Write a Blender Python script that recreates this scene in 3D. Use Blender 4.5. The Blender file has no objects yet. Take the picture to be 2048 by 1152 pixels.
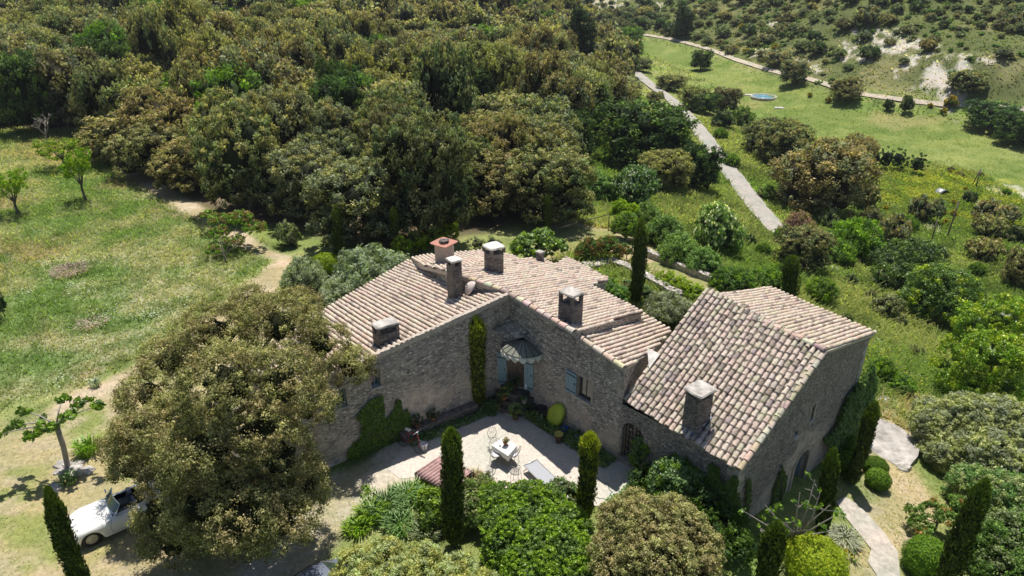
import bpy, bmesh, math, random
import numpy as np
from mathutils import Vector, Matrix
R = math.radians
D = bpy.data
SC = bpy.context.scene
COL = SC.collection
# ------------------------------------------------------------------ camera, sky, sun, exposure
CF, CP, CH = 1430.0, R(26.5), 20.0          # focal length in photo pixels, pitch below horizon, height
cam = D.cameras.new('camera'); camo = D.objects.new('camera', cam); COL.objects.link(camo)
camo.location = (0, 0, CH); camo.rotation_euler = (math.pi / 2 - CP, 0, 0)
cam.sensor_width = 36; cam.lens = CF / 2048 * 36; cam.clip_start = .1; cam.clip_end = 3000
SC.camera = camo
SUN_EL, SUN_AZ = R(69), R(6)                # azimuth measured from +Y towards +X
W = D.worlds.new('World'); SC.world = W; W.use_nodes = True
nt = W.node_tree; bg = nt.nodes['Background']
sky = nt.nodes.new('ShaderNodeTexSky'); sky.sky_type = 'NISHITA'; sky.sun_disc = False
sky.sun_elevation = SUN_EL; sky.sun_rotation = SUN_AZ; sky.altitude = 300
nt.links.new(sky.outputs[0], bg.inputs[0]); bg.inputs[1].default_value = .072
sl = D.lights.new('sun', 'SUN'); sl.energy = 4.8; sl.angle = R(.55); sl.color = (1, .945, .86)
so = D.objects.new('sun', sl); COL.objects.link(so)
sdir = Vector((math.sin(SUN_AZ) * math.cos(SUN_EL), math.cos(SUN_AZ) * math.cos(SUN_EL), math.sin(SUN_EL)))
so.rotation_euler = sdir.to_track_quat('Z', 'Y').to_euler(); so.location = (0, 40, 60)
SC.view_settings.view_transform = 'Standard'; SC.view_settings.look = 'None'
SC.view_settings.exposure = 0.36; SC.view_settings.gamma = 1
SC.cycles.max_bounces = 5; SC.cycles.diffuse_bounces = 3; SC.cycles.transparent_max_bounces = 6
SC.cycles.use_adaptive_sampling = True; SC.cycles.adaptive_threshold = .02
SC.cycles.use_denoising = True

# ------------------------------------------------------------------ helpers
def ray(px, py):
    u = (px - 1024) / CF; v = (576 - py) / CF
    return np.array([u, math.cos(CP) + v * math.sin(CP), -math.sin(CP) + v * math.cos(CP)])
def at(px, py, z=0.):                        # the point at height z seen at photo pixel px,py
    d = ray(px, py); t = (z - CH) / d[2]
    return Vector((d[0] * t, d[1] * t, z))
def depth(p): return p[1] * math.cos(CP) - (p[2] - CH) * math.sin(CP)
def proj(p):
    d = depth(p); v = p[1] * math.sin(CP) + (p[2] - CH) * math.cos(CP)
    return 1024 + CF * p[0] / d, 576 - CF * v / d
def tag(o, label=None, cat=None, group=None, kind=None):
    if label: o['label'] = label
    if cat: o['category'] = cat
    if group: o['group'] = group
    if kind: o['kind'] = kind
    return o
def empty(name, loc=(0, 0, 0), rz=0, label=None, cat=None, group=None):
    o = D.objects.new(name, None); COL.objects.link(o); o.location = loc; o.rotation_euler = (0, 0, rz)
    o.empty_display_size = .2
    return tag(o, label, cat, group)
class MB:                                    # collects shapes into one mesh
    def __init__(s): s.v = []; s.f = []; s.c = []; s.m = []; s.sm = []
    def add(s, vs, fs, col=(1, 1, 1), m=0, smooth=False):
        b = len(s.v); s.v += [tuple(p) for p in vs]; s.c += [col] * len(vs)
        for f in fs: s.f.append([b + i for i in f]); s.m.append(m); s.sm.append(smooth)
    def box(s, c, size, rz=0, m=0, col=(1, 1, 1), rot=None):
        M = rot if rot is not None else Matrix.Rotation(rz, 3, 'Z')
        x, y, z = [k / 2 for k in size]; c = Vector(c)
        vs = [c + M @ Vector((a * x, b * y, e * z)) for a in (-1, 1) for b in (-1, 1) for e in (-1, 1)]
        s.add(vs, [(0, 1, 3, 2), (4, 6, 7, 5), (0, 4, 5, 1), (2, 3, 7, 6), (0, 2, 6, 4), (1, 5, 7, 3)], col, m)
    def tube(s, pts, r, n=6, m=0, col=(1, 1, 1), cap=True):
        pts = [Vector(p) for p in pts]; rr = r if hasattr(r, '__len__') else [r] * len(pts)
        vs = []; up = None
        for i, p in enumerate(pts):
            t = (pts[min(i + 1, len(pts) - 1)] - pts[max(i - 1, 0)]).normalized()
            a = up if up is not None and abs(up.dot(t)) < .95 else (Vector((0, 0, 1)) if abs(t.z) < .9 else Vector((1, 0, 0)))
            e1 = (a - t * a.dot(t)).normalized(); e2 = t.cross(e1); up = e1
            vs += [p + (e1 * math.cos(2 * math.pi * k / n) + e2 * math.sin(2 * math.pi * k / n)) * rr[i] for k in range(n)]
        fs = [(i * n + k, i * n + (k + 1) % n, (i + 1) * n + (k + 1) % n, (i + 1) * n + k) for i in range(len(pts) - 1) for k in range(n)]
        if cap: fs += [tuple(range(n))[::-1], tuple((len(pts) - 1) * n + k for k in range(n))]
        s.add(vs, fs, col, m, True)
    def lathe(s, prof, c=(0, 0, 0), n=16, m=0, col=(1, 1, 1)):   # prof: (radius, z)
        c = Vector(c); vs = [c + Vector((r * math.cos(2 * math.pi * k / n), r * math.sin(2 * math.pi * k / n), z)) for r, z in prof for k in range(n)]
        fs = [(i * n + k, i * n + (k + 1) % n, (i + 1) * n + (k + 1) % n, (i + 1) * n + k) for i in range(len(prof) - 1) for k in range(n)]
        fs += [tuple(range(n))[::-1], tuple((len(prof) - 1) * n + k for k in range(n))]
        s.add(vs, fs, col, m, True)
    def prism(s, poly, z0, z1, m=0, col=(1, 1, 1)):              # poly 2D; z0/z1 numbers or lists per vertex
        n = len(poly)
        a = z0 if hasattr(z0, '__len__') else [z0] * n; b = z1 if hasattr(z1, '__len__') else [z1] * n
        vs = [(p[0], p[1], a[i]) for i, p in enumerate(poly)] + [(p[0], p[1], b[i]) for i, p in enumerate(poly)]
        s.add(vs, [tuple(range(n))[::-1], tuple(range(n, 2 * n))] + [(i, (i + 1) % n, n + (i + 1) % n, n + i) for i in range(n)], col, m)
    def build(s, name, mats, parent=None, bevel=0, **kw):
        me = D.meshes.new(name); me.from_pydata(s.v, [], s.f)
        mats = mats if isinstance(mats, (list, tuple)) else [mats]
        for k in mats: me.materials.append(k)
        me.polygons.foreach_set('material_index', s.m); me.polygons.foreach_set('use_smooth', s.sm)
        ca = me.color_attributes.new('Col', 'FLOAT_COLOR', 'POINT')
        ca.data.foreach_set('color', np.array([(*c, 1) for c in s.c], dtype=np.float32).ravel())
        o = D.objects.new(name, me); COL.objects.link(o)
        if parent: o.parent = parent
        if bevel:
            b = o.modifiers.new('bevel', 'BEVEL'); b.width = bevel; b.segments = 2; b.limit_method = 'ANGLE'
        return tag(o, **kw) if kw else o
def np_mesh(name, V, F, C, mats, parent=None, MI=None):          # V (n,3), F (m,4), C (n,3)
    me = D.meshes.new(name); me.vertices.add(len(V)); me.vertices.foreach_set('co', V.astype(np.float32).ravel())
    k = F.shape[1]; me.loops.add(F.size); me.loops.foreach_set('vertex_index', F.astype(np.int32).ravel())
    me.polygons.add(len(F)); me.polygons.foreach_set('loop_start', np.arange(0, F.size, k, dtype=np.int32))
    me.polygons.foreach_set('loop_total', np.full(len(F), k, dtype=np.int32))
    for m in mats: me.materials.append(m)
    if MI is not None: me.polygons.foreach_set('material_index', MI.astype(np.int32))
    me.update(calc_edges=True)
    ca = me.color_attributes.new('Col', 'FLOAT_COLOR', 'POINT')
    ca.data.foreach_set('color', np.c_[C, np.ones(len(C))].astype(np.float32).ravel())
    o = D.objects.new(name, me); COL.objects.link(o)
    if parent: o.parent = parent
    return o
def copy_tree(o, parent=None):
    c = o.copy(); COL.objects.link(c)
    if parent: c.parent = parent
    for ch in list(o.children): copy_tree(ch, c)
    return c

# ------------------------------------------------------------------ materials
def nodes(name):
    m = D.materials.new(name); m.use_nodes = True; t = m.node_tree
    return m, t, t.nodes['Principled BSDF']
def N(t, typ, **kw):
    n = t.nodes.new('ShaderNode' + typ)
    for k, v in kw.items():
        if k.startswith('i_'): n.inputs[int(k[2:]) if k[2:].isdigit() else k[2:].replace('_', ' ')].default_value = v
        else: setattr(n, k, v)
    return n
def L(t, a, b): t.links.new(a, b)
def ramp(t, fac, stops):
    r = N(t, 'ValToRGB'); e = r.color_ramp.elements
    while len(e) < len(stops): e.new(.5)
    for q, (p, c) in zip(e, stops): q.position = p; q.color = (*c, 1) if len(c) == 3 else c
    L(t, fac, r.inputs[0]); return r.outputs[0]
def mixc(t, a, b, f, typ='MIX'):
    m = N(t, 'Mix', data_type='RGBA', blend_type=typ)
    for s, v in ((6, a), (7, b), (0, f)):
        if hasattr(v, 'links'): L(t, v, m.inputs[s])
        else: m.inputs[s].default_value = (*v, 1) if s != 0 and len(v) == 3 else v
    return m.outputs[2]
def noise(t, co, sc, det=4, rough=.55, dist=0):
    n = N(t, 'TexNoise', i_Scale=sc, i_Detail=det, i_Roughness=rough, i_Distortion=dist)
    if co is not None: L(t, co, n.inputs[0])
    return n.outputs[0]
def ocoord(t, scale=None):
    c = N(t, 'TexCoord').outputs['Object']
    if scale:
        mp = N(t, 'Mapping'); mp.inputs['Scale'].default_value = scale; L(t, c, mp.inputs[0]); c = mp.outputs[0]
    return c
def bump(t, b, h, st=.5, d=.02):
    n = N(t, 'Bump'); n.inputs['Strength'].default_value = st; n.inputs['Distance'].default_value = d
    L(t, h, n.inputs['Height']); L(t, n.outputs[0], b.inputs['Normal'])
def gray(a): return (a, a, a)
def m_plain(name, col, rough=.6, metal=0, var=.25, sc=6, bmp=0, spec=.4):
    m, t, b = nodes(name); c = ocoord(t)
    f = ramp(t, noise(t, c, sc), [(.3, gray(1 - var)), (.7, gray(1 + var * .4))])
    L(t, mixc(t, col, f, 1., 'MULTIPLY'), b.inputs['Base Color'])
    b.inputs['Roughness'].default_value = rough; b.inputs['Metallic'].default_value = metal
    b.inputs['Specular IOR Level'].default_value = spec
    if bmp: bump(t, b, noise(t, c, sc * 6), .6, bmp)
    return m
def m_leaf(name, rough=.65, transl=.37, spec=.12, var=.35):
    m, t, b = nodes(name)
    a = N(t, 'Attribute', attribute_name='Col').outputs['Color']
    oi = N(t, 'ObjectInfo').outputs['Random']
    c = mixc(t, a, ramp(t, oi, [(0, (1 - var, 1 - var * .8, 1 - var * .8)), (.33, (1.12, 1.05, .95)), (.66, (.9, .98, .9)), (1, (1 + var * .5, 1 + var * .35, 1))]), 1., 'MULTIPLY')
    L(t, c, b.inputs['Base Color']); b.inputs['Roughness'].default_value = rough
    b.inputs['Specular IOR Level'].default_value = spec
    tr = N(t, 'BsdfTranslucent'); L(t, mixc(t, c, (1.25, 1.4, .6), 1., 'MULTIPLY'), tr.inputs[0])
    ms = N(t, 'MixShader'); ms.inputs[0].default_value = transl
    L(t, b.outputs[0], ms.inputs[1]); L(t, tr.outputs[0], ms.inputs[2])
    L(t, ms.outputs[0], t.nodes['Material Output'].inputs[0]); return m
def m_tile(name, lichen):
    m, t, b = nodes(name); c = ocoord(t)
    a = N(t, 'Attribute', attribute_name='Col').outputs['Color']
    f = ramp(t, noise(t, c, 9, 6, .7), [(.35, gray(.62)), (.5, gray(.97)), (.7, gray(1.08))])
    x = mixc(t, a, f, 1., 'MULTIPLY')
    x = mixc(t, x, lichen, ramp(t, noise(t, c, 2.2, 7, .75), [(.5, gray(0)), (.66, gray(.55))]))
    x = mixc(t, x, (.17, .15, .14), ramp(t, noise(t, c, 26, 5, .7), [(.6, gray(0)), (.7, gray(.7))]))
    L(t, x, b.inputs['Base Color']); b.inputs['Roughness'].default_value = .9; b.inputs['Specular IOR Level'].default_value = .15
    bump(t, b, noise(t, c, 40, 5, .7), .5, .012); return m
def m_stone(name, light, darkc, mortar, plaster=None, pl=(.5, .62), sc=3.6, zfade=None):
    m, t, b = nodes(name); co = ocoord(t)
    w = N(t, 'TexNoise', i_Scale=1.7, i_Detail=3); L(t, co, w.inputs[0])
    wm = N(t, 'MixRGB', blend_type='ADD'); wm.inputs[0].default_value = .22; L(t, co, wm.inputs[1]); L(t, w.outputs['Color'], wm.inputs[2])
    mp = N(t, 'Mapping'); mp.inputs['Scale'].default_value = (sc, sc, sc * 2.1); L(t, wm.outputs[0], mp.inputs[0])
    v = N(t, 'TexVoronoi', feature='F1', i_Scale=1.); L(t, mp.outputs[0], v.inputs['Vector'])
    e = N(t, 'TexVoronoi', feature='DISTANCE_TO_EDGE', i_Scale=1.); L(t, mp.outputs[0], e.inputs['Vector'])
    sep = N(t, 'SeparateColor'); L(t, v.outputs['Color'], sep.inputs[0])
    stone = ramp(t, sep.outputs[0], [(.0, darkc), (.3, tuple(.5 * (p + q) for p, q in zip(light, darkc))), (.8, light), (1, tuple(p * 1.2 for p in light))])
    stone = mixc(t, stone, ramp(t, noise(t, co, 14, 6, .7), [(.3, gray(.65)), (.7, gray(1.12))]), 1., 'MULTIPLY')
    ed = ramp(t, e.outputs[0], [(.03, gray(1)), (.12, gray(0))])
    x = mixc(t, stone, mortar, ed)
    h = N(t, 'Math', operation='MULTIPLY'); L(t, ramp(t, e.outputs[0], [(0, gray(0)), (.16, gray(1))]), h.inputs[0]); h.inputs[1].default_value = 1
    hh = h.outputs[0]
    if plaster:
        f = noise(t, co, .55, 6, .65)
        if zfade:
            sx = N(t, 'SeparateXYZ'); L(t, co, sx.inputs[0])
            mr = N(t, 'MapRange'); L(t, sx.outputs['Z'], mr.inputs[0])
            mr.inputs[1].default_value = zfade[0]; mr.inputs[2].default_value = zfade[1]; mr.inputs[3].default_value = .16; mr.inputs[4].default_value = -.12
            ad = N(t, 'Math', operation='ADD'); L(t, f, ad.inputs[0]); L(t, mr.outputs[0], ad.inputs[1]); f = ad.outputs[0]
        pf = ramp(t, f, [(pl[0], gray(0)), (pl[1], gray(1))])
        pc = mixc(t, plaster, ramp(t, noise(t, co, 3.5, 7, .7), [(.35, gray(.6)), (.65, gray(1.08))]), 1., 'MULTIPLY')
        x = mixc(t, x, pc, pf)
        mm = N(t, 'Mix', data_type='FLOAT'); L(t, pf, mm.inputs[0]); L(t, hh, mm.inputs[2]); mm.inputs[3].default_value = .8; hh = mm.outputs[0]
    x = mixc(t, x, (.10, .10, .095), ramp(t, noise(t, co, 1.1, 7, .75), [(.52, gray(0)), (.72, gray(.6))]))
    L(t, x, b.inputs['Base Color']); b.inputs['Roughness'].default_value = .93; b.inputs['Specular IOR Level'].default_value = .15
    bump(t, b, hh, .9, .05); return m
def m_bark(name, c1, c2):
    m, t, b = nodes(name); co = ocoord(t, (1, 1, .25))
    L(t, ramp(t, noise(t, co, 14, 5, .7), [(.3, c1), (.7, c2)]), b.inputs['Base Color']); b.inputs['Roughness'].default_value = .95
    bump(t, b, noise(t, co, 20), .8, .03); return m
def m_glass(name, col=(.02, .025, .03), rough=.06):
    m, t, b = nodes(name); L(t, ramp(t, noise(t, ocoord(t), 1.5), [(0, col), (1, tuple(2 * k for k in col))]), b.inputs['Base Color'])
    b.inputs['Roughness'].default_value = rough; b.inputs['Specular IOR Level'].default_value = .8; return m
def m_ground(name, attr=True, col=None, fine=(.6, 1.3), bs=.6, sc=5.):
    m, t, b = nodes(name); co = ocoord(t)
    a = N(t, 'Attribute', attribute_name='Col').outputs['Color'] if attr else None
    base = a if attr else col
    x = mixc(t, base, ramp(t, noise(t, co, sc, 8, .75), [(.3, gray(fine[0])), (.7, gray(fine[1]))]), 1., 'MULTIPLY')
    x = mixc(t, x, ramp(t, noise(t, co, .35, 4, .6), [(.3, (.82, .9, .85)), (.7, (1.15, 1.08, 1.05))]), 1., 'MULTIPLY')
    L(t, x, b.inputs['Base Color']); b.inputs['Roughness'].default_value = .95; b.inputs['Specular IOR Level'].default_value = .1
    bump(t, b, noise(t, co, sc * 2.5, 8, .8), bs, .08); return m
def m_attr(name, rough=.6, spec=.4, metal=0, var=.3, sc=20):
    m, t, b = nodes(name); co = ocoord(t)
    a = N(t, 'Attribute', attribute_name='Col').outputs['Color']
    L(t, mixc(t, a, ramp(t, noise(t, co, sc), [(.3, gray(1 - var)), (.7, gray(1 + var * .4))]), 1., 'MULTIPLY'), b.inputs['Base Color'])
    b.inputs['Roughness'].default_value = rough; b.inputs['Specular IOR Level'].default_value = spec; b.inputs['Metallic'].default_value = metal
    return m
LEAF = m_leaf('leaf'); LEAFG = m_leaf('glossy_leaf', .4, .28, .35); LEAFN = m_leaf('needle_leaf', .7, .12, .2, .25)
BARK = m_bark('bark', (.06, .05, .04), (.2, .17, .14)); BARKP = m_bark('pale_bark', (.2, .18, .16), (.42, .38, .34))
TILE = m_tile('clay_tile', (.5, .46, .34)); TILEC = m_tile('lichen_clay_tile', (.42, .44, .24))
STONE = m_stone('rubble_stone', (.74, .67, .60), (.23, .215, .20), (.40, .36, .32), (.70, .58, .49), (.54, .68), 5.6, (.3, 4.2))
STONEC = m_stone('barn_stone', (.58, .51, .47), (.18, .165, .165), (.32, .28, .26), (.56, .48, .42), (.54, .66), 7.5, (-.5, 3.5))
STONEK = m_stone('chimney_stone', (.36, .32, .29), (.12, .11, .11), (.24, .21, .19), sc=8)
STONEW = m_stone('garden_wall_stone', (.66, .61, .55), (.32, .29, .26), (.30, .27, .24), sc=4)
SLAB = m_plain('weathered_slab', (.50, .47, .43), .9, var=.45, sc=3, bmp=.02, spec=.15)
MORTAR = m_plain('lime_mortar', (.55, .48, .41), .95, var=.3, sc=8, bmp=.01, spec=.1)
LEAD = m_plain('lead_flashing', (.16, .18, .24), .45, .5, var=.3)
WOODD = m_bark('weathered_wood', (.09, .065, .05), (.24, .18, .14))
SHUT = m_plain('grey_blue_paint', (.25, .37, .44), .6, var=.15, sc=3)
GLASS = m_glass('dark_glass'); IRON = m_plain('dark_iron', (.04, .04, .042), .5, .6)
ATT = m_attr('painted'); ATTM = m_attr('glossy_painted', .25, .5, var=.08, sc=4)
FABW = m_plain('white_cloth', (.86, .85, .80), .8, var=.05, spec=.1)
rng = np.random.default_rng(7); random.seed(7)
# ------------------------------------------------------------------ terrain: one sheet through measured heights
CPTS = [(650,935,0),(1010,780,0),(1265,905,0),(1012,900,0),(900,1100,0),(1300,1100,-.15),(300,1100,0),(100,1000,0),(0,1150,0),(0,800,.1),
 (100,600,.2),(400,600,.1),(0,450,.3),(300,450,.2),(560,480,0),(0,260,.6),(230,300,.3),(600,450,-.1),(900,450,-.2),(1050,450,-.4),(1000,520,0),
 (1200,560,-.2),(1250,530,-.3),(1300,490,-.6),(1490,580,-.5),(1400,700,-.1),(1490,1045,-.6),(1590,990,-1.7),(1640,960,-1.9),(1705,960,-2),(1720,1080,-1.6),(1560,1140,-1.),(1700,870,-2.8),(1900,1150,-2.2),
 (1780,900,-2.5),(1820,790,-3.6),(1650,640,-4),(1600,560,-4.2),(1560,500,-5),(1540,450,-6),(1480,370,-6.6),(1400,260,-7.6),(1340,200,-8.2),(1280,150,-8.8),
 (1900,700,-6.2),(2040,900,-4.8),(2040,1120,-3.2),(2060,600,-8.5),(1850,560,-8.2),(1900,450,-10),(1950,380,-10.5),(1850,330,-10.6),(2040,400,-10.8),
 (1527,195,-10),(1700,250,-10.5),(1950,300,-10.5),(1400,130,-9.6),(1300,90,-9.2),(1230,120,-8.8),(1200,60,-8.5),(1500,135,-8),(1700,185,-7.6),(1960,215,-7.8),
 (1560,60,-2.5),(1750,90,-1.5),(1950,130,-2),(1700,5,5),(1950,5,6),(1400,15,-1),(1200,5,-3),
 (600,200,-.6),(600,60,2),(200,120,1.5),(300,5,4.5),(900,5,2),(900,150,-1.5),(1150,160,-5),(1150,300,-2.4),(1000,250,-1.3),(1200,380,-2.6),(1380,420,-3.4),
 (1300,260,-6.4),(1440,460,-4.2),(1500,540,-3.6),(1430,540,-1.8)]
P0 = [tuple(at(*c)) for c in CPTS] + [(-60, 10, 0), (0, 5, 0), (60, 8, -5), (-130, 60, 3), (-250, 250, 16), (0, 330, 22), (-150, 420, 34), (150, 330, 30), (260, 240, 16), (300, 100, -8), (320, 420, 50), (0, 450, 34), (130, 40, -11), (-300, 40, 8), (300, 10, -10)]
P0 = np.array(P0)
def _phi(r): return np.where(r > 0, r * r * np.log(np.maximum(r, 1e-9)), 0)
_S = 50.; _X = P0[:, :2] / _S; _n = len(P0)
_K = _phi(np.linalg.norm(_X[:, None] - _X[None], axis=2)) + np.eye(_n) * .002; _P = np.c_[np.ones(_n), _X]
_A = np.block([[_K, _P], [_P.T, np.zeros((3, 3))]]); _w = np.linalg.solve(_A, np.r_[P0[:, 2], 0, 0, 0])
def hz(x, y):
    q = np.stack([np.asarray(x, float).ravel(), np.asarray(y, float).ravel()], 1) / _S; out = np.empty(len(q))
    for i in range(0, len(q), 20000):
        a = q[i:i + 20000]; out[i:i + 20000] = _phi(np.linalg.norm(a[:, None] - _X[None], axis=2)) @ _w[:_n] + np.c_[np.ones(len(a)), a] @ _w[_n:]
    # the farmhouse yard is level
    X, Y = q[:, 0] * _S, q[:, 1] * _S
    dd = np.maximum(np.maximum(np.abs(X + 2) - 13, np.abs(Y - 24) - 11), 0)
    k = np.clip(1 - dd / 5, 0, 1); k = k * k * (3 - 2 * k)
    k = k * np.clip(1 - (X - 6 - (24 - Y) * .25) / 2.6, 0, 1)
    return (out * (1 - k)).reshape(np.shape(x))
def gz(x, y): return float(hz(np.array([x]), np.array([y]))[0])
_T = np.r_[np.arange(8, 90, .6), np.arange(90, 900, 3.)]
def G(px, py):                               # ground point seen at a photo pixel, by marching along the sight line
    d = ray(px, py); z = CH + d[2] * _T; h = hz(d[0] * _T, d[1] * _T); k = np.nonzero(z < h)[0]
    if len(k) == 0: t = _T[-1]
    else:
        i = max(k[0], 1); f0, f1 = z[i - 1] - h[i - 1], z[i] - h[i]; t = _T[i - 1] + (_T[i] - _T[i - 1]) * f0 / (f0 - f1 + 1e-9)
    x, y = d[0] * t, d[1] * t; return Vector((x, y, gz(x, y)))
def poly_px(pts): return np.array([tuple(G(*p))[:2] for p in pts])
def inside(X, Y, P):
    r = np.zeros(X.shape, bool); j = len(P) - 1
    for i in range(len(P)):
        xi, yi = P[i]; xj, yj = P[j]
        c = ((yi > Y) != (yj > Y)) & (X < (xj - xi) * (Y - yi) / (yj - yi + 1e-12) + xi); r ^= c; j = i
    return r
def sdist(X, Y, P, closed=True):             # signed distance, negative inside
    d = np.full(X.shape, 1e9); n = len(P)
    for i in range(n if closed else n - 1):
        a = P[i]; b = P[(i + 1) % n]; ab = b - a; t = np.clip(((X - a[0]) * ab[0] + (Y - a[1]) * ab[1]) / (ab @ ab + 1e-12), 0, 1)
        d = np.minimum(d, np.hypot(X - a[0] - ab[0] * t, Y - a[1] - ab[1] * t))
    return np.where(inside(X, Y, P), -d, d) if closed else d
def vnoise(X, Y, s, seed=0):                 # smooth value noise 0..1
    r = np.random.default_rng(seed).random((256, 256)); x = X / s + 1000; y = Y / s + 1000
    xi = np.floor(x).astype(int); yi = np.floor(y).astype(int); fx = x - xi; fy = y - yi; fx = fx * fx * (3 - 2 * fx); fy = fy * fy * (3 - 2 * fy)
    g = lambda a, b: r[a % 256, b % 256]
    return (g(xi, yi) * (1 - fx) + g(xi + 1, yi) * fx) * (1 - fy) + (g(xi, yi + 1) * (1 - fx) + g(xi + 1, yi + 1) * fx) * fy
def fbm(X, Y, s, seed=0, o=4): return sum(vnoise(X, Y, s / 2**i, seed + i) / 2**(i + 1) for i in range(o)) / (1 - .5**o)
def axis(a, fine, f0, k):                    # symmetric graded axis
    p = [0.]
    while p[-1] < a: p.append(p[-1] + (fine if p[-1] < f0 else fine + (p[-1] - f0) * k))
    return np.array(p)
ax = axis(360, .22, 20, .011); xs = np.r_[-ax[::-1], ax[1:]]
ys = [4.]
while ys[-1] < 460: ys.append(ys[-1] + (.22 if ys[-1] < 45 else .22 + (ys[-1] - 45) * .009))
ys = np.array(ys); GX, GY = np.meshgrid(xs, ys); GZ = hz(GX, GY)
# zones, traced where they lie on the ground
Z_field = poly_px([(1275,75),(1400,105),(1520,150),(1640,185),(1700,225),(1840,235),(1960,240),(2010,290),(2080,330),(2080,420),(1950,345),(1840,325),(1740,315),(1640,290),(1560,235),(1480,215),(1440,175),(1370,140),(1300,110)])
Z_yell = poly_px([(1740,340),(1900,345),(2060,360),(2060,470),(1900,440),(1820,420),(1740,400)])
Z_dry = poly_px([(-80,855),(100,830),(200,770),(330,690),(430,620),(520,560),(560,510),(600,520),(640,640),(600,900),(660,1000),(600,1200),(-80,1200)])
Z_path = poly_px([(560,520),(520,545),(440,600),(330,690),(240,745),(150,790),(60,835),(90,850),(180,800),(260,760),(360,715),(480,640),(570,570),(585,530)])
Z_path2 = poly_px([(218,295),(240,350),(300,390),(380,430),(470,490),(540,520),(580,515),(500,475),(420,425),(330,370),(260,330),(235,295)])
Z_meadow = poly_px([(-200,225),(60,225),(180,250),(225,330),(330,395),(420,440),(560,500),(430,600),(300,690),(180,760),(-80,830),(-200,800)])
Z_yard = poly_px([(640,960),(820,870),(1010,785),(1110,840),(1245,905),(1330,950),(1420,1030),(1230,1010),(1120,985),(990,985),(870,965),(780,975),(715,1040),(660,1110),(640,1200),(430,1200),(560,1080),(600,1010)])
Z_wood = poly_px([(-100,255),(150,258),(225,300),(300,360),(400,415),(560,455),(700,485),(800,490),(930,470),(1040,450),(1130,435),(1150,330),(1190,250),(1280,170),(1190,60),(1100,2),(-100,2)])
Z_gard = poly_px([(1130,440),(1290,478),(1480,590),(1400,600),(1330,560),(1190,490),(1100,520),(1040,470)])
Z_lawn = poly_px([(1700,800),(1840,800),(1950,950),(1900,1180),(1560,1180),(1640,1000),(1690,960)])
gr = lambda *c: np.array(c)
n1 = fbm(GX, GY, 9, 1); n2 = fbm(GX, GY, 2.2, 11); n3 = fbm(GX, GY, 26, 21); n4 = fbm(GX, GY, .8, 31)
def lerp(a, b, t): t = np.clip(t, 0, 1)[..., None]; return a * (1 - t) + b * t
def ss(x, a, b): t = np.clip((x - a) / (b - a), 0, 1); return t * t * (3 - 2 * t)
C = lerp(gr(.18, .25, .065), gr(.29, .31, .12), ss(n1, .35, .65))                     # slopes in rough grass
C = lerp(C, gr(.09, .13, .035), ss(n2, .5, .72) * .7)
def soft(P, w=.6, amp=1.2, nn=n2): return ss(-(sdist(GX, GY, P) + (nn - .5) * amp * 2), -w, w)
hill = ss(-(sdist(GX, GY, poly_px([(1150,35),(1300,68),(1420,100),(1540,148),(1650,180),(1960,215),(2500,215),(2500,-60),(1150,-60)]))), -3, 3)
hc = lerp(gr(.13, .155, .055), gr(.22, .21, .10), ss(n1, .4, .7)); hc = lerp(hc, gr(.10, .12, .045), ss(n2, .45, .6) * .8)
C = lerp(C, hc, hill)
mead = lerp(gr(.17, .24, .085), gr(.34, .33, .21), ss(n1 * .4 + n2 * .6, .36, .62)); mead = lerp(mead, gr(.44, .30, .25), ss(fbm(GX, GY, 5, 77), .52, .7) * .5)
mead = lerp(mead, gr(.09, .15, .035), ss(n4, .5, .7) * .6)
C = lerp(C, mead, soft(Z_meadow)); C = lerp(C, lerp(gr(.15, .205, .05), gr(.24, .275, .085), ss(n1 * .4 + n3 * .3 + n2 * .3, .40, .62)), soft(Z_field, 1.5, 2, n1)); C = lerp(C, gr(.34, .30, .14), soft(Z_field, 1.5, 2, n1) * ss(fbm(GX, GY, 14, 91), .58, .74) * .55)
C = lerp(C, lerp(gr(.16, .22, .05), gr(.32, .33, .07), ss(n2, .45, .62)), soft(Z_yell, 3, 4, n1))
dry = lerp(gr(.40, .34, .19), gr(.24, .27, .09), ss(n1 * .35 + n2 * .65, .44, .6)); dry = lerp(dry, gr(.46, .38, .27), ss(n4, .52, .7) * .7)
C = lerp(C, dry, soft(Z_dry)); C = lerp(C, lerp(dry, gr(.20, .25, .08), ss(n1 * .5 + n2 * .5, .40, .62)), soft(Z_lawn, .8, 1.)); C = lerp(C, lerp(gr(.42, .34, .22), gr(.25, .26, .10), ss(n2, .42, .62)), soft(Z_gard, .5, .5))
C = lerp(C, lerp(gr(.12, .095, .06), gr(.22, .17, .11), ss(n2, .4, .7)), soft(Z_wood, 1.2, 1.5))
pc = lerp(gr(.50, .41, .30), gr(.38, .32, .19), ss(n2, .35, .65)); C = lerp(C, pc, soft(Z_path, .4, .7)); C = lerp(C, pc, soft(Z_path2, .3, .5))
C = lerp(C, lerp(gr(.56, .50, .43), gr(.40, .36, .24), ss(n2 * .6 + n4 * .4, .38, .62)), soft(Z_yard, .35, .5))
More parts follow.
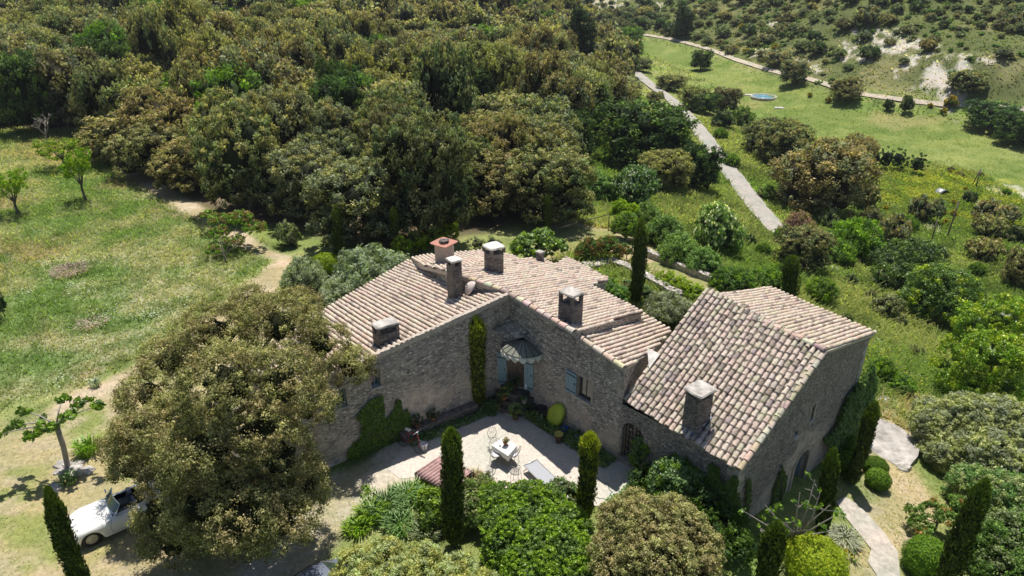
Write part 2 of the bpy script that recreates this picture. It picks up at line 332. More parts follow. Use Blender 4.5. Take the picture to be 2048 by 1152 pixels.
# pale marl outcrops on the far hill and small bare scars
for (px, py, r) in [(1765,80,3.4),(1790,92,3.),(1875,140,3.6),(1905,152,2.6),(1835,88,2.2),(1700,105,1.8),(1735,116,1.6),(1550,56,2.6),(1190,8,5),(1215,3,4),(1310,12,3.2),(1860,130,2.6),(1888,160,2.),(1630,140,1.4),(1560,120,1.3),(1515,108,1.4),(1595,128,1.4),(1935,122,1.4),(1970,122,1),(1820,120,1.3),(1985,385,.8),(2040,385,1.2),(1855,462,1.),(1775,415,.6),(1910,190,1.6)]:
    c = G(px, py); q = np.hypot((GX - c.x), (GY - c.y) * .55) + (n2 - .5) * r * 3.4 + (n4 - .5) * r * 2.2
    C = lerp(C, gr(.60, .55, .50) * (.7 + .45 * n4[..., None]), ss(-q, -r * .9, -r * .5) * .92)
GZ = GZ + (n2 - .5) * .25 * ss(GY, 46, 60) + (n4 - .5) * .05 * (1 - soft(Z_yard)) * ss(np.abs(GX), 3, 8)
ny, nx = GX.shape; idx = np.arange(nx * ny).reshape(ny, nx)
F = np.stack([idx[:-1, :-1], idx[:-1, 1:], idx[1:, 1:], idx[1:, :-1]], -1).reshape(-1, 4)
GRND = m_ground('meadow_ground')
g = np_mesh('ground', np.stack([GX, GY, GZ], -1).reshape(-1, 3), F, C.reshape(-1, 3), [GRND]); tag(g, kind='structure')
g.data.polygons.foreach_set('use_smooth', np.ones(len(F), bool))

def drape(name, P, mat, dz=.02, col=(1, 1, 1), kind='structure', step=.35, **kw):  # a polygon sheet following the ground
    P = np.asarray(P); x0, y0 = P.min(0); x1, y1 = P.max(0)
    bm = bmesh.new(); vs = [bm.verts.new((p[0], p[1], 0)) for p in P]; bm.faces.new(vs)
    for ax_, a0, a1 in ((0, x0, x1), (1, y0, y1)):
        n = int((a1 - a0) / step)
        for i in range(1, n):
            co = [0, 0, 0]; no = [0, 0, 0]; co[ax_] = a0 + (a1 - a0) * i / n; no[ax_] = 1
            bmesh.ops.bisect_plane(bm, geom=bm.verts[:] + bm.edges[:] + bm.faces[:], plane_co=co, plane_no=no)
    v = np.array([q.co[:] for q in bm.verts]); z = hz(v[:, 0], v[:, 1])
    for q, zz in zip(bm.verts, z): q.co.z = zz + dz
    me = D.meshes.new(name); bm.to_mesh(me); bm.free(); me.materials.append(mat)
    o = D.objects.new(name, me); COL.objects.link(o); return tag(o, kind=kind, **kw)
def strip(name, pts, w, mat, dz=.06, ns=8):                       # a road along px points, w metres wide
    P = [G(*p) for p in pts]; q = []
    for i in range(len(P) - 1):
        a = P[max(i - 1, 0)]; b = P[i]; c = P[i + 1]; d = P[min(i + 2, len(P) - 1)]
        for k in range(ns):
            t = k / ns; q.append(.5 * ((2 * b) + (c - a) * t + (2 * a - 5 * b + 4 * c - d) * t * t + (3 * b - a - 3 * c + d) * t**3))
    q.append(P[-1]); m = MB(); vs = []; nc = 6
    for i, p in enumerate(q):
        t = q[min(i + 1, len(q) - 1)] - q[max(i - 1, 0)]; n = Vector((-t.y, t.x, 0)).normalized()
        ww = w * (1 + .10 * math.sin(i * 1.7) * math.sin(i * .61))
        for j in range(nc + 1):
            s = (j / nc - .5) * ww; x, y = p.x + n.x * s, p.y + n.y * s
            vs.append((x, y, 0))
    A = np.array(vs); A[:, 2] = hz(A[:, 0], A[:, 1]) + dz + .13 * ss(A[:, 1], 46, 60)
    k = nc + 1
    m.add([tuple(a) for a in A], [(i * k + j, i * k + j + 1, (i + 1) * k + j + 1, (i + 1) * k + j) for i in range(len(q) - 1) for j in range(nc)], smooth=True)
    return m.build(name, mat, kind='structure')
ROADM = m_ground('worn_tarmac', False, (.40, .375, .35), (.68, 1.15), .4, 1.6)
TRKM = m_ground('white_track_gravel', False, (.50, .44, .36), (.6, 1.2), .4, 2)
GRAV = m_ground('courtyard_gravel', False, (.68, .62, .57), (.68, 1.12), .7, 7)
PATHM = m_ground('worn_stone_path', False, (.56, .51, .46), (.55, 1.2), .8, 3)
strip('road', [(1265,140),(1300,170),(1345,203),(1385,245),(1425,298),(1465,352),(1505,405),(1545,452),(1600,500),(1660,540)], 2.75, ROADM)
strip('track', [(1120,45),(1200,58),(1270,68),(1345,80),(1420,100),(1480,123),(1545,143),(1620,160),(1700,185),(1800,200),(1880,209),(1960,214),(2080,222)], 1.35, TRKM)
drape('courtyard', poly_px([(775,938),(800,905),(838,868),(900,828),(1008,787),(1060,812),(1110,842),(1180,872),(1240,903),(1300,935),(1290,960),(1262,985),(1230,1015),(1170,1010),(1120,992),(1060,985),(990,985),(940,968),(880,955),(830,955),(800,958)]), GRAV, .012, step=.8)
drape('stone_path', poly_px([(1672,1005),(1690,995),(1715,1010),(1745,1040),(1770,1070),(1795,1105),(1800,1160),(1800,1200),(1760,1200),(1752,1150),(1735,1125),(1742,1100),(1715,1065),(1690,1035)]), PATHM, .05, step=.5)
# ------------------------------------------------------------------ farmhouse
def plane3(a, b, d):                         # plane through a,b containing direction d
    n = (b - a).cross(d).normalized(); n = n if n.z > 0 else -n
    return a, n
def onp(pl, px, py):
    a, n = pl; d = Vector(ray(px, py)); o = Vector((0, 0, CH)); return o + d * ((a - o).dot(n) / d.dot(n))
def zat(pl, x, y): a, n = pl; return a.z - ((x - a.x) * n.x + (y - a.y) * n.y) / n.z
PAL_A = [(.61, .49, .41), (.63, .53, .44), (.58, .45, .37), (.62, .51, .42), (.54, .43, .37), (.59, .52, .45), (.58, .42, .34), (.38, .30, .27), (.60, .52, .40)]
PAL_C = [(.58, .47, .41), (.60, .51, .43), (.56, .44, .38), (.53, .49, .38), (.58, .47, .41), (.57, .50, .44), (.38, .31, .30), (.54, .49, .39), (.58, .44, .38), (.49, .42, .39), (.59, .51, .43)]
def tiles(m, poly, pl, down, sp=.236, ex=.36, pal=PAL_A, seed=0, r0=.098, dark=.04, soft=1):
    rg = random.Random(seed); a, n = pl
    s = Vector((down[0], down[1], 0)); s = (s - n * s.dot(n)).normalized(); r = n.cross(s).normalized(); o = poly[0]
    q = [((p - o).dot(r), (p - o).dot(s)) for p in poly]
    lo = min(p[0] for p in q); hi = max(p[0] for p in q); k = int((hi - lo) / sp) + 1; th = [math.pi * i / 6 for i in range(7)]
    def arch(rr, ss_, rad, up, fl=1, tilt=0, nn=th):
        return [o + r * (rr + rad * math.cos(t)) + s * ss_ + n * (up + fl * rad * math.sin(t) * .98) for t in nn]
    for i in range(k):
        rr = lo + (i + .5) * sp
        for half in (0, 1):
            x = rr + (sp / 2 if half else 0); cs = []
            for j in range(len(q)):
                (x0, y0), (x1, y1) = q[j - 1], q[j]
                if (x0 > x) != (x1 > x): cs.append(y0 + (y1 - y0) * (x - x0) / (x1 - x0))
            cs.sort()
            for c0, c1 in zip(cs[::2], cs[1::2]):
                wob = rg.uniform(-.05, .06); e = c1 + wob + (0 if half else .06); sag = .02 * math.sin(x * .9 + seed); ph = rg.uniform(0, 6)
                while e > c0 + .05:
                    st = max(e - ex * rg.uniform(.93, 1.07), c0 - .05); jx = rg.gauss(0, .007) + .012 * math.sin(ph + e * .5)
                    wp_ = o + r * x + s * e; gz_ = .5 + .5 * math.sin(wp_.x * 1.3 + 2 * math.sin(wp_.y * .9 + seed)) * math.cos(wp_.y * 1.1 + seed)
                    base = rg.choice(pal if rg.random() < .45 else (pal[3:5] + pal[:1] if gz_ > .55 else pal[:3] + pal[-1:])); v = rg.uniform(.9, 1.05) if soft else rg.uniform(.84, 1.08); col = tuple(c * v for c in base)
                    if rg.random() < dark: col = tuple(c * .55 for c in col)
                    if half:
                        vs = arch(x + jx, e, r0 * .85, .075, -1, nn=th[::2]) + arch(x + jx, st - .03, r0 * .8, .09, -1, nn=th[::2])
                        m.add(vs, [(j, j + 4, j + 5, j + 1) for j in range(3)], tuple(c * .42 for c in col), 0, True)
                    else:
                        ra = r0 * .92 * rg.uniform(.95, 1.06); up = .065 + rg.uniform(-.005, .009) + sag * math.sin(e * .8 + x * .3)
                        A = arch(x + jx, e, ra, up); B = arch(x + jx + rg.gauss(0, .004), st - .05, ra * (.87 if soft else .80), up - (.018 if soft else .03))
                        I = arch(x + jx, e + .001, ra - .018, up)
                        m.add(A + B, [(j, j + 1, j + 8, j + 7) for j in range(6)], col, 0, True)
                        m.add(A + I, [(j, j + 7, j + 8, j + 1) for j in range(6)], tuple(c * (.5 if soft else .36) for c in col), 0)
                    e = st
def slab(m, poly, pl, th=.10, mi=1):
    a, n = pl; k = len(poly); vs = [p + n * .012 for p in poly] + [p - n * th for p in poly]
    m.add(vs, [tuple(range(k)), tuple(range(k, 2 * k))[::-1]] + [(i, (i + 1) % k, k + (i + 1) % k, k + i) for i in range(k)], (.45, .35, .28), mi)
def ridge(m, p0, p1, rad=.12, ln=.40, pal=PAL_A, seed=1, up=.03):
    rg = random.Random(seed); d = (p1 - p0); n = max(1, int(d.length / ln)); t = d.normalized(); sx = Vector((t.y, -t.x, 0)).normalized(); z = sx.cross(t); z = z if z.z > 0 else -z
    for i in range(n):
        a = p0 + d * (i / n) - t * .05; b = p0 + d * ((i + 1) / n); col = tuple(c * rg.uniform(.85, 1.08) for c in rg.choice(pal))
        ra = rad * rg.uniform(.95, 1.05)
        A = [b + sx * ra * math.cos(q) + z * (ra * .85 * math.sin(q) + up + .02) for q in [math.pi * k / 7 for k in range(8)]]
        B = [a + sx * ra * .80 * math.cos(q) + z * (ra * .66 * math.sin(q) + up) for q in [math.pi * k / 7 for k in range(8)]]
        I = [b + sx * (ra - .035) * math.cos(q) + z * ((ra - .035) * .85 * math.sin(q) + up + .015) for q in [math.pi * k / 7 for k in range(8)]]
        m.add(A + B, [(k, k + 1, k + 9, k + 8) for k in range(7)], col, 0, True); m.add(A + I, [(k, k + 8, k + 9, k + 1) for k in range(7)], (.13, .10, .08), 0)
def wpt(a, b, px, py):                       # (u, z) on the vertical plane a-b under a pixel
    a = Vector(a); b = Vector(b); t = (b - a).normalized(); n = Vector((t.y, -t.x)); d = ray(px, py)
    k = (a.x * n.x + a.y * n.y) / (d[0] * n.x + d[1] * n.y); p = Vector((d[0] * k, d[1] * k)); return (p - a).dot(t), CH + d[2] * k
def wxyz(a, b, u, z, out=0):
    a = Vector(a); b = Vector(b); t = (b - a).normalized(); n = Vector((-t.y, t.x)); p = a + t * u - n * out; return Vector((p.x, p.y, z))
def arch_hole(u0, u1, z0, zs, rise, n=9):
    c = (u0 + u1) / 2; w = (u1 - u0) / 2
    return [(u0, z0), (u1, z0)] + [(c + w * math.cos(math.pi * k / n), zs + rise * math.sin(math.pi * k / n)) for k in range(n + 1)]
def wall(m, a, b, z0, za, zb, holes=(), dep=.3, mi=0, mi2=0, flip=False, mid=None):   # outside lies on the right of a->b
    LN = (Vector(b) - Vector(a)).length
    bm = bmesh.new(); loops = [[(0, z0), (LN, z0), (LN, zb)] + ([mid] if mid else []) + [(0, za)]] + [list(h) for h in holes]; es = []
    for lp in loops:
        vs = [bm.verts.new(wxyz(a, b, u, z)) for u, z in lp]
        es += [bm.edges.new((vs[i], vs[(i + 1) % len(vs)])) for i in range(len(vs))]
    bmesh.ops.triangle_fill(bm, edges=es, use_beauty=True, use_dissolve=False)
    bm.verts.index_update(); m.add([v.co[:] for v in bm.verts], [[v.index for v in f.verts] for f in bm.faces], m=mi); bm.free()
    for h in holes:
        k = len(h); vs = [wxyz(a, b, u, z) for u, z in h] + [wxyz(a, b, u, z, -dep) for u, z in h]
        m.add(vs, [(i, (i + 1) % k, k + (i + 1) % k, k + i) for i in range(k)], m=mi2)
    return LN

K = at(1020, 590, 5.35); aD = Vector((-.826, -.564, 0)); nA = Vector((-.564, .826, 0))
A2 = at(748, 715, 4.5); plA = plane3(K, A2, Vector((nA.x, nA.y, -.21)))
Lw = K + (A2 - K).normalized() * 10.4
k2 = (K.x, K.y)
Bt = at(1250, 738, 4.55); plB = plane3(K, Bt + Vector((0, 0, .70)), Vector((.66, .75, -.265)))
plB2 = plane3(Bt, at(1152, 668, 4.98), Vector((.66, .75, -.30)))
e0, e1 = at(1250, 800, 3.05), at(1480, 940, 3.0); r0, r1 = at(1410, 590, 5.75), at(1650, 705, 5.75); g0, g1 = at(1540, 578, 3.85), at(1750, 668, 3.85)
L2 = (Lw.x, Lw.y)
house = empty('stone_farmhouse', (K.x, K.y, 0), label='L-shaped rubble stone farmhouse with pale clay tile roofs around the courtyard', cat='farmhouse')
house.location = (0, 0, 0)
# roofs
A_px = [(820, 521), (655, 620), (560, 677), (480, 724)]
PA = [K + Vector((0, 0, 0)), Lw] + [onp(plA, 475, 728)] + [onp(plA, *p) for p in A_px[1:2]] + [onp(plA, 820, 521), onp(plA, 845, 534), onp(plA, 905, 553), onp(plA, 985, 583)]
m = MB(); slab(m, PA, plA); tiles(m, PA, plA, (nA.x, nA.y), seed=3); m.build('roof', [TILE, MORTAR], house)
PB = [K, onp(plB, 1152, 667)] + [onp(plB, *p) for p in [(1283, 627), (1181, 574), (1217, 560), (1132, 518), (1106, 532), (1080, 518), (1040, 521), (1012, 510), (908, 548), (985, 575)]]
D0, D1, D2 = onp(plA, 842, 532) + Vector((0, 0, .22)), onp(plB, 908, 548), onp(plB, 1012, 510)
plD = (D1, (D0 - D1).cross(D2 - D1).normalized()); plD = (D1, plD[1] if plD[1].z > 0 else -plD[1])
m = MB(); slab(m, PB, plB, .16); tiles(m, PB, plB, (.66, .75), seed=5)
dD = plD[1].xy.normalized(); PD = [D1, D2] + [onp(plD, *p) for p in [(965, 503), (850, 513), (822, 519), (842, 532)]]
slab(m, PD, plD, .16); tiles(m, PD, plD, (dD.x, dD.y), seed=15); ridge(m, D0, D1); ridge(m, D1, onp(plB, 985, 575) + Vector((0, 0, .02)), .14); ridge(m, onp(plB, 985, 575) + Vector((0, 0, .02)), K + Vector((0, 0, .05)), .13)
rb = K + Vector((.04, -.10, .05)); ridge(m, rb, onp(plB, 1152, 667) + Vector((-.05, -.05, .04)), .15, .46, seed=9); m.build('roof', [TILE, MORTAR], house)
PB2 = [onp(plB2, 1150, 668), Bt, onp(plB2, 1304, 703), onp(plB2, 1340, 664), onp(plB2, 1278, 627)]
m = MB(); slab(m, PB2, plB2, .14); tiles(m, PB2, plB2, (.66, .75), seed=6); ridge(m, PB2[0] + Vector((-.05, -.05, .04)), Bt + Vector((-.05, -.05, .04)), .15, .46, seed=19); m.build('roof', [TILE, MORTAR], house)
# coping of the left wing wall
m = MB(); seg = 26; prev = None; rg = random.Random(2)
for i in range(seg + 1):
    p = K.lerp(Lw, i / seg); w = .15 + rg.uniform(-.02, .03); h = .16 + rg.uniform(-.015, .02)
    q = [p - nA * .07 - Vector((0, 0, .12)), p - nA * .07 + Vector((0, 0, h - .05)), p + nA * w * .4 + Vector((0, 0, h)), p + nA * (w + .05) + Vector((0, 0, .06))]
    if prev: m.add(prev + q, [(j, j + 1, j + 5, j + 4) for j in range(3)], smooth=False)
    prev = q
m.build('coping', MORTAR, house)
# walls
m = MB(); TH = .06
def hbox(a, b, x0, y0, x1, y1):              # rectangular hole between two pixels
    u0, z1 = wpt(a, b, x0, y0); u1, z0 = wpt(a, b, x1, y1); return u0, u1, z0, z1
def rect(u0, u1, z0, z1): return [(u0, z0), (u1, z0), (u1, z1), (u0, z1)]
wlen = (K - Lw).length
a_, b_ = L2, k2                              # wall A runs left to right, outside towards the yard
hA = []
for (px, py, w, h) in [(683, 797, .42, .85), (751, 757, .42, .85)]:
    u, z = wpt(a_, b_, px, py); hA.append((u - w / 2, u + w / 2, z - h / 2, z + h / 2))
u, z = wpt(a_, b_, 992, 637); hA.append((u - .22, u + .22, z - .55, z + .5))
chA = 1.25; LA = (Vector(k2) - Vector(L2)).length
wall(m, a_, b_, -.3, Lw.z - TH, K.z - TH, [rect(*h) for h in hA], .28)
bt2 = (Bt.x, Bt.y); LB = (Vector(bt2) - Vector(k2)).length
us, zs = wpt(k2, bt2, 1169, 779); hB = (us - .38, us + .38, zs - .55, zs + .55)
stepu = wpt(k2, bt2, 1152, 667)[0]; zK2 = zat(plB2, *wxyz(k2, bt2, stepu, 0)[:2])
bm_len = LB
wall(m, k2, bt2, -.3, K.z - TH, Bt.z - TH, [rect(*hB)], .25, mid=(stepu + .01, onp(plB, 1152, 667).z - TH))
# return wall at the end of the low roof, and closing walls at the back
ret = onp(plB2, 1320, 690); far2 = onp(plB2, 1338, 662)
wall(m, bt2, (far2.x, far2.y), -.3, Bt.z - TH, far2.z - TH)
ins = lambda p: (p.x, p.y)
bk = [(plB, p) for p in [(1283, 627), (1181, 574), (1217, 560), (1132, 518), (1040, 521), (1012, 510)]] + [(plD, p) for p in [(965, 503), (850, 513), (826, 520)]]
bk = [(l, onp(l, *p) - Vector((.56, .83, 0)) * .35) for l, p in bk]
q = [far2] + [Vector((p.x, p.y, zat(l, p.x, p.y))) for l, p in bk]
for i in range(len(q) - 1): wall(m, ins(q[i]), ins(q[i + 1]), -.8, q[i].z - .16, q[i + 1].z - .16)
qa = [q[-1]] + [Vector((p.x - nA.x * .35, p.y - nA.y * .35, 0)) for p in (PA[4], PA[3], PA[2])] + [Lw]
qa = [qa[0]] + [Vector((p.x, p.y, zat(plA, p.x, p.y))) for p in qa[1:]]
for i in range(len(qa) - 1): wall(m, ins(qa[i]), ins(qa[i + 1]), -.6, (qa[i].z if i else qa[1].z) - .12, qa[i + 1].z - .12)
# upstand between the two roofs and below the hip
def tri_wall(p, qq, dz0, dz1): m.add([p, qq, qq - Vector((0, 0, dz1)), p - Vector((0, 0, dz0))], [(0, 1, 2, 3)])
h0, h1, h2 = D1, onp(plB, 985, 575), K
for p, qq in ((D0, h0), (h0, h1), (h1, h2)):
    zz = lambda s: max(.05, s.z - zat(plA, s.x, s.y) + .1)
    tri_wall(p + Vector((0, 0, .05)), qq + Vector((0, 0, .05)), zz(p), zz(qq))
s0, s1 = onp(plB, 1152, 667), onp(plB, 1283, 627); tri_wall(s0, s1, .36, .5)
# diagonal corner with the main door
cA = wxyz(a_, b_, LA - .8, 0); cB = wxyz(k2, bt2, 1.7, 0); ca, cb = (cA.x, cA.y), (cB.x, cB.y); LC = (Vector(cb) - Vector(ca)).length
dz = .96
doorh = arch_hole(LC / 2 - .42, LC / 2 + .42, dz, dz + 1.75, .32)
wall(m, ca, cb, -.2, 3.75, 3.75, [doorh], .22)
m.add([wxyz(ca, cb, 0, 3.75), wxyz(ca, cb, LC, 3.75), Vector((K.x, K.y, 4.1))], [(0, 1, 2)])
hw = m.build('wall', STONE, house)
SURR = m_plain('worn_surround', (.42, .36, .31), .9, var=.4, sc=8)
# window fittings
def window(parent, a, b, h, bars=1, frame=SHUT, dep=.2, sill=True, mat=GLASS):
    u0, u1, z0, z1 = h; f = MB(); c = .045
    def bar(ua, ub, za, zb, o=0, t=.05):
        ps = [wxyz(a, b, uu, zz, -dep + oo) for oo in (o, o + t) for uu, zz in ((ua, za), (ub, za), (ub, zb), (ua, zb))]
        f.add(ps, [(0, 1, 2, 3), (7, 6, 5, 4), (0, 4, 5, 1), (1, 5, 6, 2), (2, 6, 7, 3), (3, 7, 4, 0)])
    bar(u0, u0 + c, z0, z1); bar(u1 - c, u1, z0, z1); bar(u0 + c, u1 - c, z1 - c, z1); bar(u0 + c, u1 - c, z0, z0 + c)
    if bars: bar((u0 + u1) / 2 - .018, (u0 + u1) / 2 + .018, z0 + c, z1 - c, .005, .04)
    w = f.build('window', frame, parent)
    g_ = MB(); g_.add([wxyz(a, b, uu, zz, -dep + .02) for uu, zz in rect(u0 + c, u1 - c, z0 + c, z1 - c)], [(0, 1, 2, 3)]); g_.build('pane', mat, w)
    if sill:
        s_ = MB(); ps = [wxyz(a, b, uu, zz, oo) for oo in (-dep, .06) for uu, zz in ((u0 - .08, z0 - .09), (u1 + .08, z0 - .09), (u1 + .08, z0 + .003), (u0 - .08, z0 + .003))]
        s_.add(ps, [(0, 1, 2, 3), (7, 6, 5, 4), (0, 4, 5, 1), (1, 5, 6, 2), (2, 6, 7, 3), (3, 7, 4, 0)]); s_.build('sill', SLAB, w)
        ps = MB()
        for ua, ub in ((u0 - .13, u0), (u1, u1 + .13)):
            q_ = [wxyz(a, b, uu, zz, oo) for oo in (-.02, .015) for uu, zz in ((ua, z0), (ub, z0), (ub, z1 + .02), (ua, z1 + .02))]
            ps.add(q_, [(0, 1, 2, 3), (7, 6, 5, 4), (0, 4, 5, 1), (1, 5, 6, 2), (2, 6, 7, 3), (3, 7, 4, 0)])
        q_ = [wxyz(a, b, uu, zz, oo) for oo in (-.02, .018) for uu, zz in ((u0 - .16, z1 + .02), (u1 + .16, z1 + .02), (u1 + .16, z1 + .16), (u0 - .16, z1 + .16))]
        ps.add(q_, [(0, 1, 2, 3), (7, 6, 5, 4), (0, 4, 5, 1), (1, 5, 6, 2), (2, 6, 7, 3), (3, 7, 4, 0)])
        ps.build('stone_surround', SURR, w)
    return w
for h in hA[:2]: window(house, a_, b_, h)
def obox(m_, a, b, u0, u1, z0, z1, o0, o1, mi=0, col=(1, 1, 1)):     # box on a wall, o = metres outwards
    ps = [wxyz(a, b, uu, zz, oo) for oo in (o0, o1) for uu, zz in ((u0, z0), (u1, z0), (u1, z1), (u0, z1))]
    m_.add(ps, [(0, 3, 2, 1), (4, 5, 6, 7), (0, 1, 5, 4), (1, 2, 6, 5), (2, 3, 7, 6), (3, 0, 4, 7)], col, mi)
# blocked opening near the corner
m = MB(); u0, u1, z0, z1 = hA[2]; obox(m, a_, b_, u0, u1, z0, z1, -.27, -.10); m.build('blocked_window', STONE, house)
window(house, k2, bt2, hB, 1, WOODD, .16, True)
def shutter(parent, a, b, u0, u1, z0, z1, o=.05, planks=4, arched=0, tilt=0):
    m_ = MB(); w = (u1 - u0) / planks
    for i in range(planks):
        zt = z1 + (arched * math.sin(math.pi * .5 * (i + .5) / planks) if arched > 0 else (-arched) * math.sin(math.pi * .5 * (planks - i - .5) / planks) if arched < 0 else 0)
        obox(m_, a, b, u0 + i * w + .004, u0 + (i + 1) * w - .004, z0, zt, o, o + .03)
    s = m_.build('shutter', SHUT, parent); h_ = MB()
    for zz in (z0 + .14, z1 - .14): h_ = MB(); obox(h_, a, b, u0 - .01, u1 + .01, zz - .02, zz + .02, o + .03, o + .042); h_.build('hinge_strap', IRON, s)
    h_ = MB(); obox(h_, a, b, u1 - .1, u1 - .06, (z0 + z1) / 2, (z0 + z1) / 2 + .1, o + .03, o + .06); h_.build('latch', IRON, s); return s
us0 = wpt(k2, bt2, 1134, 760)[0]; shutter(house, k2, bt2, us0, hB[0] - .03, hB[2] + .02, hB[3] - .0)
# main door, its shutters folded back, threshold steps
m = MB(); u0, u1 = LC / 2 - .42, LC / 2 + .42
for i in range(5): obox(m, ca, cb, u0 + i * .168, u0 + (i + 1) * .168 - .006, dz, dz + 1.98, -.2, -.16)
d_ = m.build('door', WOODD, house); m = MB(); m.lathe([(.03, 0), (.035, .03), (.01, .05)], wxyz(ca, cb, u1 - .1, dz + 1, -.14)); m.build('handle', IRON, d_)
shutter(house, ca, cb, u0 - .47, u0 - .03, dz + .02, dz + 1.62, .03, 3, .3); shutter(house, ca, cb, u1 + .03, u1 + .47, dz + .02, dz + 1.62, .03, 3, -.3)
m = MB(); cc = (Vector(ca) + Vector(cb)) / 2; nn = Vector((-(cb[1] - ca[1]), cb[0] - ca[0])).normalized() * -1; tt = (Vector(cb) - Vector(ca)).normalized()
for k, (rad, zt) in enumerate([(1.02, .34), (.84, .64), (.66, .94)]):
    pl_ = [(cc + tt * rad * math.cos(t) * 1.1 + nn * rad * math.sin(t)) for t in [math.pi * j / 16 for j in range(17)]]
    m.prism([(p.x, p.y) for p in pl_], -.1 if not k else (.34, .64)[k - 1] - .02, zt)
m.build('doorstep', m_stone('dark_stone', (.2, .18, .16), (.07, .07, .065), (.11, .1, .09), sc=5), house)  # steps in a darker stone than the walls
# fan canopy of pale panes over the door
m = MB(); cq = cc + tt * .38; c0 = Vector((cq.x, cq.y, 3.72)) + Vector((nn.x, nn.y, 0)) * .03; ng = 9; rad = 1.0; pts = []
for j in range(ng + 1):
    t = math.pi * j / ng; e_ = cq + tt * rad * math.cos(t) + nn * (rad * .9 * math.sin(t) + .03); pts.append(Vector((e_.x, e_.y, 3.22)))
for j in range(ng): m.add([c0, pts[j], pts[j + 1]], [(0, 1, 2)])
cn = m.build('canopy', m_plain('canopy_sheet', (.21, .22, .18), .3, 0, .15, 5), house); m = MB()
for p in pts: m.tube([c0 + Vector((0, 0, .012)), p + Vector((0, 0, .012))], .014, 5)
m.tube([p + Vector((0, 0, .012)) for p in pts], .014, 5); m.build('rib', IRON, cn)
m = MB()
for j in range(ng):
    a0, b0 = pts[j], pts[j + 1]; o_ = (Vector(((a0 + b0) / 2).xy) - cq).normalized() * .08
    sc_ = [a0 + (b0 - a0) * (i / 6) + Vector((o_.x, o_.y, -.10 - .16 * math.sin(math.pi * i / 6))) for i in range(7)]
    m.add([a0, b0] + sc_[::-1], [tuple(range(9))])
m.build('valance', m_plain('cream_valance', (.62, .62, .52), .5, 0, .1), cn)
# chimneys
def chimney(parent, pl, px, py, w, d, h, rz, capm=SLAB, vents=True, oval=False, capk='slab', capw=.035, hg=.34, flash=True, stone=STONEK, drop=.35):
    b = onp(pl, px, py); rot = Matrix.Rotation(rz, 3, 'Z'); m_ = MB(); zb = b.z - drop; zt = b.z + h
    if oval:
        pr_ = [(w / 2 * math.copysign(abs(math.cos(t))**.6, math.cos(t)), d / 2 * math.copysign(abs(math.sin(t))**.6, math.sin(t))) for t in [2 * math.pi * k / 16 for k in range(16)]]
    else: pr_ = [(-w / 2, -d / 2), (w / 2, -d / 2), (w / 2, d / 2), (-w / 2, d / 2)]
    T = lambda x, y, s=1: (b.x + (rot @ Vector((x * s, y * s, 0))).x, b.y + (rot @ Vector((x * s, y * s, 0))).y)
    m_.prism([T(*p) for p in pr_], zb, zt)
    if vents:
        for sx in (-1, 1):
            for sy in (-1, 1): m_.prism([T(sx * (w / 2 - .07) + x, sy * (d / 2 - .07) + y) for x, y in ((-.07, -.07), (.07, -.07), (.07, .07), (-.07, .07))], zt - .005, zt + hg)
        m_.prism([T(x, y, .45) for x, y in pr_], zt - .004, zt + .06)
        zt += hg
    c = m_.build('chimney', stone, parent, bevel=.015)
    k_ = MB(); n_ = 14; out = []
    for j in range(n_ * 2):
        t = 2 * math.pi * j / (n_ * 2); e = .18 if not oval else .5
        out.append((math.copysign(abs(math.cos(t))**e, math.cos(t)) * (w / 2 + capw) * random.uniform(.97, 1.03), math.copysign(abs(math.sin(t))**e, math.sin(t)) * (d / 2 + capw) * random.uniform(.97, 1.03)))
    nv = len(out); th = .05 if capk == 'slab' else .045
    rise = [random.uniform(-.012, .012) for _ in out]
    k_.prism([T(*p) for p in out], zt, [zt + th + r_ for r_ in rise])
    if capk == 'slab': k_.prism([T(*p, .93) for p in out], zt + th - .002, [zt + th + .03 + r_ for r_ in rise])
    cp = k_.build('chimney_cap', capm, c)
    if flash:
        f_ = MB(); a_n = pl[1]
        f_.prism([T(*p, 1 + .11 / w) for p in pr_], b.z - .32, [zat(pl, *T(*p, 1 + .11 / w)) + .12 for p in pr_]); f_.build('flashing', LEAD, c)
    return c, cp, Vector((b.x, b.y, zt + th))
rA = math.atan2(.564, .826); rB = math.atan2(bt2[1] - k2[1], bt2[0] - k2[0])
WCAP = m_plain('whitewashed_cap', (.66, .63, .58), .85, var=.35, sc=5, bmp=.01); TCAP = m_plain('terracotta_sheet', (.42, .2, .15), .8, var=.2)
chimney(house, plA, 774, 686, .98, .58, .62, rA, hg=.3)
chimney(house, plB, 909, 556, .5, .56, .70, rA, capm=WCAP, hg=.2, drop=1.3, flash=False)
_, cp3, top3 = chimney(house, plD, 890, 528, .72, .72, 1.2, rA + .35, vents=False, capm=TCAP, capk='sheet', capw=.18, stone=m_plain('rendered_block', (.5, .41, .35), .9, var=.25, sc=9, bmp=.01))
m = MB()
for k in range(9):
    t = k * 2.4; c_ = top3 + Vector((.16 * math.cos(t), .2 * math.sin(t), .05 + .03 * (k % 3))); m.lathe([(.02, -.06), (.1, -.03), (.12, .02), (.06, .06), (.01, .07)], c_, 7)
m.build('weight_stone', STONEK, cp3.parent)
chimney(house, plB, 988, 545, .84, .84, 1.12, rA, capm=WCAP, oval=True, capw=.03, hg=.26)
chimney(house, plB, 1140, 644, .80, .66, .98, rB, hg=.40, capm=SLAB)
chimney(house, plB, 1080, 524, .34, .3, .42, rB, hg=.14, flash=False, capw=.04)
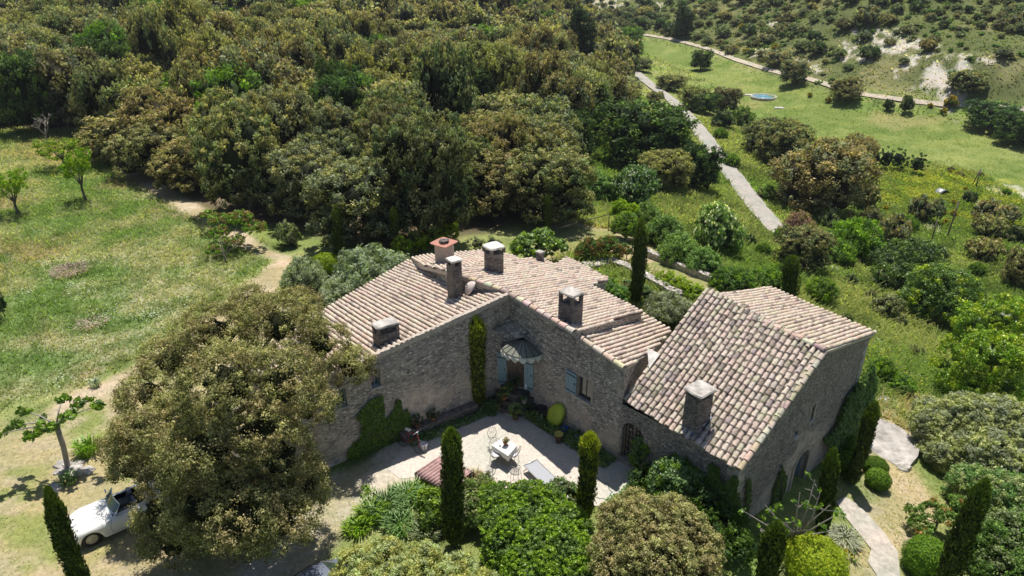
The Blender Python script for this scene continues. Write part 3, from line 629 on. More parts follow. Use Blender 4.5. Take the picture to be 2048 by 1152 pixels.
# satellite dish by the hip chimney
b = onp(plA, 934, 592); sd = empty('satellite_dish', b, label='pinkish white satellite dish lying back beside the hip chimneys', cat='satellite dish')
sd.rotation_euler = (0, 0, R(205))
m = MB(); n = 18; R_ = [(.42 * k / 5) for k in range(6)]
vs = [(0, 0, 0)] + [(.9 * r * math.cos(2 * math.pi * j / n), .22 * r * r / .18, r * math.sin(2 * math.pi * j / n)) for r in R_[1:] for j in range(n)]
fs = [(0, 1 + j, 1 + (j + 1) % n) for j in range(n)] + [(1 + k * n + j, 1 + k * n + (j + 1) % n, 1 + (k + 1) * n + (j + 1) % n, 1 + (k + 1) * n + j) for k in range(4) for j in range(n)]
rt = Matrix.Rotation(R(-35), 3, 'X'); rz_ = Matrix.Rotation(R(80), 3, 'Z')
m.add([rz_ @ (rt @ Vector(v)) + Vector((0, 0, .55)) for v in vs], fs, smooth=True); o = m.build('reflector', m_plain('dish_paint', (.66, .56, .52), .4, var=.1), sd)
md = o.modifiers.new('t', 'SOLIDIFY'); md.thickness = .012
m = MB(); m.tube([(0, 0, -.1), (0, 0, .6)], .025, 8); m.tube([(0, 0, .5), (-.75, .25, .12)], .018, 6); m.tube([(0, .1, .5), (-.75, .3, .08)], .012, 6); m.tube([(0, -.1, .4), (-.8, .1, .10)], .012, 6); m.build('mast', m_plain('bare_metal', (.7, .7, .7), .3, .9), sd)
m = MB(); m.box((-.8, .25, .14), (.12, .07, .07)); m.build('receiver', m_plain('grey_plastic', (.4, .4, .42), .5), sd)

# ------------------------------------------------------------------ barn wing with the double pitched roof
barn = empty('gabled_stone_barn', label='steep gabled stone barn adjoining the farmhouse, lichen-spotted tiles and ivy on its gable', cat='barn')
plL = plane3(r0, r1, (e1 - r1)); plL = (r1, ((e0 - r1).cross(e1 - r1)).normalized()); plL = (plL[0], plL[1] if plL[1].z > 0 else -plL[1])
plR = (r1, ((g0 - r1).cross(g1 - r1)).normalized()); plR = (plR[0], plR[1] if plR[1].z > 0 else -plR[1])
def snap(pl, p): return Vector((p.x, p.y, zat(pl, p.x, p.y)))
pL = [snap(plL, r0), snap(plL, r1), snap(plL, e1), snap(plL, e0)]; pR = [snap(plR, r1), snap(plR, r0), snap(plR, g0), snap(plR, g1)]
dL = ((e0 + e1) / 2 - (r0 + r1) / 2).xy.normalized(); dR = ((g0 + g1) / 2 - (r0 + r1) / 2).xy.normalized()
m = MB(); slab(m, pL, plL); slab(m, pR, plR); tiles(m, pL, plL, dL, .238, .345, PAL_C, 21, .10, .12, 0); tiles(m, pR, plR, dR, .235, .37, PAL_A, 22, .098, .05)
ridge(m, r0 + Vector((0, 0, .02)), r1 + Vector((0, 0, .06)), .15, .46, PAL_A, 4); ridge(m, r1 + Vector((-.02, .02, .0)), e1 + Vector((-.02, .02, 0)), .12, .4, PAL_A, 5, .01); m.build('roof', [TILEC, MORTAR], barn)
o_ = (r1 - r0).xy.normalized(); off = lambda p, k, s=1: (p.x - dv.x * .22 - o_.x * .12 * s, p.y - dv.y * .22 - o_.y * .12 * s)
dv = dL; E0, E1 = (Bt.x - .01, Bt.y - .01), off(e1, 0); dv = dR; G0, G1 = off(g0, 0, -1), off(g1, 0); R0 = (r0.x + o_.x * .12, r0.y + o_.y * .12); R1 = (r1.x - o_.x * .12, r1.y - o_.y * .12)
m = MB(); zL = lambda p: zat(plL, *p) - .1; zR = lambda p: zat(plR, *p) - .1
u0, wd, zb = max(.08, wpt(E0, E1, 1243, 880)[0]), 1.05, .28
hD = arch_hole(u0, u0 + wd, zb, zb + 1.5, .42)
wall(m, E0, E1, -.9, zL(E0), zL(E1), [hD], .3)
LG = (Vector(G1) - Vector(E1)).length; um = (Vector(R1) - Vector(E1)).dot((Vector(G1) - Vector(E1)).normalized())
uw, zw = wpt(E1, G1, 1625, 825); ud, zd = 6.05, -1.95; uo, zo = wpt(E1, G1, 1592, 868)
hW = (uw - .16, uw + .16, zw - .38, zw + .38); hO = (uo - .13, uo + .13, zo - .13, zo + .13)
hG = arch_hole(ud - .66, ud + .66, zd, zd + 1.5, .6)
wall(m, E1, G1, -3.8, zL(E1), zR(G1), [rect(*hW), rect(*hO), hG], .38, mid=(um, zL(R1)))
wall(m, G1, G0, -5, zR(G1), zR(G0))
LG0 = (Vector(E0) - Vector(G0)).length; um0 = (Vector(R0) - Vector(G0)).dot((Vector(E0) - Vector(G0)).normalized())
wall(m, G0, E0, -3, zR(G0), zL(E0), mid=(um0, zL(R0)))
m.build('wall', STONEC, barn)
window(barn, E1, G1, hW, 0, SHUT, .25, True)
m = MB(); obox(m, E1, G1, hO[0] - .03, hO[1] + .03, hO[2] - .08, hO[2] + .02, -.1, .08); m.build('pigeon_ledge', WCAP, barn)
def arched_leaf(parent, name, a, b, u0, u1, z0, zs, rise, dep, mats, n=9, bars=(3, 5)):
    pts = arch_hole(u0, u1, z0, zs, rise, n); m_ = MB(); m_.add([wxyz(a, b, u, z, -dep) for u, z in pts], [tuple(range(len(pts)))])
    d = m_.build(name, mats[0], parent); f = MB(); c = (u0 + u1) / 2; w = (u1 - u0) / 2
    for k in range(1, bars[0] * 2):
        x = u0 + (u1 - u0) * k / (bars[0] * 2); t = .02 if k != bars[0] else .05; f_ = zs + rise * math.sqrt(max(0, 1 - ((x - c) / w)**2)); obox(f, a, b, x - t, x + t, z0, f_, -dep + .01, -dep + .05)
    for k in range(bars[1] + 1): z = z0 + (zs - z0) * k / bars[1]; obox(f, a, b, u0, u1, z, z + .04, -dep + .012, -dep + .045)
    obox(f, a, b, u0, u0 + .08, z0, zs, -dep + .01, -dep + .06); obox(f, a, b, u1 - .08, u1, z0, zs, -dep + .01, -dep + .06)
    f.build('frame', mats[1], d); return d
arched_leaf(barn, 'glazed_door', E0, E1, u0, u0 + wd, zb, zb + 1.5, .42, .2, (GLASS, WOODD))
arched_leaf(barn, 'door', E1, G1, ud - .66, ud + .66, zd, zd + 1.5, .6, .3, (m_plain('blue_grey_door', (.16, .20, .25), .6, var=.3), m_plain('blue_grey_rail', (.2, .25, .3), .6)), bars=(2, 2))
m = MB(); c_, w_ = ud, .66
for k in range(13):
    t0, t1 = math.pi * k / 13, math.pi * (k + 1) / 13
    ps = [wxyz(E1, G1, c_ + (w_ + rr) * math.cos(t), zd + 1.5 + (.6 + rr) * math.sin(t), oo) for oo in (-.1, .035) for rr, t in ((0, t0 + .015), (.2, t0 + .015), (.2, t1 - .015), (0, t1 - .015))]
    m.add(ps, [(0, 3, 2, 1), (4, 5, 6, 7), (0, 1, 5, 4), (1, 2, 6, 5), (2, 3, 7, 6), (3, 0, 4, 7)])
for s in (-1, 1):
    for k in range(5): obox(m, E1, G1, c_ + s * .76 - .1, c_ + s * .76 + .1, zd + k * .3, zd + k * .3 + .29, -.1, .035)
m.build('door_surround', m_plain('dressed_stone', (.46, .38, .32), .9, var=.35, sc=5, bmp=.01), barn)
chimney(barn, plL, 1391, 848, .66, .78, 1.35, math.atan2(o_.y, o_.x), vents=True, hg=.2, capw=.10)
# white flashing where the barn roof meets the farmhouse
m = MB(); fpts = [(1296, 700), (1322, 712), (1310, 728), (1300, 742), (1298, 720)]
m.add([onp(plL, *p) + plL[1] * .16 for p in fpts], [tuple(range(5))]); a = onp(plL, 1252, 792); m.build('flashing', WCAP, house)
def quoins(parent, spec, z0, z1, mat, seed):
    m_ = MB(); rg = random.Random(seed); z = z0; k = 0
    while z < z1 - .15:
        h = rg.uniform(.22, .34)
        for a, b, end, ph in spec:
            Lw_ = (Vector(b) - Vector(a)).length; w = (.46 if (k + ph) % 2 else .26) * rg.uniform(.85, 1.12); u0_, u1_ = (Lw_ - w, Lw_ + .012) if end else (-.012, w); obox(m_, a, b, u0_, u1_, z, min(z + h - .02, z1), -.05, rg.uniform(.010, .022))
        z += h; k += 1
    m_.build('quoins', mat, parent, bevel=.01)
QM = m_plain('quoin_stone', (.50, .44, .38), .95, var=.5, sc=4, bmp=.012, spec=.1)
quoins(barn, [(E0, E1, 1, 0), (E1, G1, 0, 1)], -1.2, zL(E1) - .12, QM, 1); quoins(barn, [(E1, G1, 1, 0), (G1, G0, 0, 1)], -3.6, zR(G1) - .12, QM, 2)
quoins(house, [(k2, bt2, 1, 0)], 3.15, Bt.z - .25, QM, 3)
print('K', K, 'Bt', Bt, 'doorz', zd, 'win', hW, 'hB', hB, hA)
# ------------------------------------------------------------------ foliage
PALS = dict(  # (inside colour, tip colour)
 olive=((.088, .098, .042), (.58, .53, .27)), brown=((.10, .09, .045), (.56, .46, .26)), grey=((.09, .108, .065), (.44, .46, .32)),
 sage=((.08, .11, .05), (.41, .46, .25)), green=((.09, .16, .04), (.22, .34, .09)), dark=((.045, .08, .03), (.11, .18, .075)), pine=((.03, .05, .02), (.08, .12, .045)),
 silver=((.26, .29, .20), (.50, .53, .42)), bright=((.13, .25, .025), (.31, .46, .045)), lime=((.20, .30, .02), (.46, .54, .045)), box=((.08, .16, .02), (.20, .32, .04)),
 willow=((.28, .33, .14), (.62, .62, .36)), elder=((.13, .22, .07), (.32, .46, .19)), cyp=((.025, .045, .012), (.06, .10, .022)), cyp_lit=((.05, .09, .015), (.17, .24, .03)), gorse=((.15, .16, .035), (.75, .50, .03)),
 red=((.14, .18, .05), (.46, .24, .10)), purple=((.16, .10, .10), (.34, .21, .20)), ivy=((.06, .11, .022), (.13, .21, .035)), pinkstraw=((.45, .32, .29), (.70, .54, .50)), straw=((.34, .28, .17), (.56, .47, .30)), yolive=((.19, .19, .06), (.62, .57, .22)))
def unit(v): return v / (np.linalg.norm(v, axis=-1, keepdims=True) + 1e-9)
def quads(P, Nn, s, asp=1.5, rg=rng):        # one leaf spray quad per point
    n = len(P); t = unit(np.cross(Nn, rg.normal(size=(n, 3)))); b = np.cross(Nn, t); s = np.broadcast_to(s, n)[:, None] * rg.uniform(.65, 1.35, (n, 1))
    t = t * s * asp * .5; b = b * s * .5
    V = np.stack([P - t, P - b * .9 + t * .1, P + t, P + b * .9 + t * .1], 1).reshape(-1, 3)
    return V, np.arange(n * 4).reshape(n, 4)
def crown(blobs, ncl, lpc, ls, cr, pal, pal2=None, mix=.0, low=-.55, flat=.8, rg=rng, asp=1.5, tipb=.5, core=.56, core_shade=None):
    B = np.array(blobs, float); w = (B[:, 3] * B[:, 4] + B[:, 3] * B[:, 5]); w /= w.sum()
    bi = rg.choice(len(B), ncl * 3, p=w); d = unit(rg.normal(size=(len(bi), 3))); ok = d[:, 2] > low; bi = bi[ok]; d = d[ok]
    c = B[bi, :3] + d * B[bi, 3:] * (1.05 - .42 * rg.random((len(bi), 1))**2.2); keep = np.ones(len(c), bool)
    for k, b in enumerate(B): keep &= (np.linalg.norm((c - b[:3]) / b[3:], axis=1) > .84) | (bi == k)
    c = c[keep][:ncl]; d = d[keep][:ncl]; n = len(c)
    r = cr * rg.uniform(.6, 1.4, n); p1, p2 = [np.array(x) for x in PALS[pal]]
    cc1 = np.tile(p1, (n, 1)); cc2 = np.tile(p2, (n, 1))
    if pal2:
        q = (vn3(c * 1.3 / max(B[:, 3].max(), .5)) + rg.uniform(-.2, .2, n)) < mix; cc1[q] = PALS[pal2][0]; cc2[q] = PALS[pal2][1]
    lum = rg.uniform(.8, 1.2, (n, 1)); cc1 *= lum; cc2 *= lum * rg.uniform(.75, 1.15, (n, 1))
    ld = unit(unit(rg.normal(size=(n, lpc, 3))) + d[:, None] * .5); P = c[:, None] + ld * r[:, None, None] * rg.uniform(.15, 1.2, (n, lpc, 1)) * np.array([1, 1, flat])
    Nn = unit(ld + rg.normal(size=(n, lpc, 3)) * .65)
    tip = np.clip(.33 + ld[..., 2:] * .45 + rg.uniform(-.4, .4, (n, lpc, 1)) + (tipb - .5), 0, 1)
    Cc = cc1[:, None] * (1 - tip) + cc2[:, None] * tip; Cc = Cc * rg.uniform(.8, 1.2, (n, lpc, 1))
    V, F_ = quads(P.reshape(-1, 3), Nn.reshape(-1, 3), ls, asp, rg); Cc = np.repeat(Cc.reshape(-1, 3), 4, 0)
    if core:  # added cores block light; their dark colour stands in for inner shade
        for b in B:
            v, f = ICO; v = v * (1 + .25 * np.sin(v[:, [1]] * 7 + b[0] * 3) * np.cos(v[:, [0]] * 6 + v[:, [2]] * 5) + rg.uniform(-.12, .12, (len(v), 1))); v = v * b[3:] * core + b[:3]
            F_ = np.r_[F_, f + len(V)]; V = np.r_[V, v]; Cc = np.r_[Cc, np.tile(np.array(core_shade if core_shade is not None else p1 * .42), (len(v), 1))]
    return V, F_, Cc
def vn3(p):
    return .5 + .25 * (np.sin(p[:, 0] * 5.1 + 1.3 * np.sin(p[:, 1] * 3.7)) + np.sin(p[:, 1] * 4.3 + 1.7 * np.sin(p[:, 2] * 4.1 + 1)))
def _ico():
    n, k = 12, 8; v = [(math.sin(math.pi * i / k) * math.cos(2 * math.pi * j / n), math.sin(math.pi * i / k) * math.sin(2 * math.pi * j / n), math.cos(math.pi * i / k)) for i in range(k + 1) for j in range(n)]
    return np.array(v), np.array([(i * n + j, (i + 1) * n + j, (i + 1) * n + (j + 1) % n, i * n + (j + 1) % n) for i in range(k) for j in range(n)])
ICO = _ico()
def limbs(h, r, tips, seed=0, lean=(0, 0), split=.35):
    rg = random.Random(seed); m = MB(); top = Vector((lean[0], lean[1], h)); mid = Vector((lean[0] * .3 + rg.uniform(-.06, .06) * h, lean[1] * .3 + rg.uniform(-.06, .06) * h, h * split))
    m.tube([(0, 0, -.35), (0, 0, .02), mid * .5 + Vector((rg.uniform(-.03, .03), 0, 0)), mid, mid.lerp(top, .5), top], [r * 1.5, r * 1.2, r, r * .85, r * .5, r * .15], 7)
    for t in tips:
        t = Vector(t); a = mid.lerp(top, rg.uniform(0, .35)); b = a.lerp(t, .5) + Vector((rg.uniform(-1, 1), rg.uniform(-1, 1), .3)) * (t - a).length * .1
        m.tube([a, b, t], [r * .55, r * .35, r * .1], 5)
        for _ in range(2): u = b.lerp(t, rg.uniform(.1, .6)); m.tube([u, u + (t - a) * .3 + Vector((rg.uniform(-1, 1), rg.uniform(-1, 1), rg.uniform(-.2, .6))) * (t - a).length * .25], [r * .22, r * .06], 4)
    return m
def oakblobs(seed, n=9, spread=.62, r=(.36, .52), z=(.75, 1.45), low=True):
    rg = random.Random(seed); b = [(0, 0, 1.15, .62, .62, .66)]
    for k in range(n):
        a = k * 2.4 + rg.uniform(-.4, .4); q = spread * rg.uniform(.75, 1.1); rr = rg.uniform(*r); b.append((q * math.cos(a), q * math.sin(a), rg.uniform(*z), rr, rr, rr * rg.uniform(.75, .95)))
    if low:
        for k in range(5): a = k * 1.256 + rg.uniform(0, 1); b.append((.62 * math.cos(a), .62 * math.sin(a), .5, .4, .4, .36))
    return b
HID = []                                     # templates, moved to their first place when used
TPL = {}
def tpl(key, fn):                            # fn(parent) builds parts under a fresh root
    TPL[key] = [fn, None]
def put(key, loc, sx=1., sz=None, rz=0., label=None, cat=None, group=None, name=None, sy=None):
    fn, first = TPL[key]
    if first is None: root = fn(); TPL[key][1] = root
    else: root = copy_tree(first)
    root.name = name or first_name(root)
    root.location = loc; root.scale = (sx, sy or sx, sz or sx); root.rotation_euler = (0, 0, rz)
    for k in ('label', 'category', 'group'):
        if k in root: del root[k]
    return tag(root, label, cat, group)
def first_name(o): return o.name.split('.')[0]
def tree_tpl(key, name, blobs, ncl, lpc, ls, cr, pal, pal2=None, mix=0, tr=.07, bark=BARK, mat=None, lean=(0, 0), hh=1.3, seed=0, **kw):
    def fn():
        root = empty(name); rg = np.random.default_rng(seed + 100)
        tips = [(b[0] * .8, b[1] * .8, b[2]) for b in blobs[1:]][:8]
        limbs(hh, tr, tips, seed, lean).build('trunk', bark, root)
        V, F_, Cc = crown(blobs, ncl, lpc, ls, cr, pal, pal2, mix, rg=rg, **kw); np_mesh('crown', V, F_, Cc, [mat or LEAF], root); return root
    tpl(key, fn)
def bush_tpl(key, name, pal, pal2=None, mix=0, n=60, lpc=30, ls=.10, seed=0, mat=None, squash=.8, tips=None, cr=.2, **kw):
    rg0 = random.Random(seed)
    bl = [(0, 0, .42, .62, .62, .5 * squash + .1)] + [(.45 * math.cos(a), .45 * math.sin(a), rg0.uniform(.25, .5), rg0.uniform(.34, .5), rg0.uniform(.34, .5), rg0.uniform(.3, .45)) for a in [k * 1.05 + rg0.uniform(-.3, .3) for k in range(6)]]
    def fn():
        root = empty(name); rg = np.random.default_rng(seed + 300)
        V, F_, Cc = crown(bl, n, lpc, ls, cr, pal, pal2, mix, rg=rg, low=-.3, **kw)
        if tips: # scattered blossom heads
            c2, nn_, ss2 = tips; k = rg.choice(len(V), nn_); P = V[k] * 1.03; P = P[P[:, 2] > .3]; v, f = quads(P, unit(P - np.array([0, 0, .3]) + rg.normal(size=P.shape) * .3), ss2, 1.05, rg)
            F_ = np.r_[F_, f + len(V)]; V = np.r_[V, v]; Cc = np.r_[Cc, np.tile(c2, (len(v), 1))]
        np_mesh('foliage', V, F_, Cc, [mat or LEAF], root)
        m_ = MB()
        for j in range(5): a = j * 1.3; m_.tube([(.05 * math.cos(a), .05 * math.sin(a), -.1), (.2 * math.cos(a), .2 * math.sin(a), .3), (.35 * math.cos(a), .35 * math.sin(a), .55)], [.035, .025, .01], 4)
        m_.build('stem', BARK, root); return root
    tpl(key, fn)
# holm oaks of the wood: unit crown radius 1, about 1.9 high
VAR = [('olive', 'brown', .35), ('brown', 'olive', .4), ('grey', 'olive', .45), ('sage', 'olive', .45), ('olive', 'sage', .4), ('grey', 'brown', .35), ('brown', 'grey', .35), ('yolive', 'olive', .5)]
for i, (p, q, mx) in enumerate(VAR):
    tree_tpl('oak%d' % i, 'holm_oak', oakblobs(i), 210, 36, .062, .17, p, q, mx, seed=i, tr=.055)
    tree_tpl('oakn%d' % i, 'holm_oak', oakblobs(i + 20), 480, 52, .036, .105, p, q, mx, seed=i, tr=.055)
tree_tpl('greentree', 'broadleaf_tree', oakblobs(41, 8, .6), 190, 34, .065, .17, 'green', 'bright', .3, seed=41, tr=.05)
tree_tpl('darktree', 'broadleaf_tree', oakblobs(42, 9, .6), 260, 36, .055, .16, 'dark', 'green', .3, seed=42, tr=.05)
tree_tpl('browntree', 'broadleaf_tree', oakblobs(43, 10, .62), 420, 44, .042, .14, 'brown', 'grey', .4, seed=43, tr=.05)
tree_tpl('pine', 'pine_tree', [(0, 0, 1.3, .55, .55, .9), (.25, .1, 1.0, .5, .5, .5), (-.3, -.1, .9, .5, .45, .5), (.1, -.3, 1.6, .42, .42, .5), (-.1, .2, 2.0, .3, .3, .4), (.35, -.2, .65, .45, .45, .35), (-.35, .2, .6, .42, .42, .35)], 300, 36, .05, .17, 'pine', 'dark', .4, seed=44, tr=.05, mat=LEAFN, hh=1.8, asp=2.4)
bush_tpl('b_sage', 'garrigue_bush', 'sage', 'grey', .5, seed=1); bush_tpl('b_dark', 'garrigue_bush', 'dark', 'grey', .4, seed=2); bush_tpl('b_grey', 'garrigue_bush', 'grey', 'brown', .4, seed=3)
bush_tpl('b_green', 'green_shrub', 'green', 'sage', .3, seed=4); bush_tpl('b_gorse', 'broom_bush', 'gorse', 'green', .35, seed=5, n=45); bush_tpl('b_brown', 'garrigue_bush', 'brown', 'olive', .5, seed=6)
bush_tpl('b_elder', 'elder_hedge_shrub', 'elder', 'green', .3, seed=7, n=200, lpc=40, ls=.055, cr=.14); bush_tpl('b_flower', 'flowering_elder', 'elder', 'green', .4, seed=8, n=200, lpc=40, ls=.055, cr=.14, tips=((.88, .88, .68), 700, .085))
bush_tpl('b_silver', 'olive_tree', 'silver', 'sage', .2, seed=9, n=260, lpc=46, ls=.034, cr=.13, asp=2.6)
bush_tpl('b_bright', 'green_shrub', 'bright', 'green', .4, seed=10, n=200, lpc=40, ls=.055, cr=.13); bush_tpl('b_mid', 'green_shrub', 'green', 'bright', .35, seed=12, n=180, lpc=40, ls=.055, cr=.14)
bush_tpl('b_purple', 'smoke_bush', 'purple', 'brown', .3, seed=13, n=120, lpc=36, ls=.06)
tree_tpl('fruit', 'orchard_tree', [(0, 0, 1.35, .42, .42, .34), (.5, .1, 1.3, .36, .36, .28), (-.45, .2, 1.35, .36, .34, .28), (.1, -.5, 1.15, .34, .34, .26), (-.2, .5, 1.5, .34, .34, .26), (-.5, -.3, 1.05, .3, .3, .22)], 110, 30, .055, .14, 'bright', 'lime', .5, seed=50, tr=.065, hh=1.1, core=0, low=-1)
def G2(cx, cy, ry, k=.8): return G(cx, cy + ry * k)
def T(key, cx, cy, rx, ry, label, cat, group=None, k=.8, unit_h=1.9, rz=None, name=None, dz=0):   # a plant whose crown covers cx,cy +- rx,ry in the photo
    g_ = G2(cx, cy, ry, k); s = depth(g_) / CF; Rm = rx * s; H = 2 * ry * s * (1.0 if unit_h > 1.2 else .95)
    return put(key, (g_.x, g_.y, g_.z + dz), Rm, H / unit_h, rng.uniform(0, 6.3) if rz is None else rz, label, cat, group, name)

# the dense wood: individuals for the nearest 300, the rest as one mass
wp = poly_px([(-120,268),(150,262),(205,275),(245,330),(310,385),(400,430),(560,468),(700,492),(800,497),(935,478),(1040,462),(1110,452),(1128,400),(1125,330),(1165,290),(1200,262),(1230,225),(1262,160),(1225,110),(1195,68),(1120,-8),(-160,-8)])
cand = []; y = 40.
while y < 330:
    x = -230.
    while x < 90:
        jx, jy = x + rng.uniform(-1.7, 1.7), y + rng.uniform(-1.6, 1.6); cand.append((jx, jy)); x += 5.1
    y += 4.5
cand = np.array(cand); cand = cand[inside(cand[:, 0], cand[:, 1], wp)]; cz = hz(cand[:, 0], cand[:, 1])
sel = []
for (x, y), z in zip(cand, cz):
    px, py = proj((x, y, z + 3)); 
    if -150 < px < 2100 and py > -90: sel.append((y, x, z, px, py))
sel.sort()
OLI = [0, 1, 2, 3, 0, 2, 1, 0]; seen_ = {}
def olab(v, px, py, Rm, H, y, key):
    c = {'g': 'fresh green', 'd': 'dark green'}.get(key[0], ['yellow-olive', 'rusty brown', 'grey-green', 'sage green'][OLI[v]]); s = 'broad' if Rm > 3.25 else 'slender' if Rm < 2.7 else 'tall' if H > 6.6 else 'rounded'
    n = [(60, 'above the far left meadow'), (230, 'above the bare dead tree'), (420, 'above the meadow path'), (600, 'beyond the red and green cherry tree'), (740, 'beyond the silver olive trees'), (900, 'in line with the hip chimneys'), (1060, 'in line with the oval chimney'), (1180, 'beyond the fig tree'), (9999, 'beside the road')]
    w_ = next(t for a, t in n if px < a); r_ = 'front edge' if y < 56 else 'second rank' if y < 66 else 'third rank' if y < 78 else 'middle' if y < 92 else 'upper part' if y < 110 else 'far part'
    return '%s %s oak %s, %s of the wood' % (s, c, w_, r_)
fmass = []
for i, (y, x, z, px, py) in enumerate(sel):
    zone = fbm(np.array([x]), np.array([y]), 22, 5, 3)[0]; v = int(np.clip((zone - .25) * 14 + rng.normal() * 1.6, 0, 7.9)) % 8
    Rm = rng.uniform(2.2, 3.7); H = (4.8 + 4.4 * rng.random()**1.4) * (1 + .5 * (zone - .5))
    if rng.random() < .05 and y > 60: Rm *= .8; H *= 1.35
    if i < 285:
        key = ('oakn%d' if y < 66 else 'oak%d') % v
        if rng.random() < .09 and y > 60: key = rng.choice(['greentree', 'darktree'])
        put(key, (x, y, z), Rm, H / 1.9, rng.uniform(0, 6.3), olab(v, px, py, Rm, H, y, key), 'oak', 'holm oaks of the wood behind the farmhouse')
    else: fmass.append((x, y, z, Rm, H / 1.9, v))
def mass(name, items, protos, mats, kind='stuff', **kw):
    VV, FF, CCs = [], [], []; o_ = 0
    for x, y, z, Rm, Hs, v in items:
        V, F_, Cc = protos[v % len(protos)]; a = rng.uniform(0, 6.3); ca_, sa = math.cos(a), math.sin(a)
        q = np.c_[(V[:, 0] * ca_ - V[:, 1] * sa) * Rm + x, (V[:, 0] * sa + V[:, 1] * ca_) * Rm + y, V[:, 2] * Hs + z]
        VV.append(q); FF.append(F_ + o_); o_ += len(V); CCs.append(Cc * rng.uniform(.82, 1.15) * np.array([rng.uniform(.93, 1.07), 1, rng.uniform(.9, 1.1)]))
    o = np_mesh(name, np.concatenate(VV), np.concatenate(FF), np.concatenate(CCs), mats); return tag(o, kind=kind, **kw)
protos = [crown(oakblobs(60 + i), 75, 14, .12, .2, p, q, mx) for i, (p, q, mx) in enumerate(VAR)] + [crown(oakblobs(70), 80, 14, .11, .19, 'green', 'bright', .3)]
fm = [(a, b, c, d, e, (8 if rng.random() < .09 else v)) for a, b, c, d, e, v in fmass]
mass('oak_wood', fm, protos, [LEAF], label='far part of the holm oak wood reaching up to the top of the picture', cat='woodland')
print('wood', len(sel), len(fmass))
# trees that stand out
T('greentree', 318, 75, 50, 62, 'bright green broadleaf tree towering out of the wood at upper left', 'tree')
T('greentree', 205, 172, 52, 48, 'bright green rounded tree at the wood edge above the meadow', 'tree')
T('greentree', 630, 45, 45, 42, 'fresh green tree among brown oaks at the top of the wood', 'tree')
T('greentree', 735, 30, 40, 36, 'fresh green tree near the top edge right of the other green tree', 'tree')
T('greentree', 975, 90, 32, 30, 'small bright green tree in the middle of the wood', 'tree')
T('pine', 1158, 108, 36, 64, 'tall dark pine standing above the wood beside the valley', 'pine', unit_h=2.3)
T('pine', 1364, 52, 24, 28, 'dark round pine just beyond the white track', 'pine', unit_h=2.3)
T('greentree', 1255, 85, 28, 24, 'green tree at the near end of the valley field', 'tree')
T('darktree', 1401, 124, 21, 20, 'lone round dark tree standing in the green field', 'tree')
T('darktree', 1290, 275, 92, 68, 'large dark green tree beyond the garden beside the road', 'tree', k=.9)
T('darktree', 1392, 338, 44, 46, 'dark green tree leaning over the near side of the road', 'tree', k=.9)
T('oakn2', 1080, 330, 72, 85, 'big grey-green oak at the right end of the wood edge', 'oak', k=.85)
T('oakn7', 1325, 345, 52, 40, 'yellowish shrubby oak behind the flowering elder', 'oak', k=.8)
T('oakn3', 1562, 292, 54, 48, 'pale tipped oak behind the largest brown tree by the road', 'oak')
T('oakn3', 1528, 278, 44, 38, 'sage green oak on the far side of the road bend', 'oak')
T('browntree', 1635, 360, 82, 74, 'largest brown-leaved tree beside the road', 'tree', k=.85)
T('browntree', 1695, 322, 38, 48, 'upright brown tree on the field side of the largest brown one', 'tree')
T('oak3', 1385, 200, 26, 24, 'light sage bush tree between the road and the field', 'tree'); T('oak6', 1450, 205, 26, 26, 'olive brown tree between road and field beside the water tank', 'tree')
T('darktree', 1404, 210, 30, 20, 'low dark green tree hugging the far road verge', 'tree'); T('oak2', 1240, 185, 42, 26, 'grey bushy oak where the road leaves the wood', 'oak'); T('oak3', 1342, 168, 28, 17, 'pale sage oak between the road and the valley field', 'oak')
T('oak4', 1278, 132, 22, 13, 'olive oak at the wood corner by the valley field', 'oak'); T('b_dark', 1445, 245, 24, 16, 'dark low shrub on the far road bank', 'shrub', unit_h=.85); T('b_green', 1485, 240, 22, 18, 'mid green shrub on the bank behind the road', 'shrub', unit_h=.85)
for cx, cy, rx, ry, key, lab in [(1585, 150, 26, 24, 'oak5', 'dark grey-green bush tree straddling the far side of the white track'), (1688, 183, 28, 24, 'oak1', 'brown round bush tree on the field side of the white track'), (1810, 212, 14, 16, 'b_dark', 'small dark upright bush at the field edge below the track'),
   (1775, 212, 12, 10, 'b_dark', 'small dark bush left of the upright one below the track'), (1930, 165, 34, 22, 'oak3', 'green-grey tree above the right end of the track'), (1985, 235, 52, 26, 'darktree', 'upper part of the dark thicket at the right end of the field'), (2030, 262, 42, 32, 'darktree', 'lower part of the dark thicket at the right end of the field'), (1900,205,14,10,'b_gorse','yellow broom bush beside the track right of centre')]:
    T(key, cx, cy, rx, ry, lab, 'tree' if not key.startswith('b_') else 'bush', unit_h=1.9 if not key.startswith('b_') else .85)
# bushes on the far hillside
hp = poly_px([(1150,32),(1330,68),(1420,92),(1540,138),(1650,172),(1960,205),(2120,212),(2120,-30),(1150,-30)])
c = []
for _ in range(11000):
    x, y = rng.uniform(20, 330), rng.uniform(120, 330)
    c.append((x, y))
c = np.array(c); c = c[inside(c[:, 0], c[:, 1], hp)]; dn = fbm(c[:, 0], c[:, 1], 30, 9, 3); up_ = ss(c[:, 1] - 140 - (c[:, 0] - 60) * -.1, 0, 60)
c = c[rng.random(len(c)) < np.clip(dn * 1.3 + up_ * .7 - .35, .08, 1)]; zz = hz(c[:, 0], c[:, 1]); got = []
for (x, y), z in zip(c, zz):
    r = rng.choice([.8, 1.2, 1.7, 2.4, 3.2], p=[.22, .28, .24, .17, .09])
    if all((x - a)**2 + (y - b)**2 > ((r + q) * .75)**2 for a, b, q in got[-400:]): got.append((x, y, r))
hl = [(y, x, gz(x, y), r) for x, y, r in got if -20 < proj((x, y, gz(x, y)))[0] < 2070]
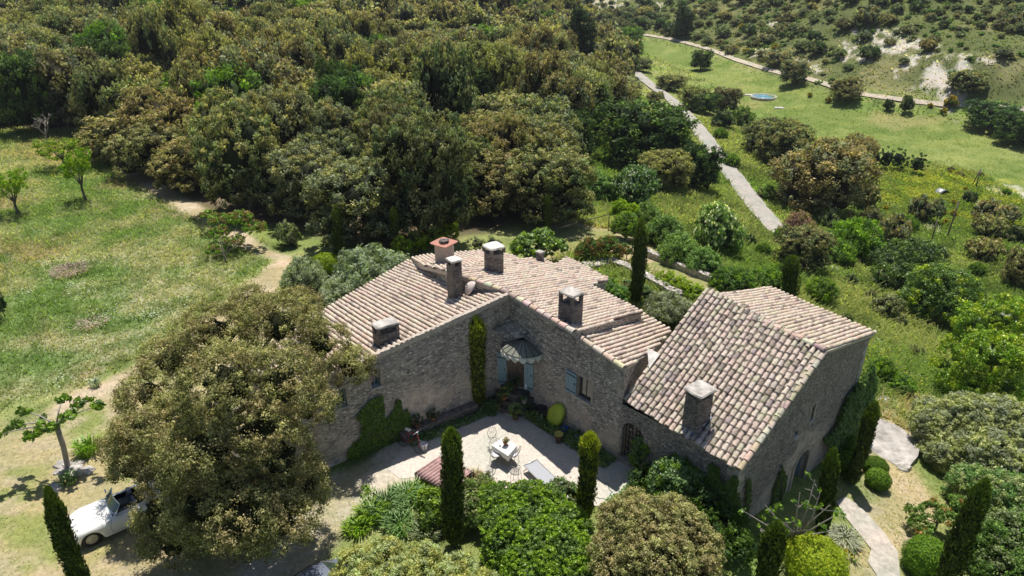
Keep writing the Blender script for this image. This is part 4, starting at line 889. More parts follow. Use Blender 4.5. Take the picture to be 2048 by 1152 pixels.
hl.sort(key=lambda a: -a[3] / a[0]); BL = {'b_sage': 'pale sage garrigue bush on the rocky hillside beyond the track', 'b_dark': 'dark green garrigue bush on the rocky hillside beyond the track', 'b_grey': 'grey garrigue bush on the rocky hillside beyond the track', 'b_gorse': 'yellow flowering broom bush on the hillside beyond the track', 'b_brown': 'brownish garrigue bush on the rocky hillside beyond the track'}
def hlab(key, x, y, z, r):
    px, py = proj((x, y, z)); c = {'b_sage': 'pale sage', 'b_dark': 'dark green', 'b_grey': 'grey', 'b_gorse': 'yellow flowering', 'b_brown': 'brownish'}[key]; s = 'tiny' if r < .9 else 'small' if r < 1.3 else 'medium' if r < 2 else 'big'
    w_ = next(t for a, t in [(1300, 'beyond the tall pine'), (1420, 'behind the round pine'), (1530, 'above the lone tree'), (1650, 'above the water tank'), (1780, 'near the middle outcrop'), (1900, 'near the largest marl outcrop'), (9999, 'towards the right corner')] if px < a)
    r_ = 'just above the track' if py > 140 - (1700 - px) * .15 else 'halfway up the hillside' if py > 60 else 'high on the hillside'
    return '%s %s bush %s, %s' % (s, c, w_, r_)
hm = []
for _ in range(5200):
    x, y = rng.uniform(20, 330), rng.uniform(120, 320); hm.append((x, y, 0, rng.uniform(.4, 1.1), rng.uniform(.4, 1.), int(rng.integers(0, 4))))
ha = np.array([(a[0], a[1]) for a in hm]); hk = inside(ha[:, 0], ha[:, 1], hp) & (fbm(ha[:, 0], ha[:, 1], 18, 4, 3) > .42); hzz = hz(ha[:, 0], ha[:, 1]); hm = [(a[0], a[1], float(z_), *a[3:]) for a, k_, z_ in zip(hm, hk, hzz) if k_]
for i, (y, x, z, r) in enumerate(hl):
    key = rng.choice(['b_sage', 'b_dark', 'b_grey', 'b_brown', 'b_gorse'], p=[.28, .3, .27, .11, .04])
    if i < 280: put(key, (x, y, z), r if key != 'b_gorse' else min(r, 1.3), r * rng.uniform(1., 1.35) if key != 'b_gorse' else 1.1, rng.uniform(0, 6.3), hlab(key, x, y, z, r), 'bush', 'garrigue bushes on the hillside', name='garrigue_bush' if key != 'b_gorse' else 'broom_bush')
    else: hm.append((x, y, z, r, r, int(rng.integers(0, 4))))
if len(hm) > 3:
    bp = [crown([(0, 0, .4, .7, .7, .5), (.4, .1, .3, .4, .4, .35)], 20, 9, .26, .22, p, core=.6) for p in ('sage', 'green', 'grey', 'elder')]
    mass('garrigue_scrub', hm, bp, [LEAF], label='low garrigue scrub scattered between the larger bushes of the hillside', cat='scrub')
print('hill', len(hl))
# ------------------------------------------------------------------ cypresses, each traced from its foot to its tip
def cypress(bx, by, tx, ty, wpx, label, n=2600, body_pal='cyp', top='cyp_lit', blunt=.5, z0=None, seed=0, twin=False, ls=.075):
    g_ = G(bx, by) if z0 is None else at(bx, by, z0); d = ray(tx, ty); k = g_.y / d[1]; H = CH + d[2] * k - g_.z; lean = d[0] * k - g_.x
    Rm = wpx / 2 * .86 * depth((g_.x, g_.y, g_.z + H / 2)) / CF; rg = np.random.default_rng(seed + 900)
    root = empty('cypress', g_, 0, label, 'cypress', 'cypresses around the farmhouse')
    n = int(n * max(1, H / 3.5)); t = rg.random(n)**.9; a = rg.uniform(0, 2 * math.pi, n)
    def prof(t): return np.clip(np.minimum((t / .06)**.4, 1) * (.82 + .18 * np.sin(t * 2.8)) * np.clip((1 - t) / (.26 - .16 * blunt), 0, 1)**.6, 0, 1)
    wob = 1 + .13 * np.sin(a * 3 + t * 14 + seed) * np.sin(t * 9 + seed) + .10 * np.sin(a * 7 + t * 31) + rg.normal(size=n) * .06 + .10 * np.sin(t * 5 + seed * 2)
    r = Rm * prof(t) * wob * rg.uniform(.82, 1.08, n); cx = lean * t + .06 * Rm * np.sin(t * 7 + seed)
    P = np.stack([cx + r * np.cos(a), r * np.sin(a), .12 + t * (H - .12)], 1)
    Nn = unit(np.stack([np.cos(a), np.sin(a), .25 + 0 * a], 1) + rg.normal(size=(n, 3)) * .45)
    tt = unit(np.stack([np.cos(a) * .35, np.sin(a) * .35, 1 + 0 * a], 1) + rg.normal(size=(n, 3)) * .18); b = unit(np.cross(Nn, tt)); s = (ls * rg.uniform(.6, 1.4, n))[:, None]
    V = np.stack([P - tt * s * .8, P + b * s * .38, P + tt * s * 1.5, P - b * s * .38], 1).reshape(-1, 3); F_ = np.arange(n * 4).reshape(n, 4)
    mixv = np.clip(rg.random(n) * .75 + np.clip((t - .72) * 3.2, 0, .75) + (rg.random(n) < .1) * .4 - .12, 0, 1)[:, None]  # tops lightened: sunlight put into the leaf colour
    Cc = np.array(PALS[body_pal][0]) * (1 - mixv) + np.array(PALS[top][1]) * mixv; Cc = np.repeat(Cc * rg.uniform(.7, 1.25, (n, 1)), 4, 0)
    # dense inner body
    m_, q = 12, 14; tv = np.linspace(0, .97, m_); rr = Rm * prof(tv) * .84
    vv = np.array([(lean * tv[i] + rr[i] * math.cos(2 * math.pi * j / q), rr[i] * math.sin(2 * math.pi * j / q), .1 + tv[i] * (H - .1)) for i in range(m_) for j in range(q)])
    ff = np.array([(i * q + j, i * q + (j + 1) % q, (i + 1) * q + (j + 1) % q, (i + 1) * q + j) for i in range(m_ - 1) for j in range(q)])
    F_ = np.r_[F_, ff + len(V)]; V = np.r_[V, vv]; Cc = np.r_[Cc, np.tile(np.array(PALS['cyp'][0]), (len(vv), 1))]
    np_mesh('crown', V, F_, Cc, [LEAFN], root); m = MB(); m.tube([(0, 0, -.3), (0, 0, .3), (lean * .3, 0, H * .4)], [.1, .08, .05], 6); m.build('trunk', BARK, root); return root
T('b_dark', -12, 600, 30, 50, 'dark bush edge cut by the left side of the meadow', 'bush', unit_h=1.0)
cypress(172, 1195, 92, 975, 44, 'slanting dark cypress in front of the white convertible at lower left', seed=1, blunt=0, n=4200, ls=.06)
cypress(957, 812, 948, 628, 42, 'cypress with a painted sunlit top clipped against the left courtyard wall', seed=2, blunt=1, top='lime', n=3800, ls=.06)
cypress(908, 1092, 902, 858, 46, 'tall dark cypress beside the corrugated shed in front of the courtyard', seed=3, blunt=1, n=4200, ls=.065)
cypress(1168, 1040, 1182, 866, 42, 'cypress with a sunlit top painted yellow-green at the front right corner of the gravel courtyard', seed=4, blunt=1, top='lime', n=3800, ls=.065)
cypress(1271, 610, 1284, 438, 33, 'pointed cypress by the roses behind the farmhouse', seed=5, blunt=0, n=2600)
cypress(1576, 606, 1586, 512, 36, 'cypress rising behind the far eave of the barn', seed=6, blunt=1)
cypress(680, 528, 672, 411, 25, 'tallest slim cypress before the wood, by the round clipped bush', seed=7, blunt=.6)
cypress(793, 508, 786, 414, 19, 'slim shaded cypress before the wood, behind the silver olive trees', seed=8, blunt=.3)
cypress(1095, 468, 1096, 392, 15, 'thin dark cypress in the wood shade behind the fig tree', seed=9, blunt=.5)
cypress(738, 235, 737, 158, 16, 'small cypress sticking up inside the wood', seed=10, blunt=.6)
cypress(1701, 968, 1752, 806, 29, 'dark leaning cypress between the barn gable and the clipped balls', seed=11, blunt=.8, n=3600)
cypress(1640, 1075, 1668, 899, 31, 'cypress in front of the arched gable door of the barn', seed=12, blunt=.7, n=3600)
cypress(1880, 1185, 1973, 960, 46, 'big leaning cypress at the lower right corner', seed=13, blunt=.6, n=4200)
cypress(1524, 1195, 1556, 1045, 50, 'broad short cypress at the bottom edge left of the lime green bush', seed=14, blunt=.2, n=4200)

# ------------------------------------------------------------------ large crowns placed lump by lump
def lumps(name, base, B, ncl, lpc, ls, cr, pal, pal2, mix, label, cat, tr=.2, seed=0, bark=BARK, mat=None, **kw):
    g_ = G(*base); root = empty(name, g_, 0, label, cat); bl = []
    for b in B:
        p = at(b[0], b[1], g_.z + b[2]) - g_; r = b[3]; bl.append((p.x, p.y, p.z, r, r * (b[4] if len(b) > 4 else 1), r * (b[5] if len(b) > 5 else .85)))
    m = MB(); rg = random.Random(seed); mid = Vector((0, 0, max(b[2] for b in bl) * .35))
    m.tube([(0, 0, -.3), (0, 0, .1), mid], [tr * 1.4, tr * 1.1, tr * .8], 8)
    for b in bl: c = Vector(b[:3]); q = mid.lerp(c, .5) + Vector((rg.uniform(-.2, .2), rg.uniform(-.2, .2), -.1)); m.tube([mid, q, c], [tr * .55, tr * .35, tr * .12], 5)
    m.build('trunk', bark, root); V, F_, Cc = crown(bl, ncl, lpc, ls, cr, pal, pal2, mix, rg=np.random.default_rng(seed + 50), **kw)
    np_mesh('crown', V, F_, Cc, [mat or LEAF], root); return root
OAKB = [(560,650,6.3,1.7),(430,668,6.2,1.6),(345,722,5.0,1.4),(640,690,5.2,1.35),(700,735,4.4,1.0),(285,865,3.7,1.3),(360,850,5.2,1.4),(455,770,7.2,1.7),(560,765,6.8,1.6),(612,815,4.8,1.15),(248,893,2.8,.85),
 (320,1045,2.0,.8),(385,1072,1.7,.7),(478,1060,1.8,.7),(312,1015,2.3,.75),(440,960,4.0,1.5),(560,915,4.2,1.4),(610,965,2.9,.9),(520,1000,2.8,1.0),(410,900,5.6,1.5),(262,940,2.5,.75),(300,790,4.4,1.3),(520,850,6.0,1.5),(340,960,3.4,1.1),(660,740,4.0,.9),(430,1000,2.9,1.0),(500,610,5.6,1.1),(600,610,5.2,1.0)]
OAKB += [(480,1040,3.8,1.3),(560,1045,3.2,1.2),(400,1015,3.8,1.3),(440,1000,2.2,1.2),(530,1000,2.0,1.2),(318,1080,1.5,.6),(345,1095,1.4,.7),(500,1085,1.4,.7),(545,1040,1.9,.8),(600,1010,2.0,.85),(420,1050,2.2,.9),(460,1010,3.3,1.0),(560,980,3.2,.9)]
OAKB = [(a, b, c, d * (.84 if c > 3 else .92)) for a, b, c, d in OAKB]
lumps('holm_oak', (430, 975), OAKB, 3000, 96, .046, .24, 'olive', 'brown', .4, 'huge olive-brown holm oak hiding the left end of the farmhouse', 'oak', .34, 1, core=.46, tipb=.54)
lumps('holm_oak', (1310, 1190), [(1300,1060,2.7,1.05),(1240,1045,2.2,.75),(1370,1060,2.3,.8),(1400,1100,1.9,.75),(1225,1110,1.9,.75),(1310,1120,2.6,1.1),(1270,1010,2.3,.55),(1340,1020,2.3,.6),(1380,1150,1.8,.9),(1240,1165,1.7,.8)], 1500, 64, .045, .13, 'brown', 'olive', .55, 'round yellow-brown holm oak at the bottom centre right', 'oak', .14, 2, tipb=.65)
lumps('flowering_shrub', (820, 1230), [(712,1128,1.5,.55),(770,1115,1.8,.6),(845,1122,1.9,.6),(915,1140,1.7,.55),(690,1165,1.3,.5),(810,1165,1.9,.8),(900,1180,1.8,.75),(965,1175,1.4,.5),(740,1175,1.7,.7)], 1200, 64, .045, .13, 'yolive', 'willow', .5, 'pale yellow-olive shrub along the bottom edge, over the dark car', 'shrub', .12, 3, tipb=.75)
lumps('climber_bush', (1075, 1130), [(1000,1000,.9,.8,1,.6),(1065,1020,1.1,1.25,1,.6),(1115,1055,1.0,1.1,1,.6),(1035,1065,1.1,1.2,1,.6),(1095,1095,1.1,1.2,1,.65),(1145,1110,.9,.9,1,.7),(1010,1105,.7,.8,1,.7),(1070,1140,.9,1.1,1,.7),(980,1035,.7,.6,1,.6),(965,978,.4,.35),(1135,1150,.8,.9)], 3000, 40, .045, .085, 'bright', 'green', .4, 'big mounded bright green bush covering the front of the courtyard', 'bush', .1, 4, mat=LEAFG, flat=.6)
lumps('fig_tree', (1075, 512), [(1050,490,1.3,.75),(1085,482,1.5,.8),(1110,492,1.2,.65),(1035,500,.8,.5),(1070,505,.9,.7)], 150, 30, .17, .22, 'elder', 'bright', .4, 'leafy fig tree just behind the small chimney', 'fig tree', .06, 5, mat=LEAFG, asp=1.15)
lumps('pomegranate_bush', (1200, 515), [(1180,495,1.0,.7),(1215,492,1.1,.75),(1245,502,.8,.5),(1165,505,.7,.5)], 420, 44, .055, .14, 'green', 'red', .5, 'orange-tipped pomegranate bush by the garden wall', 'bush', .05, 6)
lumps('cherry_tree', (452, 528), [(440,440,1.7,.75,1,.5),(480,435,2.,.8,1,.5),(510,455,1.5,.75,1,.5),(440,465,1.2,.7,1,.5),(415,430,1.4,.5,1,.5),(430,500,.6,.55,1,.6),(470,480,1.0,.6,1,.5)], 520, 40, .06, .14, 'bright', 'red', .42, 'red and green leaved small tree at the edge of the meadow path', 'tree', .06, 7, core=.4, mat=LEAFG)
lumps('climbing_vine', (1245, 455), [(1240,412,2.2,.5),(1262,420,2.1,.5),(1228,425,1.6,.35)], 120, 36, .08, .16, 'lime', 'bright', .5, 'yellow-green vine tops left of the pointed cypress', 'vine', .05, 8)
lumps('round_headed_tree', (1250, 478), [(1250,450,1.1,.9,1,1),(1268,462,.8,.7)], 220, 40, .075, .17, 'bright', 'green', .6, 'rounded dense green bush behind the pointed cypress', 'bush', .06, 9)
lumps('evergreen_bush', (1830, 580), [(1795,515,2.0,1.6),(1840,520,2.6,1.9),(1780,545,1.4,1.3),(1815,555,1.8,1.5),(1760,520,1.2,.9)], 700, 44, .10, .28, 'green', 'dark', .45, 'left half of the pair of big green domed bushes on the slope', 'bush', .14, 10, mat=LEAFG)
lumps('evergreen_bush', (1890, 640), [(1870,570,2.8,1.7),(1910,580,2.6,1.6),(1850,600,1.8,1.5),(1900,615,1.7,1.5),(1935,600,1.6,1.1),(1820,600,1.1,.9)], 800, 44, .10, .28, 'green', 'lime', .3, 'right half of the pair of big green domed bushes, lime on top', 'bush', .14, 11, mat=LEAFG)
lumps('walnut_tree', (1975, 830), [(1960,650,4.5,1.3),(2010,640,5,1.5),(1920,700,3.2,1.0),(1985,710,4.4,1.5),(2035,720,4.0,1.4),(1945,760,2.6,1.1),(2010,770,3.0,1.2),(2050,660,4,1.2),(1900,760,1.6,.6),(1880,730,1.8,.45)], 1300, 40, .075, .2, 'bright', 'lime', .4, 'loose bright green tree at the right edge', 'tree', .16, 12, core=.45, mat=LEAFG)
lumps('white_willow', (1950, 945), [(1870,850,1.8,1.0),(1935,835,2.3,1.25),(2000,840,2.3,1.25),(1895,905,1.3,1.0),(1965,905,1.8,1.25),(2035,880,2.,1.1),(1850,895,.8,.65),(2040,940,1.5,1.),(1860,820,1.6,.7)], 2600, 44, .06, .16, 'willow', 'silver', .45, 'pale silvery willow mass below the right edge tree', 'willow', .12, 13, asp=2.2, core=.55)
lumps('mixed_shrub', (1985, 1040), [(1940,965,1.3,.8),(1990,980,1.6,.9),(2035,990,1.5,.9),(1960,1020,.9,.7),(2010,1040,1.,.8),(1915,985,.7,.5)], 900, 44, .06, .15, 'willow', 'elder', .5, 'grey-green shrub below the silvery willow', 'shrub', .1, 14)
lumps('laurel_shrub', (2010, 1170), [(1985,1085,1.2,.9),(2035,1075,1.4,1.),(2000,1130,.9,.9),(2045,1140,1.,.9)], 420, 50, .07, .2, 'sage', 'green', .5, 'dark shrub in the lower right corner', 'shrub', .1, 15)
lumps('small_tree', (1870, 1060), [(1870,1020,1.1,.45,1,.4),(1900,1035,1.0,.45,1,.4),(1840,1050,.8,.4,1,.35),(1830,1025,1.0,.3,1,.3),(1925,1010,1.2,.4)], 120, 34, .085, .16, 'green', 'red', .25, 'thin drooping tree above the round green bush at lower right', 'tree', .05, 16, core=0)
lumps('bay_shrub', (1350, 1010), [(1340,950,1.5,.62),(1375,965,1.4,.6),(1330,975,1.1,.55),(1365,990,.9,.55),(1352,925,1.7,.28)], 380, 44, .07, .15, 'elder', 'bright', .3, 'sunlit green shrub standing in the shade of the barn', 'shrub', .06, 17, mat=LEAFG)
lumps('bay_shrub', (1290, 950), [(1290,890,1.3,.42),(1305,905,1.1,.4),(1280,915,.8,.4),(1318,880,1.5,.3)], 170, 40, .075, .14, 'elder', 'bright', .3, 'leafy shrub beside the glazed arched door', 'shrub', .05, 18, mat=LEAFG)
lumps('dark_shrub', (1395, 1010), [(1390,930,1.6,.7),(1420,965,1.3,.8),(1350,900,1.5,.6),(1410,1010,.9,.8),(1370,880,1.7,.5),(1290,960,.5,.5),(1330,1000,.5,.6),(1440,1030,.8,.7),(1460,1090,.6,.7)], 620, 44, .075, .2, 'ivy', 'dark', .4, 'dark evergreen mass filling the shade along the barn wall', 'shrub', .08, 19)
lumps('rose_bush', (1130, 1020), [(1120,975,.7,.35),(1145,985,.8,.4),(1160,1000,.6,.35),(1105,990,.5,.3)], 170, 36, .05, .12, 'sage', 'elder', .5, 'rose bush beside the lounger with a few red blooms', 'rose bush', .03, 20)
lumps('garden_bush', (868, 1058), [(860,1000,.9,.45,1,.9),(880,1015,.8,.45),(862,1035,.5,.4)], 260, 44, .055, .13, 'bright', 'green', .45, 'small bright green bush left of the tall dark cypress', 'bush', .04, 21, mat=LEAFG)
lumps('garden_bush', (945, 1050), [(940,985,.7,.45),(930,1010,.9,.5),(955,1020,.7,.45),(925,1040,.5,.4),(970,960,.5,.3)], 260, 44, .055, .14, 'sage', 'green', .5, 'grey-green bush between the tall dark cypress and the big mound', 'bush', .04, 22)
lumps('rose_bush', (1235, 605), [(1222,575,.9,.5),(1240,590,.8,.5),(1210,590,.6,.4)], 140, 36, .07, .15, 'elder', 'bright', .4, 'rose bush with red flowers left of the pointed cypress', 'rose bush', .04, 23)
lumps('rose_bush', (1262, 600), [(1258,575,.8,.45),(1290,585,.7,.4)], 110, 36, .07, .15, 'sage', 'elder', .4, 'grey-leaved rose bush around the foot of the pointed cypress', 'rose bush', .04, 24)
# clipped balls
def ball(cx, cy, rx, ry, label, pal, seed, n=3600, zc=.9, name='clipped_bush', dist=None, k=.75, ls=.04):
    g_ = G(cx, cy + ry * k); s = depth(g_) / CF; rr = rx * s; rg = np.random.default_rng(seed + 70); root = empty(name, g_, 0, label, 'clipped bush')
    d = unit(rg.normal(size=(n, 3))); d = d[d[:, 2] > -.75]; n = len(d); hh = ry * s * 1.05
    P = d * np.array([rr, rr, hh * .95]) * (rg.uniform(.93, 1.04, (n, 1)) + .05 * np.sin(d[:, [0]] * 9 + seed) * np.cos(d[:, [1]] * 8)) + np.array([0, 0, hh * .8])
    V, F_ = quads(P, unit(d + rg.normal(size=(n, 3)) * .5), ls, 1.9, rg); t = np.clip(rg.random((n, 1)) * .7 + d[:, 2:] * .35, 0, 1); Cc = np.array(PALS[pal][0]) * (1 - t) + np.array(PALS[pal][1]) * t
    Cc = np.repeat(Cc * rg.uniform(.8, 1.2, (n, 1)), 4, 0); v, f = ICO; v = v * np.array([rr, rr, hh * .95]) * .93 + np.array([0, 0, hh * .8])
    F_ = np.r_[F_, f + len(V)]; V = np.r_[V, v]; Cc = np.r_[Cc, np.tile(PALS[pal][0], (len(v), 1))]
    np_mesh('foliage', V, F_, Cc, [LEAF], root); m = MB(); m.tube([(0, 0, -.1), (0, 0, hh * .6)], [.05, .03], 5); m.build('stem', BARK, root); return root
ball(1625, 1118, 60, 47, 'large lime green domed bush at the bottom beside the stone path', 'lime', 1, 6500, ls=.045); ball(1846, 1112, 46, 42, 'round glossy green clipped bush right of the stone path', 'bright', 2, 5000, ls=.045)
ball(1752, 957, 24, 21, 'front clipped box ball on the lawn', 'box', 3); ball(1748, 932, 23, 20, 'clipped box ball just behind the front one', 'box', 4); ball(1697, 888, 22, 20, 'shaded box ball by the ivy corner of the barn', 'box', 5); ball(1690, 925, 26, 24, 'shaded box block beside the gable door', 'box', 6)
ball(653, 528, 29, 21, 'vivid green clipped ball beside the silver olive trees', 'lime', 7, 3600, ls=.06)
# hedge and border plants behind the house
T('b_silver', 748, 550, 82, 52, 'larger silvery olive tree behind the left wing roof', 'olive tree', unit_h=1.0, k=.7)
T('b_silver', 614, 556, 50, 38, 'smaller silvery olive tree left of the larger one', 'olive tree', unit_h=1.0, k=.7); T('b_silver', 690, 590, 60, 30, 'low silvery olive growing against the left wing roof edge', 'olive tree', unit_h=1.0, k=.7)
T('b_silver', 1335, 618, 54, 34, 'wispy silvery olive tree between the farmhouse roof and the barn', 'olive tree', unit_h=1.0)
def hedge(pts, w, h, pal, pal2, label, n=200, name='hedge', ls=.07):
    Pw = [G(*p) for p in pts]; o = Pw[0]; bl = []
    for a, b in zip(Pw[:-1], Pw[1:]):
        k = max(1, int((b - a).length / (w * .7)))
        for i in range(k): p = a.lerp(b, i / k) - o; bl.append((p.x, p.y, h * .55 + p.z, w * random.uniform(.5, .65), w * random.uniform(.5, .65), h * random.uniform(.42, .58)))
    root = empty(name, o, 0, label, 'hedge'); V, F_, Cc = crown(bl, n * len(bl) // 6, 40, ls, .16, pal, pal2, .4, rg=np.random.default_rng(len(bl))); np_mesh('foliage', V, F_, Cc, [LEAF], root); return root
hedge([(805, 517), (835, 507), (870, 492), (900, 480), (925, 470)], 1.0, 1.5, 'lime', 'bright', 'yellow-green clipped hedge running behind the hip chimneys', 260)
hedge([(955, 500), (985, 498), (1010, 490)], 1.1, .9, 'grey', 'sage', 'straggly rambler behind the oval chimney', 120, 'rambler', .06)
hedge([(1745, 340), (1790, 342), (1830, 350), (1865, 350)], 2.2, 3.0, 'dark', 'green', 'dark hedge row at the near edge of the green field', 170, 'hedge', .14)
T('b_flower', 1268, 378, 54, 42, 'flowering elder full of cream blossom below the dark tree', 'elder', unit_h=1.0, k=.75); T('b_flower', 1428, 462, 54, 50, 'larger flowering elder with cream blossom heads on the slope', 'elder', unit_h=1.0, k=.75)
for cx, cy, rx, ry, lab in [(1325, 465, 45, 34, 'leafy hedge shrub left of the larger flowering elder'), (1355, 500, 48, 34, 'leafy hedge shrub below the larger flowering elder, by the outer wall'), (1405, 525, 44, 30, 'leafy hedge shrub overhanging the outer garden wall'), (1190, 372, 48, 30, 'green bramble mound below the grey-green oak'), (1290, 430, 34, 24, 'leafy shrub between the two flowering elders')]: T('b_elder', cx, cy, rx, ry, lab, 'shrub', unit_h=1.0)
for cx, cy, rx, ry, key, lab, cat in [(1465, 560, 50, 24, 'b_mid', 'low green shrub at the corner of the outer garden wall', 'shrub'), (1530, 560, 44, 26, 'b_mid', 'low green shrub behind the barn roof left of the barn cypress', 'shrub'), (1600, 500, 52, 44, 'oakn4', 'olive-brown shrubby oak above the barn cypress', 'oak'), (1597, 447, 32, 22, 'b_purple', 'purple-brown smoke bush at the bottom end of the road', 'smoke bush'),
   (1702, 478, 60, 42, 'b_bright', 'fresh light green bush on the slope right of the purple one', 'bush'), (1672, 505, 42, 26, 'b_mid', 'mid green bush below the fresh light green one', 'bush'), (1780, 460, 34, 34, 'b_grey', 'grey-brown bush right of the fresh green one', 'bush'), (1845, 420, 32, 30, 'b_grey', 'grey-green round bush below the little culvert arch', 'bush'), (1812, 448, 24, 18, 'b_mid', 'low dark green bush beside the grey-green round one', 'bush'), (1725, 395, 30, 30, 'b_brown', 'brownish bush below the largest brown tree', 'bush'),
   (1640, 580, 36, 26, 'b_mid', 'green bush right of the barn cypress', 'bush'), (1985, 425, 40, 26, 'b_grey', 'grey bush above the brown pair at the right', 'bush'), (1975, 455, 34, 24, 'b_brown', 'upper brown bush at the right edge slope', 'bush'), (1965, 500, 36, 24, 'b_brown', 'lower brown bush at the right edge slope', 'bush'), (2030, 540, 30, 40, 'oak1', 'brown oak cut by the right edge', 'oak'), (1935, 395, 16, 14, 'b_dark', 'small dark bush at the foot of the crossed poles', 'bush'),
   (1772, 612, 34, 22, 'b_sage', 'pale weed clump on the slope below the domed bushes', 'bush'), (1352, 235, 18, 13, 'b_sage', 'pale roadside shrub at the near verge below the wood corner', 'shrub'), (1462, 322, 18, 14, 'b_mid', 'green roadside shrub hugging the left verge of the road', 'shrub'), (1530, 385, 18, 14, 'b_green', 'green shrub on the far verge under the big brown tree', 'shrub'), (1440, 268, 16, 12, 'b_mid', 'small green shrub on the far verge of the road bend', 'shrub'), (1310, 195, 18, 12, 'b_grey', 'grey shrub at the wood side of the road', 'shrub'), (1760, 735, 30, 22, 'b_mid', 'low green clump at the corner of the barn roof', 'bush'), (1800, 765, 34, 16, 'b_mid', 'low green clump along the dry stone edging', 'bush'), (578, 470, 26, 26, 'b_sage', 'small pale shrub in the shade of the wood edge', 'shrub'), (428, 375, 0, 0, '', '', '')][:-1]:
    T(key, cx, cy, rx, ry, lab, cat, unit_h=1.9 if key.startswith('oak') else 1.0)
for i, (cx, cy, r) in enumerate([(1560, 470, 20), (1655, 440, 22), (1740, 430, 22), (1890, 385, 8), (1760, 560, 22), (1735, 520, 16), (1700, 560, 14), (1880, 500, 10), (2000, 500, 16), (2030, 470, 24), (1950, 540, 20), (1900, 340, 8), (1920, 350, 8), (1470, 500, 16), (1500, 480, 14), (1525, 500, 18), (1800, 640, 14), (1830, 700, 14), (1560, 540, 18), (1690, 640, 16), (2010, 385, 10), (1960, 350, 7), (1740, 590, 12)]):
    T(['b_mid', 'b_sage', 'b_grey', 'b_mid', 'b_dark'][i % 5], cx, cy, r, r * .8, ('little ' if r < 13 else 'small ' if r < 19 else 'wider ') + ['mid green', 'pale sage', 'grey', 'leafy green', 'dark'][i % 5] + ' bush ' + ('just right of the barn roof' if cy > 580 else 'between road end and barn cypress' if cx < 1600 else 'on the slope left of the domed bushes' if cx < 1790 else 'in the weeds by the culvert arch' if cy < 400 else 'between the poles and the right edge' if cx > 1940 else 'around the foot of the leaning poles'), 'bush', 'small bushes on the slope', unit_h=1.0, name='slope_bush')
for cx, cy, r in [(1885, 425, 8), (1905, 428, 9), (1890, 445, 8), (1905, 405, 7), (1880, 400, 6), (1768, 417, 8), (1930, 378, 6), (1960, 350, 7), (1900, 345, 7), (1915, 347, 6), (1965, 440, 7), (1960, 500, 9), (1860, 210, 6), (1620, 190, 6), (690, 215, 8), (465, 85, 9), (1195, 248, 9), (1066, 60, 5), (1655, 200, 7), (1885, 222, 8)]:
    T('b_gorse', cx, cy, r, r * .8, 'small bright yellow broom bush in rough ground', 'broom bush', 'yellow broom bushes', unit_h=1.0, name='broom_bush')
# orchard trees
T('fruit', 38, 388, 44, 44, 'orchard tree at the left edge of the meadow', 'orchard tree', k=.95, unit_h=1.75); T('fruit', 172, 352, 38, 52, 'orchard tree with leaning trunk in the middle of the upper meadow', 'orchard tree', k=.95, unit_h=1.75); T('fruit', 130, 310, 50, 28, 'spreading orchard tree below the bare dead one', 'orchard tree', k=.9, unit_h=1.75)
g_ = G(96, 290); m = MB(); rg = random.Random(4); root = empty('bare_tree', g_, 0, 'small bare dead tree at the top of the meadow', 'tree')
def branch(m, p, d, l, r, n, rg):
    q = p + d * l; m.tube([p, p.lerp(q, .5) + Vector((rg.uniform(-1, 1), rg.uniform(-1, 1), 0)) * l * .06, q], [r, r * .8, r * .6], 5)
    if n:
        for _ in range(3): branch(m, q, (d + Vector((rg.uniform(-.9, .9), rg.uniform(-.9, .9), rg.uniform(-.2, .5)))).normalized(), l * rg.uniform(.6, .85), r * .6, n - 1, rg)
branch(m, Vector((0, 0, -.1)), Vector((.05, 0, 1)), 1.1, .12, 4, rg); m.build('trunk', BARKP, root)
# young tree with umbrella leaves by the car
g_ = G(137, 938); root = empty('young_mulberry', g_, 0, 'young pollarded tree with sparse flat leaf clumps above the white car', 'tree')
tp = at(113, 850, 2.35) - g_; m = MB(); m.tube([(0, 0, -.2), (0, 0, .1), tp * .5 + Vector((.04, 0, 0)), tp], [.14, .11, .10, .11], 8); bl = []
for px, py, z in [(85, 840, 2.5), (78, 862, 2.4), (30, 850, 2.5), (-5, 870, 2.4), (50, 822, 2.6), (110, 848, 2.7), (140, 828, 2.8), (160, 805, 2.9), (175, 800, 3), (192, 812, 2.9), (98, 858, 2.4), (150, 818, 2.8), (60, 868, 2.3), (125, 800, 3.0)]:
    c = at(px, py, z) - g_; m.tube([tp, tp.lerp(c, .5) + Vector((0, 0, .1)), c], [.045, .03, .012], 5); bl.append((c.x, c.y, c.z, .22, .22, .10))
m.build('trunk', BARKP, root); V, F_, Cc = crown(bl, 110, 12, .13, .14, 'green', 'bright', .6, core=0, low=-1, asp=1.7, flat=.4); np_mesh('crown', V, F_, Cc, [LEAFG], root)
# half bare fig by the gable door
g_ = G(1580, 1085); root = empty('bare_fig', g_, 0, 'half bare fig with pale crooked branches beside the barn gable', 'fig tree'); m = MB(); rg = random.Random(9); bl = []
for px, py, z in [(1500, 1030, 1.6), (1530, 1010, 1.9), (1600, 985, 2.3), (1640, 985, 2.4), (1660, 1010, 1.9), (1560, 1040, 1.5), (1690, 1020, 1.4), (1610, 1060, 1.2), (1520, 1060, 1.), (1670, 1060, 1.), (1630, 960, 2.6)]:
    c = at(px, py, z) - g_; md_ = c * .5 + Vector((rg.uniform(-.25, .25), rg.uniform(-.2, .2), .1)); m.tube([(0, 0, -.1), md_, c], [.045, .03, .012], 5)
    for _ in range(3): q = md_.lerp(c, rg.uniform(.3, 1)); e_ = q + Vector((rg.uniform(-.4, .4), rg.uniform(-.3, .3), rg.uniform(0, .35))); m.tube([q, e_], [.016, .006], 4); bl.append((e_.x, e_.y, e_.z, .1, .1, .08))
